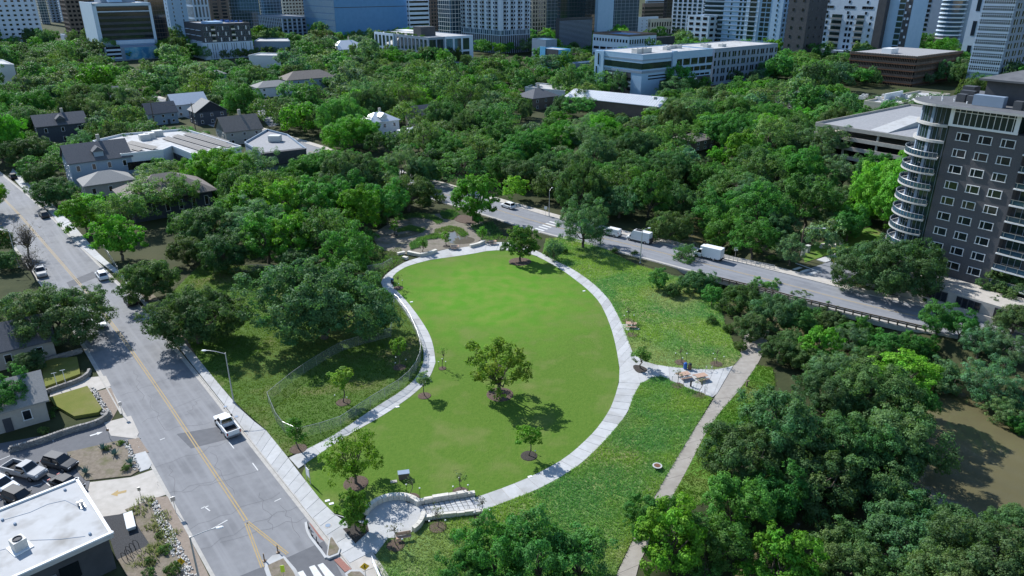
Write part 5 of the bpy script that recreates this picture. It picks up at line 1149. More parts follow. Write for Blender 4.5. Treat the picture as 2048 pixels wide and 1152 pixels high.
def crown_points(rng, R, zc, hz, ncl, nleaf, leaf, shell=.55, cr=(.17, .29), low=-.45, skew=.0):
    d = []
    while len(d) < ncl:
        q = rng.normal(size=3); q /= np.linalg.norm(q)
        if q[2] > low: d.append(q)
    d = np.array(d); ph = rng.uniform(0, 6.28, 6); az = np.arctan2(d[:, 1], d[:, 0])
    lob = 1 + .16 * np.sin(2 * az + ph[0]) + .13 * np.sin(3 * az + ph[1] + 2 * d[:, 2]) + .1 * np.sin(5 * az + ph[2])
    rad = (shell + (1 - shell) * rng.random(ncl) ** .6) * lob
    c = d * rad[:, None] * np.array([R * .84, R * .84, hz * .88]); c[:, 2] += zc
    c[:, 0] += skew * (c[:, 2] - zc)
    r = R * rng.uniform(*cr, ncl)
    cnt = rng.multinomial(nleaf, (r ** 2) / (r ** 2).sum()); idx = np.repeat(np.arange(ncl), cnt)
    ns = 9; sd = unit(rng.normal(size=(ncl, ns, 3)) + d[:, None, :] * .6 + np.array([0, 0, .25]))          # sprays of each clump
    sr = r[:, None] * rng.uniform(.26, .50, (ncl, ns)); sc = c[:, None, :] + sd * (r[:, None] * rng.uniform(.5, .85, (ncl, ns)))[:, :, None] * np.array([1, 1, .82])
    k = rng.integers(0, ns, nleaf); q = unit(rng.normal(size=(nleaf, 3)) + sd[idx, k] * .6 + np.array([0, 0, .15]))
    rr = sr[idx, k] * (1 - .5 * rng.random(nleaf) ** 2)
    pos = sc[idx, k] + q * rr[:, None] * np.array([1.0, 1.0, .8]) + rng.normal(size=(nleaf, 3)) * leaf * .3
    nrm = unit(.6 * q + .5 * sd[idx, k] + .5 * unit(rng.normal(size=(nleaf, 3))) + np.array([0, 0, .2]))
    cv = rng.uniform(.82, 1.2, ncl)[idx] * rng.uniform(.72, 1.28, nleaf); yl = rng.uniform(.86, 1.2, ncl)[idx]
    var = np.stack([cv * yl, cv, cv * rng.uniform(.75, 1.15, nleaf)], 1)
    return pos, nrm, leaf * rng.uniform(.65, 1.35, nleaf), var, c
def limb(mb, a, b, r0, r1, rng, n=4, seg=6):
    a = Vector(a); b = Vector(b); pts = [a]
    for i in range(1, n):
        f = i / n; p = a.lerp(b, f); p.z += (b - a).length * .10 * math.sin(math.pi * f); s = (b - a).length * .07
        pts.append(p + Vector(rng.normal(size=3) * s))
    pts.append(b)
    for i in range(n): mb.tube(pts[i], pts[i + 1], r0 + (r1 - r0) * i / n, r0 + (r1 - r0) * (i + 1) / n, seg, caps=False)
    return pts
PROTO = {}
def make_proto(key, seed, R, H, hz, zc, ncl, nleaf, leaf, aspect=1.5, tr=.28, nl=8, shell=.55, cr=(.17, .29), low=-.45, twigs=0, multi=1):
    rng = np.random.default_rng(seed)
    pos, nrm, size, var, c = crown_points(rng, R, zc, hz, ncl, nleaf, leaf, shell, cr, low)
    crown = leaf_mesh('crown', pos, nrm, size, aspect, var, rng)
    mb = MB(); fork = max(.8, zc - hz * .75)
    for k in range(multi):
        o = Vector((rng.normal() * tr * 1.2, rng.normal() * tr * 1.2, 0)) if multi > 1 else Vector((0, 0, 0))
        mb.tube(o + Vector((0, 0, -.6)), o + Vector((0, 0, .25)), tr * 1.5, tr * 1.05, 9, caps=False)
        top = limb(mb, o + Vector((0, 0, .25)), o * 2 + Vector((rng.normal() * .15, rng.normal() * .15, fork)), tr * 1.05, tr * .8, rng, 3, 9)[-1]
        sel = rng.permutation(len(c))[:nl]
        for j in sel:
            e = Vector(c[j]); pts = limb(mb, top, top.lerp(e, .92), tr * .5, tr * .1, rng, 4)
            for q in range(twigs):
                s = pts[2 + q % 2]; limb(mb, s, s.lerp(Vector(c[rng.integers(len(c))]), .55), tr * .16, tr * .04, rng, 3, 5)
        limb(mb, top, (top.x, top.y, zc + hz * .5), tr * .6, tr * .12, rng, 4)
    trunk = mb.mesh('trunk', m_bark, True)
    PROTO.setdefault(key, []).append((crown, trunk, R, H))
for s in range(4): make_proto('O', 100 + s, 6.0, 7.8, 3.6, 4.1, 100, 28000, .25, 1.4, .34, 9, .5, (.15, .26), low=-.75)
for s in range(3): make_proto('OB', 150 + s, 10.0, 11.5, 5.3, 5.8, 200, 66000, .27, 1.4, .5, 12, .5, (.10, .19), low=-.75)
for s in range(4): make_proto('M', 200 + s, 4.6, 8.8, 4.1, 4.7, 70, 17000, .25, 1.5, .24, 8, .45, (.16, .28), low=-.8)
for s in range(3): make_proto('B', 300 + s, 4.6, 8.8, 4.1, 4.7, 75, 14500, .28, 1.35, .24, 9, .4, (.14, .25), low=-.8)
for s in range(3): make_proto('S', 400 + s, 5.0, 8.8, 4.0, 5.0, 80, 7500, .27, 1.5, .24, 14, .35, (.13, .24), low=-.6, twigs=2)
for s in range(2): make_proto('W', 500 + s, 4.6, 8.6, 4.0, 4.6, 85, 19000, .26, 3.0, .22, 8, .4, (.13, .24), low=-.9)
for s in range(3): make_proto('Y', 600 + s, 1.35, 4.2, 1.35, 2.8, 34, 2200, .17, 1.5, .06, 7, .3, (.2, .34))
make_proto('C', 700, 1.1, 5.4, 2.1, 3.2, 34, 1900, .18, 1.6, .07, 8, .2, (.22, .36), low=-.9)
make_proto('N', 800, .8, 3.4, .9, 2.4, 16, 120, .14, 1.6, .04, 12, .2, (.2, .4), twigs=2)
for s in range(2): make_proto('D', 900 + s, 4.6, 9.0, 4.0, 5.2, 70, 500, .2, 1.6, .2, 30, .3, (.13, .24), twigs=5)
for s in range(3): make_proto('K', 950 + s, 1.5, 1.6, .85, .72, 26, 1700, .19, 1.5, .06, 7, .4, (.22, .34), low=-.3)
make_proto('P', 990, 4.6, 8.4, 3.8, 4.5, 60, 7600, .27, 1.4, .24, 16, .45, (.14, .23), low=-.8, twigs=2); make_proto('P', 991, 4.6, 8.4, 3.8, 4.5, 60, 7600, .27, 1.4, .24, 16, .45, (.14, .23), low=-.8, twigs=2)   # open pecan-like crown
for k_ in ('young_crown',): pass
LOOK = {'O': 'dark green spreading oak', 'M': 'mid green leafy tree', 'B': 'bright green leafy tree', 'S': 'thin olive green tree', 'W': 'grey green feathery tree', 'D': 'bare twiggy tree', 'P': 'open branched tree', 'Y': 'young staked tree', 'C': 'young columnar tree', 'N': 'spindly sapling', 'K': 'rounded shrub'}
COLR = {'O': (.080, .168, .064), 'M': (.076, .225, .052), 'B': (.112, .315, .038), 'S': (.105, .225, .070), 'W': (.125, .245, .125), 'D': (.10, .09, .06), 'P': (.15, .265, .040), 'Y': (.13, .28, .04), 'C': (.10, .25, .04), 'N': (.13, .18, .07), 'K': (.09, .18, .05)}
TREES = []          # (object, kind, px, py)
TPOS = []
NAMES = {'O': 'oak_tree', 'K': 'shrub', 'N': 'sapling', 'Y': 'young_tree', 'C': 'young_tree'}
def tree(kind, X, Y, R, H, label=None, col=None, group=None, z=None, jit=.22):
    v = random.choice(PROTO['OB' if R > 7.6 and kind in 'OMB' else kind]); s = R / v[2]; sz = H / v[3]
    z = gz(X, Y) if z is None else z
    o = empty(NAMES.get(kind, 'tree'), (X, Y, z), random.uniform(0, 6.28), label, 'shrub' if kind == 'K' else 'tree', group)
    o.scale = (s * random.uniform(.9, 1.1), s * random.uniform(.9, 1.1), sz) if R > 2.5 else (s, s, sz)
    if R > 2.5: o.rotation_euler = (random.uniform(-.07, .07), random.uniform(-.07, .07), o.rotation_euler[2])
    c = link('crown', v[0], o); b = col or COLR[kind]; f = random.uniform(1 - jit, 1 + jit); h = random.uniform(.86, 1.24)
    c.color = (b[0] * f * h, b[1] * f, b[2] * f * random.uniform(.85, 1.15), 1)
    link('trunk', v[1], o)
    px, py, _ = proj(X, Y, z + H * .55); TREES.append((o, kind, px, py)); TPOS.append((X, Y, R)); return o
def tpx(kind, cx, cy, rpx, hk=None, label=None, col=None, group=None):
    """tree whose crown the photograph shows centred at cx, cy with radius rpx"""
    v = PROTO[kind][0]; k0 = hk or v[3] / v[2]; R = 5.0; zg = 0
    for _ in range(9):
        k = min(k0, 1.15) if R > 7.6 and not hk else k0
        zc = zg + .55 * k * R; u, dn, fw = ray(cx, cy); t = (CAMH - zc) / dn; X, Y = u * t, fw * t; R = rpx * t / F
        zg = gz(X, Y)
    return tree(kind, X, Y, R, k * R, label, col, group)
def tbase(kind, bx, by, R, H, label, col=None, group=None, stakes=0, ring=0.0, mdark=False):
    p = P(bx, by); o = tree(kind, p.x, p.y, R, H, label, col, group, z=.1)
    if ring:
        m = MB().lathe([(ring * 1.0, 0.02), (ring * .93, .10), (ring * .55, .13), (.05, .12)], n=18)
        c = m.build('mulch_bed', m_mulch_dk if mdark else m_mulch, None, (p.x, p.y, .06)); c['kind'] = 'structure'
    for k in range(stakes):
        a = 2.1 * k + bx * .7; q = (p.x + math.cos(a) * ring * 1.0, p.y + math.sin(a) * ring * 1.0)
        s = link('stake', STAKE[0], o); s.matrix_parent_inverse = o.matrix_basis.inverted(); s.location = (q[0], q[1], .1)
        e = link('cap', STAKE[1], s)
    return o
STAKE = (MB().tube((0, 0, 0), (0, 0, 1.35), .025, .025, 6).mesh('stake', m_black), MB().lathe([(.02, 0), (.10, .05), (.10, .12), (.02, .17)], (0, 0, 1.33), 8).mesh('cap', m_trim))

# the park's own trees
random.seed(31)
o = tbase('P', 1000, 790, 5.3, 9.3, 'large open branched tree standing alone mid lawn', ring=2.1)
tbase('S', 712, 968, 4.2, 7.0, 'bright green tree in a mulch ring near the pavement', (.14, .29, .032), ring=1.6)
tbase('B', 712, 1062, 1.9, 5.6, 'small bright tree in the dark triangular mulch bed', (.115, .26, .035), stakes=2)
tbase('B', 1040, 524, 4.3, 8.2, 'round green tree in mulch at the top of the lawn', (.085, .18, .04), ring=2.6)
tbase('Y', 687, 806, 2.0, 5.6, 'young round tree in a mulch ring inside the fence', (.14, .29, .04), stakes=2, ring=1.15)
tbase('Y', 799, 736, 1.6, 5.6, 'slender young tree inside the fence near the path bend', (.15, .29, .045), stakes=3, ring=1.1)
tbase('C', 597, 899, 1.45, 5.6, 'young dense columnar tree in mulch by the path junction', (.09, .23, .035), ring=1.2)
tbase('Y', 849, 793, 1.5, 3.8, 'small round blue green tree in mulch just inside the lawn path', (.12, .24, .085), ring=1.05)
tbase('N', 885, 738, 1.0, 4.4, 'thin pale sapling with three stakes on the lawn', (.18, .34, .05), stakes=3, ring=.65)
tbase('Y', 1058, 913, 1.8, 4.8, 'small bright tree in dark mulch at the lower lawn', (.13, .30, .035), stakes=2, ring=1.15, mdark=True)
tbase('C', 1280, 738, 1.75, 4.4, 'feathery young conifer like tree in the path island', (.12, .26, .045), ring=0)
for bx, by, lab in ((797, 577, 'bare sapling beside the upper left path bend'), (921, 986, 'small leafy sapling above the steps in mulch'), (823, 998, 'thin sapling in dark mulch behind the curved wall'),
                    (876, 1056, 'dark leafy sapling below the steps in mulch'), (963, 1037, 'pale sapling in mulch at the end of the steps'), (792, 1092, 'pale silvery sapling in mulch beside the bench'),
                    (1362, 726, 'bare sapling in the meadow behind the blue bin'), (1433, 729, 'bare sapling in the meadow near the trail'), (1356, 773, 'bare sapling left of the picnic tables'), (1398, 792, 'bare sapling below the picnic tables'),
                    (1256, 643, 'bare sapling just above the small picnic pad'), (1265, 671, 'bare sapling just below the small picnic pad')):
    tbase('N', bx, by, .95, 3.4, lab, (.13, .15, .09) if 'pale' in lab else None, stakes=3, ring=1.05)
for bx, by, lab in ((795, 430, 'small conical tree at the back of the rain garden'), (789, 471, 'small conical tree in mulch at the left of the rain garden'), (846, 507, 'small tree in front of the long seat wall'),
                    (893, 493, 'small round tree at the edge of the shallow pool'), (964, 483, 'small slender tree behind the right seat wall')):
    tbase('C', bx, by, 1.35, 4.2, lab, (.12, .28, .035), ring=.9, mdark=True)
island = tag(MB().prism(smooth_px([(1265, 736), (1268, 731), (1282, 733), (1296, 740), (1290, 746), (1275, 748)], 2), .1, .2).build('mulch_bed', m_mulch_dk), 'black mulch island in the path junction', kind='structure')

# large trees whose crowns can be told apart in the photograph
random.seed(5)
BIG = [('O', 100, 628, 106), ('O', 285, 563, 62), ('O', 388, 628, 104), ('O', 640, 598, 140),
       ('O', 60, 722, 34), ('M', 10, 790, 55), ('D', 45, 470, 45), ('D', 60, 520, 38), ('O', 15, 520, 30),
       ('B', 945, 390, 46), ('W', 1168, 440, 58), ('W', 1108, 496, 24), ('O', 1335, 452, 52), ('S', 1368, 512, 26), ('M', 1318, 556, 24), ('O', 1393, 562, 36), ('O', 1345, 580, 20),
       ('O', 1478, 596, 44), ('O', 1548, 620, 56), ('O', 1502, 655, 42), ('M', 1530, 584, 34), ('S', 1625, 592, 34), ('O', 1662, 640, 42), ('M', 1600, 640, 36), ('O', 1580, 680, 36),
       ('B', 1640, 690, 46), ('W', 1705, 680, 38), ('M', 1755, 655, 34), ('M', 1812, 648, 44), ('M', 1882, 634, 38), ('S', 1850, 690, 34), ('D', 1800, 725, 36), ('W', 1905, 690, 34), ('W', 1965, 676, 38),
       ('W', 2022, 694, 40), ('W', 1985, 742, 62), ('W', 1898, 752, 40), ('O', 1846, 770, 44), ('M', 1838, 812, 40), ('D', 1955, 775, 34), ('W', 2030, 782, 38), ('M', 2044, 850, 26), ('O', 1745, 712, 44), ('O', 1690, 735, 44),
       ('O', 1748, 772, 78), ('O', 1655, 786, 62), ('O', 1800, 862, 108), ('O', 1690, 868, 86), ('O', 1560, 838, 98), ('O', 1490, 905, 84), ('O', 1625, 945, 104), ('O', 1745, 965, 92), ('M', 1545, 985, 72), ('M', 1470, 1010, 70),
       ('B', 1345, 1065, 84), ('M', 1300, 1030, 50), ('M', 1420, 1090, 74), ('B', 1560, 1130, 92), ('O', 1690, 1120, 88), ('O', 1800, 1075, 98), ('O', 1905, 1062, 92), ('O', 1985, 1110, 100), ('O', 1880, 1160, 90), ('O', 2046, 1050, 60),
       ('M', 990, 1110, 84), ('M', 1080, 1108, 92), ('M', 1160, 1112, 74), ('M', 930, 1150, 56),
       ('M', 1845, 645, 40), ('M', 1925, 650, 34), ('O', 2032, 640, 44), ('W', 1985, 672, 36), ('O', 1640, 650, 36), ('M', 1720, 662, 34), ('O', 1560, 700, 40), ('O', 1610, 715, 40), ('M', 1765, 690, 34), ('O', 1792, 530, 104), ('O', 1730, 520, 54), ('O', 1455, 578, 30), ('M', 1425, 590, 22), ('O', 1600, 612, 30), ('M', 1690, 622, 26), ('M', 1760, 640, 28), ('O', 2018, 572, 62), ('O', 1985, 610, 30),
       # woods left of the park
       ('O', 405, 455, 62), ('O', 445, 500, 62), ('O', 370, 500, 44), ('B', 500, 405, 46), ('B', 450, 335, 66), ('W', 520, 330, 46), ('B', 565, 405, 48), ('B', 588, 475, 50), ('S', 650, 465, 58), ('M', 690, 500, 54), ('B', 715, 415, 46),
       ('M', 600, 350, 52), ('M', 660, 335, 58), ('M', 745, 345, 56), ('W', 800, 330, 48), ('O', 815, 385, 54), ('M', 770, 400, 42), ('O', 850, 340, 42), ('M', 530, 470, 52), ('O', 600, 525, 44), ('M', 700, 380, 44), ('M', 640, 400, 46), ('O', 540, 375, 40),
       ('S', 300, 395, 62), ('S', 325, 345, 46), ('S', 250, 420, 46), ('S', 365, 385, 40), ('B', 165, 425, 38), ('B', 235, 472, 44), ('O', 105, 382, 46), ('O', 55, 300, 52), ('O', 18, 245, 44), ('W', 162, 284, 30), ('O', 75, 345, 30),
       # beyond the back street
       ('M', 900, 300, 50), ('S', 960, 300, 54), ('M', 1010, 330, 46), ('O', 1040, 345, 44), ('O', 1090, 330, 50), ('M', 1060, 290, 50), ('B', 1110, 275, 48), ('O', 1150, 330, 50), ('O', 1210, 300, 52), ('M', 1200, 350, 48), ('O', 1260, 340, 56), ('O', 1130, 375, 40),
       ('O', 1240, 400, 52), ('O', 1180, 385, 36), ('M', 1300, 380, 48), ('O', 1340, 330, 56), ('O', 1290, 290, 50), ('M', 1440, 420, 44), ('S', 1480, 370, 50), ('B', 1490, 300, 40), ('M', 1450, 450, 46), ('M', 1520, 410, 48), ('M', 1510, 470, 40), ('O', 1560, 450, 44),
       ('M', 1620, 400, 50), ('O', 1580, 390, 46), ('M', 1560, 330, 50), ('S', 1520, 340, 44), ('W', 1690, 340, 40), ('B', 1765, 365, 46), ('M', 1745, 340, 38), ('O', 1680, 400, 46), ('O', 1660, 445, 42), ('M', 1610, 330, 42), ('O', 1740, 420, 36), ('M', 1700, 445, 34),
       ('W', 1375, 215, 54), ('W', 1350, 175, 38), ('M', 1470, 220, 46), ('B', 1420, 250, 40), ('M', 1540, 230, 44), ('S', 1610, 120, 34), ('S', 1640, 140, 34), ('B', 890, 115, 18), ('B', 700, 262, 52)]
for k, x, y, r in BIG: tpx(k, x, y, r * (1.12 if k in 'MBS' and y < 530 else 1.0))
# shrubs
for x, y, r in ((213, 895, 9), (252, 935, 11), (330, 1098, 14), (318, 1070, 9), (345, 1135, 20), (300, 1120, 12), (240, 885, 8), (296, 1145, 14), (100, 830, 10), (108, 818, 8), (1515, 500, 12), (1555, 495, 14), (1470, 560, 14), (1425, 640, 14), (1100, 505, 12), (1125, 500, 12), (1270, 505, 8),
                (1230, 500, 9), (1460, 500, 14), (1545, 515, 12), (1480, 690, 16), (1455, 655, 14), (60, 750, 12), (1930, 610, 14), (1890, 600, 14), (1850, 598, 12), (1960, 625, 12), (85, 860, 12), (70, 620, 14), (450, 540, 14), (880, 395, 14), (845, 400, 16), (760, 440, 20), (730, 470, 24), (740, 500, 24), (720, 520, 22), (770, 420, 18), (690, 530, 18), (520, 545, 18), (580, 550, 16)):
    tpx('K', x, y, r)

# ------------------------------------------------------------------ fill the canopy by a jittered grid, nearest ones as single trees
random.seed(77); rngf = np.random.default_rng(77)
NOT = [PX(LAWN_PX), PX(MEADOW_A), PX(MEADOW_B), PX(GRASS_L), PX([(735, 480), (785, 428), (900, 412), (985, 450), (1110, 490), (1110, 545), (760, 560)]),
       PX([(-250, 720), (120, 690), (280, 880), (430, 1200), (-250, 1200)]), PX([(225, 540), (280, 530), (420, 700), (560, 880), (450, 830)])]
def near_line(l, x, y):
    best = 1e9
    for a, b in zip(l[:-1], l[1:]):
        dx, dy = b[0] - a[0], b[1] - a[1]; t = max(0, min(1, ((x - a[0]) * dx + (y - a[1]) * dy) / (dx * dx + dy * dy + 1e-9))); best = min(best, math.hypot(x - a[0] - t * dx, y - a[1] - t * dy))
    return best
CROSS = [P2(492, 188), P2(520, 215), P2(552, 252)]     # street gap in the neighbourhood
LOTG = PX([(262, 236), (300, 245), (275, 252), (235, 245)])
CLEAR += [(800, 425, 985, 515, 175), (862, 368, 900, 412, 200), (975, 400, 1110, 440, 190), (1885, 800, 2034, 965, 92), (1445, 525, 1650, 585, 132), (1700, 588, 1800, 636, 119), (1185, 458, 1445, 530, 150), (1470, 690, 1520, 760, 104)]
cands = []
y = 62.0
while y < 830:
    sp = 8.6 if y < 330 else (9.4 if y < 480 else 10.5)
    x = -.76 * y - 14
    while x < .76 * y + 14:
        X = x + random.uniform(-.42, .42) * sp; Y = y + random.uniform(-.42, .42) * sp; x += sp
        if Y < 150 and X < 30: continue
        if Y > 640 and random.random() < .62: continue
        big = random.random(); R = (3.9 + 6.4 * big ** 1.3) * (1.0 if Y < 480 else 1.05); H = max(7.5, R * random.uniform(1.15, 1.95))
        if random.random() < .06: continue
        if any(inside(p, X, Y) for p in NOT): continue
        if near_line(STREET, X, Y) < 9.5 or near_line(BACK, X, Y) < 9 or near_line(side, X, Y) < 7.5 or near_line(CROSS, X, Y) < 4.5: continue
        if near_line([tuple(c) for c in _ca], X, Y) < (8.5 if Y < 97 else 3.0 if Y < 140 else 4.5 if Y < 175 else 1.0): continue
        if any(inside(p, X, Y) for p in FOOT): continue
        if any((X - a) ** 2 + (Y - b) ** 2 < (.54 * (R + c)) ** 2 for a, b, c in TPOS): continue
        px, py, d = proj(X, Y, H * .55); r = F * R / d
        if px < -r or px > 2048 + r: continue
        if any(Y < c[4] + 4 and px + .8 * r > c[0] + 2 and px - .8 * r < c[2] - 2 and py + .75 * r > c[1] and py - .85 * r < c[3] for c in CLEAR): continue
        n_ = mnoise.noise((X * .03, Y * .03, 3.1)); q = random.random() + .25 * n_
        kind = 'O' if q < .30 else 'M' if q < .56 else 'B' if q < .67 else 'S' if q < .87 else 'W'
        cands.append((Y / R, X, Y, R, H, kind)); TPOS.append((X, Y, R))
    y += sp
cands.sort(); NSINGLE = max(0, 292 - sum(1 for t in TREES if t[1] not in 'K'))
for s_, X, Y, R, H, kind in cands[:NSINGLE]: tree(kind, X, Y, R, H)
# the rest read as one mass of far trees, planted on points
far_col = bpy.data.collections.new('far_tree_kinds'); KI = {}
for kind, (nl, cl, leaf, rr, hz, zc, hh) in {'O': (5200, 60, .46, 6.0, 3.4, 4.3, 7.8), 'M': (3800, 48, .44, 4.6, 4.1, 4.7, 8.8), 'B': (3400, 50, .46, 4.6, 4.1, 4.7, 8.8), 'S': (2200, 55, .42, 5.0, 4.0, 5.0, 8.8), 'W': (3800, 55, .44, 4.6, 4.0, 4.6, 8.6)}.items():
    for s in range(3):
        rg = np.random.default_rng(1000 + s * 17 + ord(kind)); pos, nrm, size, var, c = crown_points(rg, rr, zc, hz, cl, nl, leaf, .5, (.16, .28), low=-.7)
        me = leaf_mesh('far_crown', pos, nrm, size, 1.4, var, rg); me.materials.clear(); me.materials.append(m_leaf_far)
        nm_ = f'far_{len(KI):02d}'; KI[(kind, s)] = (len(KI), rr, hh); far_col.objects.link(bpy.data.objects.new(nm_, me))
rest = cands[NSINGLE:]; pv, pi, ps, pr, pc = [], [], [], [], []
for s_, X, Y, R, H, kind in rest:
    q = KI[(kind, random.randrange(3))]; f = random.uniform(.72, 1.3); c = COLR[kind]
    pv.append((X, Y, gz(X, Y))); pi.append(q[0]); ps += [R / q[1], R / q[1], H / q[2]]; pr.append(random.uniform(0, 6.28)); pc += [c[0] * f * random.uniform(.85, 1.3), c[1] * f, c[2] * f * random.uniform(.8, 1.3), 1]
me = bpy.data.meshes.new('distant_woods'); me.from_pydata(pv, [], [])
a_ = me.attributes.new('kindidx', 'INT', 'POINT'); a_.data.foreach_set('value', pi)
a_ = me.attributes.new('treescale', 'FLOAT_VECTOR', 'POINT'); a_.data.foreach_set('vector', ps)
a_ = me.attributes.new('turn', 'FLOAT', 'POINT'); a_.data.foreach_set('value', pr)
a_ = me.attributes.new('treecol', 'FLOAT_COLOR', 'POINT'); a_.data.foreach_set('color', pc)
fo = link('distant_woods', me); tag(fo, 'mass of far trees filling the blocks before downtown', 'trees', kind='stuff')
ng = bpy.data.node_groups.new('plant_far_trees', 'GeometryNodeTree'); ng.interface.new_socket('Geometry', in_out='INPUT', socket_type='NodeSocketGeometry'); ng.interface.new_socket('Geometry', in_out='OUTPUT', socket_type='NodeSocketGeometry')
gi = ng.nodes.new('NodeGroupInput'); go = ng.nodes.new('NodeGroupOutput'); ip = ng.nodes.new('GeometryNodeInstanceOnPoints'); ci = ng.nodes.new('GeometryNodeCollectionInfo')
ci.inputs['Collection'].default_value = far_col; ci.inputs['Separate Children'].default_value = True; ci.inputs['Reset Children'].default_value = True; ip.inputs['Pick Instance'].default_value = True
def named(n, t):
    q = ng.nodes.new('GeometryNodeInputNamedAttribute'); q.data_type = t; q.inputs['Name'].default_value = n; return q.outputs[0]
cx_ = ng.nodes.new('ShaderNodeCombineXYZ'); lk = ng.links.new
lk(named('turn', 'FLOAT'), cx_.inputs[2]); lk(gi.outputs[0], ip.inputs['Points']); lk(ci.outputs[0], ip.inputs['Instance']); lk(named('kindidx', 'INT'), ip.inputs['Instance Index']); lk(named('treescale', 'FLOAT_VECTOR'), ip.inputs['Scale'])
er = ng.nodes.new('FunctionNodeEulerToRotation'); lk(cx_.outputs[0], er.inputs[0]); lk(er.outputs[0], ip.inputs['Rotation']); lk(ip.outputs[0], go.inputs[0])
md = fo.modifiers.new('plant', 'NODES'); md.node_group = ng
print('TREES single', len(TREES), 'mass', len(cands) - NSINGLE)

# labels that say which tree
LAND = [('the curved brick tower', 1920, 420), ('the white box truck', 1417, 507), ('the tall white van', 1277, 475), ('the white minivan', 1222, 466), ('the bridge guard rail', 1660, 615), ('the muddy creek', 1950, 880), ('the picnic plaza', 1390, 745),
        ('the tan trail', 1400, 850), ('the round plaza', 786, 1037), ('the white pickup', 452, 845), ('the solar panel roof', 350, 285), ('the brown roofed hall', 330, 400), ('the blue clapboard house', 170, 330), ('the navy house', 105, 245), ('the white mansion', 752, 250),
        ('the rain garden', 860, 460), ('the chain link fence', 640, 740), ('the near street SUV', 203, 549), ('the back street SUV', 1013, 411), ('the white garage', 1740, 280), ('the tin roofed building', 1240, 200), ('the pale blue office', 1300, 140),
        ('the bay window office', 850, 100), ('the blue slab', 715, 50), ('the black apartments', 440, 90), ('the mural', 280, 110), ('the white cube building', 10, 145), ('the brown roofed long house', 625, 170), ('the grey gables', 845, 245), ('the brick hip house', 1080, 205),
        ('the brown parking structure', 1800, 140), ('the side street', 1640, 525), ('the charcoal gabled house', 412, 232), ('the mansard roof', 560, 295), ('the beige bungalow', 50, 800), ('the park cottage', 1590, 205), ('the creek house', 1400, 290), ('the silver roofed mansion', 690, 100),
        ('the white meadow manhole', 1314, 938), ('the back street bend', 880, 380), ('the striped crossing', 1625, 545), ('the dry planting bed', 210, 915), ('the white flat roof', 100, 1060)]
used = {}
for o, kind, px, py in TREES:
    if 'label' in o: continue
    best = min(LAND, key=lambda l: math.hypot(l[1] - px, (l[2] - py) * 1.3)); dx, dy = px - best[1], (py - best[2]) * 1.3
    rel = ('left of' if dx < 0 else 'right of') if abs(dx) > 2.2 * abs(dy) else ('behind' if dy < 0 else 'in front of') if abs(dy) > 2.2 * abs(dx) else ('behind and left of' if dy < 0 and dx < 0 else 'behind and right of' if dy < 0 else 'before and left of' if dx < 0 else 'before and right of')
    used.setdefault((LOOK[kind], rel, best[0]), []).append((math.hypot(dx, dy), o))
ORD = ['', 'second', 'third', 'fourth', 'fifth', 'sixth', 'seventh', 'eighth', 'ninth', 'tenth', 'eleventh', 'twelfth', 'thirteenth', 'fourteenth', 'fifteenth']
for (look, rel, lm), l in used.items():
    l.sort(key=lambda q: q[0])
    for i, (d, o) in enumerate(l): o['label'] = (f'{look} {rel} {lm}' if len(l) == 1 else f'closest {look} {rel} {lm}' if i == 0 else f'{ORD[min(i, 14)]} closest {look} {rel} {lm}')
for o, kind, px, py in TREES: o['group'] = {'K': 'shrubs', 'N': 'park saplings', 'Y': 'young park trees', 'C': 'young park trees'}.get(kind, 'trees of the valley')

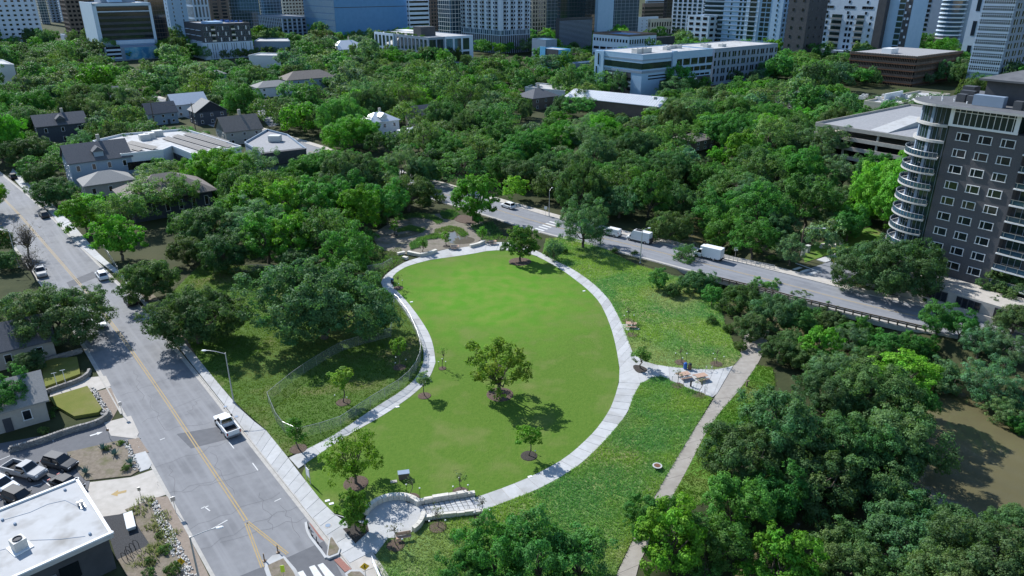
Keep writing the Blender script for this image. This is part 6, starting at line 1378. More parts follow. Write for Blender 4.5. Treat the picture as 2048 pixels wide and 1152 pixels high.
# ------------------------------------------------------------------ tall grass of the meadows
def points_in(poly, n, rng):
    a = np.array(poly); lo, hi = a.min(0), a.max(0); p = rng.uniform(lo, hi, (n * 3, 2)); c = np.zeros(len(p), bool); j = len(a) - 1
    for i in range(len(a)):
        with np.errstate(divide='ignore', invalid='ignore'):
            c ^= ((a[i, 1] > p[:, 1]) != (a[j, 1] > p[:, 1])) & (p[:, 0] < (a[j, 0] - a[i, 0]) * (p[:, 1] - a[i, 1]) / (a[j, 1] - a[i, 1]) + a[i, 0])
        j = i
    return p[c][:n]
def grass(name, label, poly, n, h, w, cols, seed, ns=.09, z=.1, kind='stuff', per=3):
    rng = np.random.default_rng(seed); p = points_in(poly, n, rng); n = len(p)
    nv = np.array([mnoise.noise((x * ns, y * ns, seed)) + .5 * mnoise.noise((x * ns * 3.3, y * ns * 3.3, seed + 5)) for x, y in p])
    f = np.clip(nv * 1.5 + .5, 0, 1)[:, None]; g = np.clip(np.array([mnoise.noise((x * ns * .8 + 40, y * ns * .8, seed)) for x, y in p]) * 2.4 - .35, 0, 1)[:, None]
    col = (np.array(cols[0]) * (1 - f) + np.array(cols[1]) * f) * (1 - g) + np.array(cols[2]) * g
    hh = h * rng.uniform(.55, 1.3, n) * (1 - .55 * g[:, 0]); p = np.repeat(p, per, 0); col = np.repeat(col, per, 0) * rng.uniform(.75, 1.3, (n * per, 1)); hh = np.repeat(hh, per) * rng.uniform(.7, 1.15, n * per)
    N = len(p); a = rng.uniform(0, 6.28, N); b = p + rng.normal(size=(N, 2)) * w * 1.2; lean = rng.normal(size=(N, 2)) * .28 * hh[:, None] + np.array([.12, -.05]) * hh[:, None]
    dx = np.stack([np.cos(a), np.sin(a)], 1) * w / 2
    v = np.zeros((N, 3, 3), np.float32); v[:, 0, :2] = b - dx; v[:, 1, :2] = b + dx; v[:, 2, :2] = b + lean; v[:, 0, 2] = z; v[:, 1, 2] = z; v[:, 2, 2] = z + hh
    me = bpy.data.meshes.new(name); me.vertices.add(3 * N); me.vertices.foreach_set('co', v.ravel()); me.loops.add(3 * N); me.loops.foreach_set('vertex_index', np.arange(3 * N, dtype=np.int32))
    me.polygons.add(N); me.polygons.foreach_set('loop_start', np.arange(0, 3 * N, 3, dtype=np.int32)); me.polygons.foreach_set('loop_total', np.full(N, 3, dtype=np.int32)); me.update(calc_edges=True)
    ca = me.color_attributes.new('leafvar', 'FLOAT_COLOR', 'POINT'); c = np.ones((N, 3, 4), np.float32); c[:, :, :3] = col[:, None, :]; ca.data.foreach_set('color', c.ravel()); me.materials.append(m_leaf)
    o = link(name, me); return tag(o, label, 'grass', kind='stuff')
MC = ((.135, .31, .12), (.25, .375, .09), (.32, .31, .165))
grass('tall_grass', 'tall blue green meadow grass by the back street', PX(MEADOW_A), 26000, .30, .085, MC, 3)
grass('tall_grass', 'tall patchy meadow grass below the picnic plaza', PX(MEADOW_B), 40000, .24, .08, MC, 8)
grass('rough_turf', 'patchy turf tufts around the enclosure', PX(GRASS_L), 30000, .16, .12, ((.085, .17, .03), (.12, .185, .04), (.22, .19, .09)), 14)
LG = ((.085, .165, .018), (.105, .18, .024), (.10, .235, .022))
for i, (pts, lab) in enumerate((([(788, 432), (840, 427), (870, 432), (890, 445), (875, 450), (862, 440), (830, 436), (790, 443)], 'tall grass arc at the back of the rain garden'),
                  ([(795, 460), (820, 452), (850, 460), (845, 466), (815, 462), (795, 466)], 'tall grass arc in the middle left of the rain garden'),
                  ([(868, 460), (900, 452), (925, 458), (937, 470), (925, 475), (910, 463), (870, 468)], 'tall grass arc around the brown shallow pool'),
                  ([(818, 490), (835, 478), (870, 468), (890, 470), (885, 477), (855, 480), (835, 497), (822, 500)], 'tall grass arc in the front of the rain garden'),
                  ([(880, 425), (905, 420), (918, 430), (905, 440), (885, 438)], 'tall pale grass clump by the large mulch bed'),
                  ([(700, 545), (740, 510), (800, 495), (812, 520), (780, 540), (762, 556)], 'tall grass left of the short seat walls'),
                  ([(940, 452), (985, 445), (1005, 470), (985, 484), (962, 480)], 'tall grass right of the rain garden'))):
    grass('tall_grass', lab, PX(pts), 900, .5, .12, ((.095, .20, .085), (.13, .23, .075), (.15, .20, .09)), 40 + i)
grass('verge_grass', 'bright verge grass right of the trail', PX([(1514, 731), (1489, 766), (1421, 846), (1379, 931), (1336, 1009), (1400, 1010), (1470, 930), (1500, 850), (1550, 770), (1545, 735)]), 7000, .2, .12, ((.07, .19, .03), (.11, .2, .03), (.15, .17, .05)), 60, z=.05)
# ------------------------------------------------------------------ vehicles
def paint(name, c): return M(name, c, rough=.55, spec=.18, coat=.35)
pt_white = paint('white_car_paint', (.70, .71, .72)); pt_black = paint('black_car_paint', (.012, .013, .016)); pt_dark = paint('dark_grey_paint', (.04, .044, .05)); pt_silver = paint('silver_paint', (.30, .305, .315)); pt_red = paint('red_paint', (.28, .02, .02))
def loft(mb, st, m=0):
    n = 8; vs = []
    for x, zl, zh, w in st:
        k = min(.25, (zh - zl) * .35)
        vs += [(x, -w * .92, zl), (x, -w, zl + k), (x, -w, zh - k * .5), (x, -w * .88, zh), (x, w * .88, zh), (x, w, zh - k * .5), (x, w, zl + k), (x, w * .92, zl)]
    fs = []
    for i in range(len(st) - 1):
        for j in range(n): fs.append((i * n + j, i * n + (j + 1) % n, (i + 1) * n + (j + 1) % n, (i + 1) * n + j))
    fs.append(tuple(range(n))); fs.append(tuple((len(st) - 1) * n + j for j in range(n - 1, -1, -1)))
    return mb.add(vs, fs, m)
def frustum(x0, x1, w0, z0, x2, x3, w1, z1):
    return [(x0, -w0, z0), (x1, -w0, z0), (x1, w0, z0), (x0, w0, z0), (x2, -w1, z1), (x3, -w1, z1), (x3, w1, z1), (x2, w1, z1)]
def pane(mb, q, f, s=.86, off=.02, rng=(0, 1)):
    a, b, c, d = [Vector(q[i]) for i in f]; nn = (b - a).cross(d - a).normalized()
    ce = (a + b + c + d) / 4
    pts = [ce + (p - ce) * s + nn * off for p in (a, b, c, d)]; mb.add(pts, [(0, 1, 2, 3)])
FR = [(3, 2, 1, 0), (4, 5, 6, 7), (0, 1, 5, 4), (1, 2, 6, 5), (2, 3, 7, 6), (3, 0, 4, 7)]
_wheel = (MB(), MB())
def wheel_meshes(r):
    t = MB(); t.tube((0, -.11, 0), (0, .11, 0), r, r, 16); q = MB(); q.tube((0, -.12, 0), (0, .12, 0), r * .62, r * .62, 12); return t.mesh('wheel', m_tyre), q.mesh('rim', m_rim)
WM = {}
def wheels(root, xs, y, r):
    if r not in WM: WM[r] = wheel_meshes(r)
    for x in xs:
        for s in (-1, 1): o = link('wheel', WM[r][0], root, (x, s * y, r)); link('rim', WM[r][1], o)
def car(name, label, px, ang, kind, col, z=.02, group=None, at=None):
    p = at or P(*px); r = empty(name, (p.x, p.y, z), math.radians(ang), label, {'suv': 'car', 'sedan': 'car', 'hatch': 'car', 'pickup': 'pickup', 'van': 'van', 'tallvan': 'van', 'box': 'truck'}[kind], group)
    B = MB(); Gm = MB()
    if kind in ('suv', 'sedan', 'hatch'):
        L, W, zb, zt = {'suv': (4.7, .93, 1.05, 1.70), 'sedan': (4.8, .91, .95, 1.45), 'hatch': (4.5, .91, 1.0, 1.55)}[kind]; h = L / 2
        loft(B, [(h, .38, .72, W * .80), (h - .18, .28, .84, W * .93), (h - .9, .24, zb - .06, W), (h - 1.25, .24, zb, W), (-h + .9, .24, zb, W), (-h + .25, .28, zb - (.0 if kind != 'sedan' else .04), W * .95), (-h, .42, zb - .12, W * .84)]); b = B.build('body', col, r, smooth=False)
        q = frustum(-h + (.25 if kind != 'sedan' else .75), h - 1.2, W * .9, zb - .03, -h + (.62 if kind == 'suv' else 1.0 if kind == 'hatch' else 1.45), h - 2.0, W * .70, zt)
        MB().add(q, FR).build('cabin', col, r)
        pane(Gm, q, (1, 2, 6, 5)); pane(Gm, q, (3, 0, 4, 7)); pane(Gm, q, (0, 1, 5, 4), .84); pane(Gm, q, (2, 3, 7, 6), .84); Gm.build('windows', m_carglass, r)
        wheels(r, (h - .95, -h + .95), W - .09, .34)
        for s in (-1, 1):
            MB().box((h - .1, s * W * .66, .68), (.16, .38, .16)).build('headlight', m_clear_l, r); MB().box((-h + .08, s * W * .68, .80), (.14, .36, .2)).build('tail_light', m_red_l, r)
            MB().box((h - 1.65, s * (W + .09), zb + .06), (.16, .2, .14)).build('mirror', col, r)
        MB().box((h - .02, 0, .45), (.12, W * 1.2, .16)).build('bumper', m_tyre, r)
    elif kind == 'pickup':
        L, W = 5.8, .98; h = L / 2
        loft(B, [(h, .5, .95, W * .84), (h - .18, .4, 1.08, W * .96), (h - 1.2, .38, 1.16, W), (h - 1.45, .38, 1.2, W), (-.35, .38, 1.2, W), (-.5, .4, 1.2, W)]); B.build('body', col, r)
        q = frustum(-.42, h - 1.4, W * .93, 1.17, -.25, h - 2.1, W * .76, 1.86); MB().add(q, FR).build('cabin', col, r)
        for f in ((1, 2, 6, 5), (3, 0, 4, 7), (0, 1, 5, 4), (2, 3, 7, 6)): pane(Gm, q, f)
        Gm.build('windows', m_carglass, r)
        bd = MB(); x0, x1 = -h, -.48; c = (x0 + x1) / 2; bd.box((c, W - .07, .86), (x1 - x0, .14, .78)); bd.box((c, -W + .07, .86), (x1 - x0, .14, .78)); bd.box((x0 + .06, 0, .86), (.12, 2 * W - .3, .78)); bd.build('bed', col, r)
        MB().box((c, 0, .68), (x1 - x0 - .2, 2 * W - .3, .1)).build('bed_floor', m_tyre, r); MB().box((-h - .06, 0, .48), (.16, W * 1.8, .2)).build('bumper', m_rim, r); MB().box((h + .02, 0, .56), (.16, W * 1.7, .26)).build('bumper', m_rim, r)
        wheels(r, (h - 1.0, -h + 1.15), W - .1, .39)
        for s in (-1, 1):
            MB().box((h - .06, s * W * .7, .86), (.14, .34, .2)).build('headlight', m_clear_l, r); MB().box((-h - .01, s * W * .9, .92), (.08, .16, .42)).build('tail_light', m_red_l, r); MB().box((h - 1.8, s * (W + .13), 1.28), (.18, .24, .24)).build('mirror', m_tyre, r)
    elif kind in ('van', 'tallvan'):
        L, W, zt = (4.9, .98, 1.95) if kind == 'van' else (6.2, 1.0, 2.72); h = L / 2
        loft(B, [(h, .4, .85, W * .82), (h - .2, .32, 1.0, W * .95), (h - .85, .3, 1.15, W), (-h + .1, .3, 1.15, W), (-h, .42, 1.12, W * .95)]); B.build('body', col, r)
        q = frustum(-h + .02, h - .75, W * .97, 1.1, -h + .12, h - 1.75, W * .84, zt); MB().add(q, FR).build('cabin', col, r)
        pane(Gm, q, (1, 2, 6, 5), .84)
        for s in (-1, 1):
            x = h - 1.75; Gm.add([(x - .75, s * W * .955, 1.25), (x + .45, s * W * .955, 1.25), (x + .1, s * W * .90, min(zt - .25, 1.85)), (x - .75, s * W * .90, min(zt - .25, 1.85))], [(0, 1, 2, 3) if s < 0 else (3, 2, 1, 0)])
        Gm.build('windows', m_carglass, r)
        wheels(r, (h - .95, -h + 1.05), W - .1, .36)
        for s in (-1, 1):
            MB().box((h - .08, s * W * .68, .8), (.16, .34, .22)).build('headlight', m_clear_l, r); MB().box((-h + .03, s * W * .88, 1.2), (.1, .14, .45)).build('tail_light', m_red_l, r); MB().box((h - 1.2, s * (W + .12), 1.35), (.16, .22, .3)).build('mirror', m_tyre, r)
        MB().box((-h - .12, 0, .45), (.26, W * 1.7, .16)).build('bumper', m_tyre, r); MB().box((0, 0, .42), (L * .55, 2 * W + .02, .12)).build('sill_trim', m_tyre, r)
        if kind == 'tallvan': MB().box((-h - .3, .3, .95), (.4, .8, 1.0)).build('rear_rack', m_black, r); MB().box((.2, 0, zt + .06), (1.6, 1.0, .1)).build('roof_vent', m_black, r)
    else:
        L, W = 6.6, 1.05; h = L / 2
        loft(B, [(h, .45, .95, W * .80), (h - .2, .38, 1.08, W * .9), (h - .95, .36, 1.22, W * .94), (h - 2.1, .36, 1.25, W * .94)]); B.build('body', col, r)
        q = frustum(h - 2.15, h - .85, W * .88, 1.2, h - 2.1, h - 1.45, W * .78, 2.1); MB().add(q, FR).build('cabin', col, r)
        for f in ((1, 2, 6, 5), (0, 1, 5, 4), (2, 3, 7, 6)): pane(Gm, q, f)
        Gm.build('windows', m_carglass, r)
        bx = MB(); bx.box((-1.15, 0, 1.85), (4.3, 2.14, 2.2)); bx.build('cargo_box', pt_white, r); MB().box((.98 + .3, 0, 2.62), (.7, 1.9, .5), 0, 0, .92).build('box_peak', pt_white, r)
        mm = MB()
        for x in (-2.6, -1.6, -.6, .4): mm.box((x, 0, .82), (.82, 2.18, .5))
        mm.build('side_lockers', m_trim, r); MB().box((-1.1, 0, .62), (4.4, 1.2, .18)).build('chassis', m_tyre, r); MB().box((-h - .0, 0, .55), (.3, 2.0, .2)).build('bumper', m_tyre, r)
        wheels(r, (h - 1.0, -h + 1.5), W - .12, .40)
        for s in (-1, 1): MB().box((h - .1, s * W * .6, .82), (.16, .3, .2)).build('headlight', m_clear_l, r); MB().box((h - 1.3, s * (W + .15), 1.5), (.16, .2, .34)).build('mirror', m_tyre, r); MB().box((-h + .02, s * .92, .95), (.08, .14, .26)).build('tail_light', m_red_l, r)
    return r
SA = 129.0
car('pickup_truck', 'white crew pickup parked at the kerb beside the pavement', (455, 858), SA, 'pickup', pt_white)
car('suv_car', 'white SUV parked near the dark asphalt patch', (205, 556), SA, 'suv', pt_white)
car('suv_car', 'black SUV half hidden under the kerbside oak', (262, 607), SA, 'suv', pt_black)
car('suv_car', 'dark grey SUV parked by the sunlit pavement left of the yellow green tree', (89, 434), SA + 2, 'suv', pt_dark)
car('suv_car', 'black SUV parked far up the near street', (27, 357), SA + 3, 'suv', pt_black)
car('pickup_truck', 'pale pickup parked under the bare trees at the left', (82, 549), SA + 180, 'pickup', pt_silver)
car('sedan_car', 'white car nose showing from beneath the large left oak', (200, 650), SA + 180, 'sedan', pt_white)
car('pickup_truck', 'silver two door pickup in the shaded car park', (52, 950), -18, 'pickup', pt_silver, z=.05)
car('suv_car', 'black SUV with pale reflections beside the dry planting bed', (122, 933), -18, 'suv', pt_dark, z=.05)
car('sedan_car', 'black sedan right behind the white roof edge', (136, 975), -24, 'sedan', pt_black, z=.05)
car('suv_car', 'black SUV lower left in the car park row', (42, 1004), -24, 'suv', pt_black, z=.05)
car('suv_car', 'white SUV half hidden at the left edge of the car park', (6, 978), -24, 'suv', pt_white, z=.05)
car('suv_car', 'white SUV driving on the back street', (1016, 416), 132, 'suv', pt_white, z=.06)
car('delivery_van', 'small white van parked on the bridge street, leftmost of three', (1222, 471), 142, 'van', pt_white, z=.06)
car('delivery_van', 'tall white van with rear rack, middle of the three', (1278, 483), 142, 'tallvan', pt_white, z=.06)
car('box_truck', 'white service box truck parked by the bridge railing', (1415, 517), 142, 'box', pt_white, z=.06)
for (x, y, c, k, a, lab) in ((258, 232, pt_red, 'sedan', 40, 'small red car in the lane beside the utility pole'), (290, 228, pt_white, 'suv', 40, 'white car parked beside the slate cottage'), (272, 222, pt_dark, 'suv', 130, 'dark car in the lane left of the white parked car'), (195, 446, pt_white, 'suv', 38, 'white car in the drive under yellow green leaves'), (540, 232, pt_red, 'sedan', 130, 'dark red car on the neighbourhood lane'), (552, 250, pt_white, 'suv', 130, 'white car on the neighbourhood lane'),
                             (1672, 212, pt_white, 'suv', 40, 'white car beside trees left of the garage'), (1110, 168, pt_white, 'van', 130, 'white van near the stepped white roofs'), (1722, 111, None, None, 0, ''), (100, 103, pt_white, 'suv', 38, 'white car in the far left lot'), (118, 106, pt_black, 'suv', 38, 'black car in the far left lot'), (85, 123, pt_black, 'sedan', 38, 'black car alone on the pale far left drive')):
    if k: car('parked_car', lab, (x, y), a, k, c)
tag(MB().sheet(PX([(245, 225), (300, 222), (310, 238), (255, 244)]), .02).build('lane', m_conc_old), 'pale gravel lane beside the utility poles', kind='structure')
tag(MB().sheet(PX([(78, 96), (125, 98), (122, 110), (95, 112)]), .03).build('far_car_park', m_asphalt_far), 'far grey car park in the upper left', kind='structure')
tag(MB().sheet(PX([(70, 120), (108, 119), (108, 126), (72, 127)]), .03).build('far_drive', m_conc_old), 'pale far drive in the upper left', kind='structure')
tag(MB().sheet(PX([(135, 92), (160, 88), (160, 100), (140, 102)]), .03).build('far_lawn', m_lawn), 'small bright lawn beside the white banded office', kind='structure')
tag(ribbon_sheet(MB(), [Vector((*c, 0)) for c in CROSS], -3, 3, .03).build('neighbourhood_lane', m_asphalt_far), 'grey neighbourhood lane glimpsed between trees', kind='structure')

# ------------------------------------------------------------------ lamps, poles, signs
def lamp(label, base, ang, H, arm, wood=False, z=.1, arc=True):
    p = P(*base); r = empty('street_lamp' , (p.x, p.y, z), math.radians(ang), label, 'street lamp', 'street lamps')
    MB().tube((0, 0, -.2), (0, 0, H), .12 if not wood else .17, .075 if not wood else .12, 10).build('pole', m_wood if wood else m_lamp, r)
    MB().lathe([(.2, 0), (.2, .18), (.14, .25)], n=10).build('base', m_lamp, r)
    pts = [(arm * f, 0, H + (.55 * math.sin(f * math.pi * .5) if arc else .12 * f) - .15) for f in np.linspace(0, 1, 8)]
    MB().path(pts, .045, 6).build('arm', m_lamp, r)
    x, _, zz = pts[-1]
    h = MB(); h.lathe([(.06, -.35), (.16, -.2), (.2, 0), (.17, .25), (.05, .4)], n=10)
    o = h.build('lamp_head', m_trim, r, (x + .25, 0, zz)); o.rotation_euler = (0, math.radians(90), 0); o.scale = (.55, 1, 1)
    return r
lamp('tall grey street lamp beside the pavement above the white pickup', (468, 807), 180, 8.4, 2.7)
lamp('grey street lamp among bare trees at the left edge', (38, 535), 180, 8.4, 2.6)
lamp('grey street lamp standing in front of the tall white van', (1280, 527), 20, 7.6, 1.4)
lamp('wooden pole with a long lamp arm by the side street', (1598, 518), -8, 7.4, 4.0, True, arc=False)
lamp('slim grey lamp pole beside the back street footpath', (1098, 433), 60, 7.0, 1.2)
lamp('street lamp with white head leaning in at the bottom edge', (402, 1175), 18, 6.6, 2.6)
def sign(name, label, base, H, panel, ang, mat, z=.08, shape='rect', sym=None):
    p = P(*base); r = empty(name, (p.x, p.y, z), math.radians(ang), label, 'sign')
    MB().tube((0, 0, -.1), (0, 0, H), .035, .035, 6).build('post', m_metal, r)
    w, h = panel
    m = MB()
    if shape == 'diamond': m.add([(-w / 2, -.05, H - .05), (0, -.05, H - .05 - h / 2), (w / 2, -.05, H - .05), (0, -.05, H - .05 + h / 2), (-w / 2, -.08, H - .05), (0, -.08, H - .05 - h / 2), (w / 2, -.08, H - .05), (0, -.08, H - .05 + h / 2)], [(0, 1, 2, 3), (7, 6, 5, 4), (0, 4, 5, 1), (1, 5, 6, 2), (2, 6, 7, 3), (3, 7, 4, 0)])
    else: m.box((0, -.06, H - h / 2), (w, .03, h))
    o = m.build('panel', mat, r)
    if sym == 'walker':
        s = MB(); cz = H - .05; s.box((0, -.087, cz + .02), (.10, .006, .22)); s.box((-.06, -.0875, cz - .15), (.06, .006, .2)); s.box((.06, -.088, cz - .15), (.06, .006, .2)); s.box((0, -.0885, cz + .19), (.09, .006, .09)); s.build('walker_symbol', m_black, o)
    return r
sign('street_sign', 'grey sign seen from behind beside the upper driveway kerb', (246, 832), 2.3, (.45, .6), 30, m_metal)
sign('street_sign', 'grey sign seen from behind by the lower kerb', (352, 1026), 2.3, (.5, .6), 30, m_metal)
sign('street_sign', 'small grey sign at the driveway mouth near white rubble', (283, 998), 1.7, (.35, .5), 20, m_metal)
sign('street_sign', 'small brown sign in the dry bed by the drive apron', (220, 878), 1.6, (.35, .35), 10, m_brown)
sign('street_sign', 'white sign on the back street footpath near the slim lamp', (1091, 432), 2.6, (.75, .8), 0, m_sign_w)
sign('street_sign', 'white sign behind the bridge railing right of the box truck', (1470, 515), 2.4, (.8, .8), 0, m_sign_w)
sign('warning_sign', 'yellow diamond walker sign at the bottom left by rubble', (372, 1160), 2.6, (.95, .95), -10, m_sign_y, shape='diamond', sym='walker')
sign('warning_sign', 'yellow diamond walker sign beside the crossing planter', (733, 1168), 2.4, (1.0, 1.0), 10, m_sign_y, shape='diamond', sym='walker')
sign('warning_sign', 'orange diamond road work sign in the side street', (1664, 538), 2.0, (1.3, 1.3), 0, m_sign_y, shape='diamond')
p = P(618, 966); r = empty('park_sign', (p.x, p.y, .1), math.radians(-52), 'two post park sign beside the pavement', 'sign')
for x in (-.55, .55): MB().tube((x, 0, 0), (x, 0, 2.3), .05).build('post', m_lamp, r)
MB().box((0, 0, 1.55), (1.1, .06, 1.2)).build('panel', m_sign_w, r)
sign('marker_sign', 'lime and white marker sign on the median island', (568, 1155), 1.5, (.42, .9), 10, m_sign_hv, .2)
for b, lab in (((529, 1122), 'brown marker post left of the median nose'), ((556, 1105), 'brown marker post right of the median nose')):
    p = P(*b); MB_ = MB().tube((0, 0, 0), (0, 0, 1.0), .07, .07, 8).lathe([(.22, 0), (.2, .06), (.08, .08)], n=10); tag(MB_.build('marker_post', m_brown, None, (p.x, p.y, .02)), lab, 'post')
for b, lab in (((617, 1056), 'black flexible post at the top of the cycle bay'), ((623, 1072), 'black flexible post in the middle of the cycle bay'), ((634, 1086), 'black flexible post at the foot of the cycle bay')):
    p = P(*b); tag(MB().tube((0, 0, 0), (0, 0, .9), .05, .05, 8).lathe([(.2, 0), (.18, .05), (.06, .07)], n=10).build('flexible_post', m_black, None, (p.x, p.y, .02)), lab, 'post')
def upole(label, base, H, ang, trans=True):
    p = P(*base); r = empty('utility_pole', (p.x, p.y, 0), math.radians(ang), label, 'utility pole', 'utility poles'); MB().tube((0, 0, 0), (0, 0, H), .2, .13, 8).build('pole', m_wood, r)
    MB().box((0, 0, H - .6), (2.6, .14, .16)).build('crossarm', m_wood, r)
    if trans: MB().lathe([(.32, 0), (.36, .1), (.36, .9), (.2, 1.05)], (.45, 0, H - 2.6), 12).build('transformer', m_metal, r)
    return p, H, math.radians(ang)
poles = [upole('utility pole with transformer beside the pale lane', (228, 238), 12, 38), upole('dark utility pole left of the slate cottage', (311, 258), 12, 38, False), upole('dark utility pole before the charcoal house', (392, 264), 12, 38, False), upole('utility pole with transformer in front of the navy house', (78, 268), 11, 38), upole('utility pole rising from the canopy left of the white mansion', (524, 245), 11, 38, False), upole('utility pole with fanned wires in the central canopy', (915, 215), 13, 38)]
for i in range(2):
    a, b = poles[i], poles[i + 1]; mb = MB()
    for s in (-1.1, 0, 1.1):
        A_ = a[0] + Vector((math.cos(a[2]) * s, math.sin(a[2]) * s, a[1] - .45)); B_ = b[0] + Vector((math.cos(b[2]) * s, math.sin(b[2]) * s, b[1] - .45)); pts = [A_.lerp(B_, f) - Vector((0, 0, 1.2 * 4 * f * (1 - f))) for f in np.linspace(0, 1, 9)]; mb.path(pts, .03, 4)
    tag(mb.build('overhead_wires', m_black), f'sagging overhead wires between the {"first and second" if i == 0 else "second and third"} poles above the lane', 'wires')

# ------------------------------------------------------------------ park furniture
def picnic(label, base, ang):
    p = P(*base); r = empty('picnic_table', (p.x, p.y, .12), math.radians(ang), label, 'picnic table', 'picnic tables')
    for k in range(4): MB().box((0, -.42 + .28 * k, .76), (1.9, .26, .06)).build('top_slat', m_tan, r)
    for s in (-1, 1): MB().box((0, s * .85, .46), (1.9, .34, .06)).build('seat', m_tan, r)
    m = MB()
    for x in (-.6, .6): m.tube((x, 0, 0), (x, 0, .74), .05); m.box((x, 0, .42), (.07, 1.8, .06)); m.box((x, 0, .03), (.09, 1.0, .05))
    m.build('frame', m_lamp, r)
picnic('tan picnic table left on the plaza by the trail', (1367, 757), 20); picnic('tan picnic table right on the plaza by the trail', (1401, 760), 20)
picnic('tan picnic table on the small pad beside the loop path', (1262, 655), -10); picnic('tan picnic table between the seat walls by the rain garden', (910, 499), 5); picnic('tan picnic table half hidden behind the top lawn tree', (985, 489), 10)
def bin_(label, base, m1, m2):
    p = P(*base); r = empty('litter_bin', (p.x, p.y, .12), 0, label, 'bin'); MB().lathe([(.26, 0), (.30, .08), (.30, .85), (.28, .9)], n=14).build('body', m1, r); MB().lathe([(.31, .9), (.31, .98), (.2, 1.1), (.05, 1.12)], n=14).build('lid', m2, r)
bin_('blue recycling bin at the plaza edge', (1370, 739), m_blue, m_blue); bin_('brown litter bin beside the blue one', (1379, 740), m_brown, m_black); bin_('dark bin with blue lid at the upper left path bend', (785, 568), m_black, m_blue)
hoop = [(.4 * math.cos(t), 0, .55 + .35 * math.sin(t)) for t in np.linspace(0, math.pi, 9)]
def rack(label, base, ang, n=1, mt=None):
    p = P(*base); r = empty('bike_rack', (p.x, p.y, .1), math.radians(ang), label, 'bike rack')
    for k in range(n): MB().path([(.4, .5 * k, 0)] + [(x, .5 * k, z) for x, y, z in hoop] + [(-.4, .5 * k, 0)], .035, 6).build('hoop', mt or m_metal, r)
rack('metal bike hoop left of two on the plaza', (1412, 743), 60); rack('metal bike hoop right of two on the plaza', (1423, 743), 60); rack('metal bike hoop near the lower plaza edge', (1412, 787), 60)
rack('black looping bike rack on dark gravel, upper row', (259, 1107), -20, 3, m_black); rack('black looping bike rack on dark gravel, lower row', (250, 1120), -20, 2, m_black)
for b, lab, hh in (((1381, 774), 'black water fountain post on the plaza', 1.0), ((1493, 773), 'dark wooden post beside the trail', .9)):
    p = P(*b); r = empty('post', (p.x, p.y, .08), 0, lab, 'post'); MB().box((0, 0, hh / 2), (.22, .22, hh)).build('body', m_black if 'black' in lab else m_wood, r); MB().box((.12, 0, hh), (.45, .25, .1)).build('head', m_black if 'black' in lab else m_wood, r)
p = P(808, 1082); r = empty('bench', (p.x, p.y, .16), math.radians(14), 'tan slatted bench on the round plaza', 'bench')
for k in range(3): MB().box((0, -.15 + .16 * k, .45), (1.7, .13, .05)).build('seat_slat', m_tan, r)
for k in range(3): MB().box((0, .26 + .02 * k, .58 + .15 * k), (1.7, .05, .12)).build('back_slat', m_tan, r)
for x in (-.7, .7): MB().path([(x, -.2, 0), (x, -.2, .43), (x, .24, .43), (x, .34, .95)], .03, 6).build('leg', m_lamp, r)
p = P(808, 957); r = empty('utility_box', (p.x, p.y, .1), math.radians(12), 'brown metal utility box on the lawn', 'utility box'); MB().box((0, 0, .42), (1.35, .75, .84)).build('cabinet', m_brownpan, r); MB().box((0, 0, .87), (1.45, .85, .07)).build('lid', m_stucco_gy, r); MB().box((-1.3, -.5, .03), (.8, .5, .06)).build('plinth', m_conc_old, r)
for b, lab, s in (((1604, 512), 'tall grey utility cabinet by the side street', (1.0, .8, 1.7)), ((1614, 505), 'grey utility cabinet behind the taller one', (1.0, .8, 1.6))):
    p = P(*b); r = empty('utility_cabinet', (p.x, p.y, .1), .6, lab, 'utility box'); MB().box((0, 0, s[2] / 2), s).build('body', m_hvac, r); MB().box((0, 0, s[2] + .04), (s[0] + .1, s[1] + .1, .08)).build('lid', m_hvac, r)
for b, lab in (((655, 1003), 'white meter lid left of two on the grass corner'), ((663, 1009), 'white meter lid right of two on the grass corner'), ((795, 815), 'white valve lid pair on the lawn by the path'), ((823, 605), 'white valve lid near the upper path'), ((1168, 583), 'white T shaped marker at the lawn edge'), ((1060, 955), 'white drain lid at the lower path edge')):
    p = P(*b); tag(MB().box((p.x, p.y, .13), (.55, .35, .06), .4).build('meter_lid', m_trim), lab, 'lid')
for b, lab, rr in (((1314, 938), 'manhole with white concrete collar in the meadow', .62), ((656, 1053), 'grey manhole on the pavement corner', .45), ((473, 835), 'dark manhole in the pavement by the white pickup', .4), ((451, 815), 'black manhole cover in the pavement beside the street lamp', .35)):
    p = P(*b); r = empty('manhole', (p.x, p.y, .15), 0, lab, 'manhole')
    MB().lathe([(rr, 0), (rr, .06), (rr * .8, .065)] if 'collar' in lab else [(rr, 0), (rr, .02), (rr * .8, .022)], n=20).build('collar', m_conc if 'collar' in lab else m_conc_old, r, (0, 0, .35 if 'collar' in lab else 0)); MB().lathe([(rr * .7, 0), (rr * .7, .03), (rr * .3, .032)], n=18).build('cover', m_rust if 'collar' in lab else m_stucco_gy, r, (0, 0, .39 if 'collar' in lab else .012))
p0 = P(745, 1128); p1 = P(772, 1190); d = p1 - p0; r = empty('handrail', (p0.x, p0.y, .1), math.atan2(d.y, d.x), 'white pipe railing at the bottom beside tall grass', 'railing')
for k in range(4): MB().tube((0, 0, .3 + .22 * k), (d.length, 0, .3 + .22 * k), .04).build('rail', m_trim, r)
for f in (0, .33, .66, 1): MB().tube((d.length * f, 0, 0), (d.length * f, 0, 1.0), .045).build('post', m_trim, r)
p = P(261, 1048); r = empty('slab_bench', (p.x, p.y, .06), math.radians(-57), 'long pale slab bench on dark gravel', 'bench'); MB().box((0, 0, .5), (3.1, .95, .14)).build('seat', m_siding_w, r)
for x in (-1.2, 1.2): MB().box((x, 0, .21), (.15, .8, .42)).build('leg', m_siding_w, r)
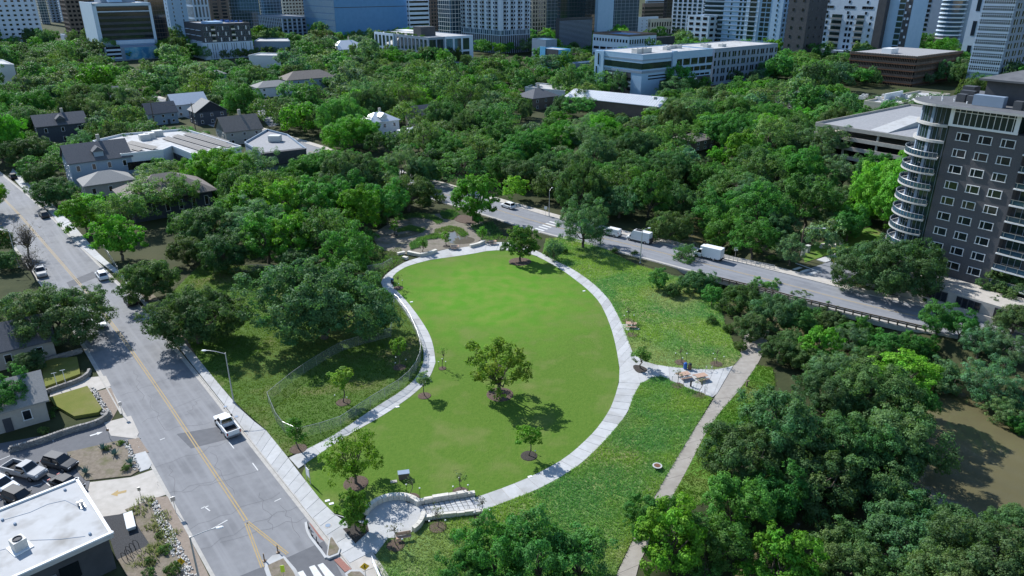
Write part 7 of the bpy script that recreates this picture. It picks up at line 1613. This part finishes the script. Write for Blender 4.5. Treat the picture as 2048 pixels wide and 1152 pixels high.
for b, lab in (((114, 770), 'white T shaped clothes post, left in the shaded yard'), ((131, 764), 'white T shaped clothes post, right in the shaded yard')):
    p = P(*b, .45); r = empty('clothes_post', (p.x, p.y, .45), .5, lab, 'post'); MB().tube((0, 0, 0), (0, 0, 2.1), .05).build('post', m_trim, r); MB().tube((-.35, 0, 2.1), (.35, 0, 2.1), .05).build('crossbar', m_trim, r)
# agaves
for i, (b, lab) in enumerate((((207, 901), 'blue green agave uppermost in the dry bed'), ((230, 911), 'blue green agave by the bed kerb'), ((172, 948), 'blue green agave nearest the black sedan'), ((262, 929), 'dark agave at the right corner of the bed'))):
    p = P(*b); r = empty('agave', (p.x, p.y, .1), i, lab, 'agave')
    lv = MB().add([(0, -.09, 0), (.45, -.10, .28), (.85, 0, .62), (.45, .10, .28), (0, .09, 0), (.42, 0, .2)], [(0, 1, 5), (1, 2, 5), (2, 3, 5), (3, 4, 5), (4, 0, 5)]).mesh('leaf', M('agave_leaf', (.10, .19, .17), (.13, .22, .19), 5, .6) if i == 0 else bpy.data.materials['agave_leaf'])
    for k in range(16): o = link('leaf', lv, r); o.rotation_euler = (0, -.1 - .045 * k, k * 2.4); o.scale = (1, 1, 1)
# dry grasses in beds
for i, (c, n) in enumerate((((330, 1085), 0), ((318, 1045), 0), ((300, 1115), 0), ((282, 1015), 0))):
    q = P(*c); grass('dry_grass', ['dry grass clumps by the rubble, lower', 'dry grass clumps by the rubble, middle', 'dry grass clumps below the bike racks', 'dry grass clumps near the driveway corner'][i], [(q.x - 1.3, q.y - 1.6), (q.x + 1.3, q.y - 1.6), (q.x + 1.0, q.y + 1.8), (q.x - 1.0, q.y + 1.8)], 110, .45, .1, ((.19, .21, .12), (.23, .235, .15), (.26, .24, .16)), 70 + i)
# rubble edges and stacked walls
def rubble(label, pts, n, s, mat, seed, z=.1):
    rng = np.random.default_rng(seed); p = points_in(PX(pts), n, rng); mb = MB()
    for x, y in p:
        k = rng.uniform(.6, 1.3) * s; a = rng.uniform(0, 3.1); q = []
        for sz in (-1, 1):
            for sx, sy in ((-1, -1), (1, -1), (1, 1), (-1, 1)):
                f = .62 if sz > 0 else 1; xx, yy = sx * k * f * rng.uniform(.7, 1.2), sy * k * .75 * f * rng.uniform(.7, 1.2); q.append((x + xx * math.cos(a) - yy * math.sin(a), y + xx * math.sin(a) + yy * math.cos(a), z + (k * .55 * sz * rng.uniform(.8, 1.2))))
        mb.add(q, FR)
    return tag(mb.build('rubble', mat), label, 'stones', kind='stuff')
rubble('white rubble strip beside the dry mown yard', [(177, 778), (188, 776), (226, 832), (204, 832)], 420, .115, m_rip, 1, .2); rubble('long white rubble edge at the bottom left', [(297, 1002), (312, 999), (342, 1052), (366, 1100), (396, 1155), (368, 1160), (332, 1088)], 900, .115, m_rip, 2, .14)
rubble('white rubble edge of the dry bed', [(244, 880), (258, 882), (282, 940), (268, 942)], 240, .115, m_rip, 3, .14); rubble('broken kerb stones by the driveway gutter', [(262, 855), (272, 852), (322, 980), (312, 985)], 90, .08, m_rip, 4, .05)
rubble('limestone boulders by the side street', [(1640, 492), (1680, 482), (1685, 490), (1645, 500)], 22, .55, m_limestone, 6, .3)
def stacked(label, px, h, seed, n, base=0.0, lean=.12):
    pts = resample(smooth_line(PX(px), 1), n); random.seed(seed); r = empty('stacked_stone_wall', (pts[0].x, pts[0].y, 0), 0, label, 'wall'); o = Vector((pts[0].x, pts[0].y, 0)); cs = max(3, int(h / .2)); ch = h / cs
    sm = [MB().box((0, 0, 0), (1.0, .42, ch * .93), 0, 0, random.uniform(.93, .99)).mesh('stone', m_stone_dk) for _ in range(4)]
    for c in range(cs):
        for i in range(n):
            a, b = pts[i], pts[i + 1]; d = b - a; m_ = (a + b) / 2 - o + d * (.5 * (c % 2) - .25); nn = Vector((-d.y, d.x, 0)).normalized() * (lean * c * .25)
            s = link('stone', random.choice(sm), r, (m_.x + nn.x, m_.y + nn.y, base + ch * (c + .5)), math.atan2(d.y, d.x) + random.uniform(-.05, .05)); s.scale = (d.length * random.uniform(.9, .99), random.uniform(.85, 1.15), 1)
stacked('lower stacked stone wall between the yard and the car park', [(20, 905), (80, 888), (140, 866), (190, 853), (212, 842), (220, 830)], .85, 1, 34)
stacked('upper stacked stone wall below the shaded yard', [(88, 790), (122, 778), (160, 765), (178, 753), (181, 744)], .75, 2, 20); stacked('shaded stacked stone wall under the large left oak', [(84, 728), (125, 716), (165, 705)], .8, 3, 14)
# chain link enclosure
def fence(label, px, H, gap=3.0, name='chain_link_fence', rails=2):
    pts = PX(px); n = 0; r = empty(name, (pts[0][0], pts[0][1], .1), 0, label, 'fence'); o = Vector((pts[0][0], pts[0][1], 0)); tot = sum(math.dist(a, b) for a, b in zip(pts[:-1], pts[1:])); q = resample(pts, max(2, int(tot / gap)))
    pm_ = MB().tube((0, 0, 0), (0, 0, H), .035, .035, 6).mesh('post', m_metal)
    for v in q: link('post', pm_, r, (v.x - o.x, v.y - o.y, 0))
    mb = MB(); fb = MB()
    for a, b in zip(q[:-1], q[1:]):
        a = a - o; b = b - o; mb.tube((a.x, a.y, H), (b.x, b.y, H), .03, n=5); fb.add([(a.x, a.y, .05), (b.x, b.y, .05), (b.x, b.y, H), (a.x, a.y, H)], [(0, 1, 2, 3)])
    mb.build('top_rail', m_metal, r); fb.build('wire_mesh', m_chain, r)
fence('chain link fence around the young trees beside the loop path', [(537, 806), (594, 758), (650, 722), (690, 700), (747, 684), (782, 676), (787, 640), (790, 602), (818, 640), (834, 676), (843, 706), (840, 728), (828, 754), (802, 778), (742, 815), (678, 858), (600, 880), (560, 862), (537, 806)], 1.75)
fence('faint chain link fence along the back of the rough grass', [(430, 545), (520, 545), (600, 552), (640, 556)], 1.7); fence('chain link fence beside the pavement at the upper left', [(208, 500), (238, 548)], 1.6)
fence('low chain link fence near the upper left path bend', [(735, 545), (765, 540), (785, 528)], 1.4)
# guard rails
def rail(label, px, H, n, mat, rails, name='guard_rail', w=.09):
    q = resample(smooth_line([P2(*c) for c in px], 1), n); r = empty(name, (q[0].x, q[0].y, .1), 0, label, 'railing'); o = q[0].copy()
    for v in q: MB().box((0, 0, H / 2), (w * 1.4, w * 1.4, H)).build('post', mat, r, (v.x - o.x, v.y - o.y, 0))
    for z in rails:
        mb = MB()
        for a, b in zip(q[:-1], q[1:]):
            d = b - a; m_ = (a + b) / 2 - o; mb.box((m_.x, m_.y, z), (d.length, w * .8, w * 1.8), math.atan2(d.y, d.x))
        mb.build('rail', mat, r)
rail('weathered timber guard rail along the near side of the bridge street', [(1430, 562), (1536, 588), (1586, 602), (1736, 638), (1790, 650), (1850, 664)], .95, 26, m_wood, (.9, .55), w=.14)
rail('grey pipe railing on the far side of the bridge, right part', [(1440, 517), (1490, 528), (1548, 540)], 1.05, 12, m_metal, (1.0, .72, .44), 'bridge_railing', .06); rail('grey pipe railing on the far side of the bridge, left part', [(1300, 478), (1350, 492), (1392, 504)], 1.05, 10, m_metal, (1.0, .72, .44), 'bridge_railing', .06)
rail('dark curved railing under the tree at the side street corner', [(1678, 562), (1690, 572), (1710, 578)], 1.0, 7, m_black, (.95, .5), 'bridge_railing', .06)
for k in range(6):
    f = k / 5; q = P(1108 - 36 * f, 446 + 17 * f); MB().box((q.x, q.y, .068), (3.0, .7, .014), math.radians(-44)).build('crossing_stripe', m_white, back)
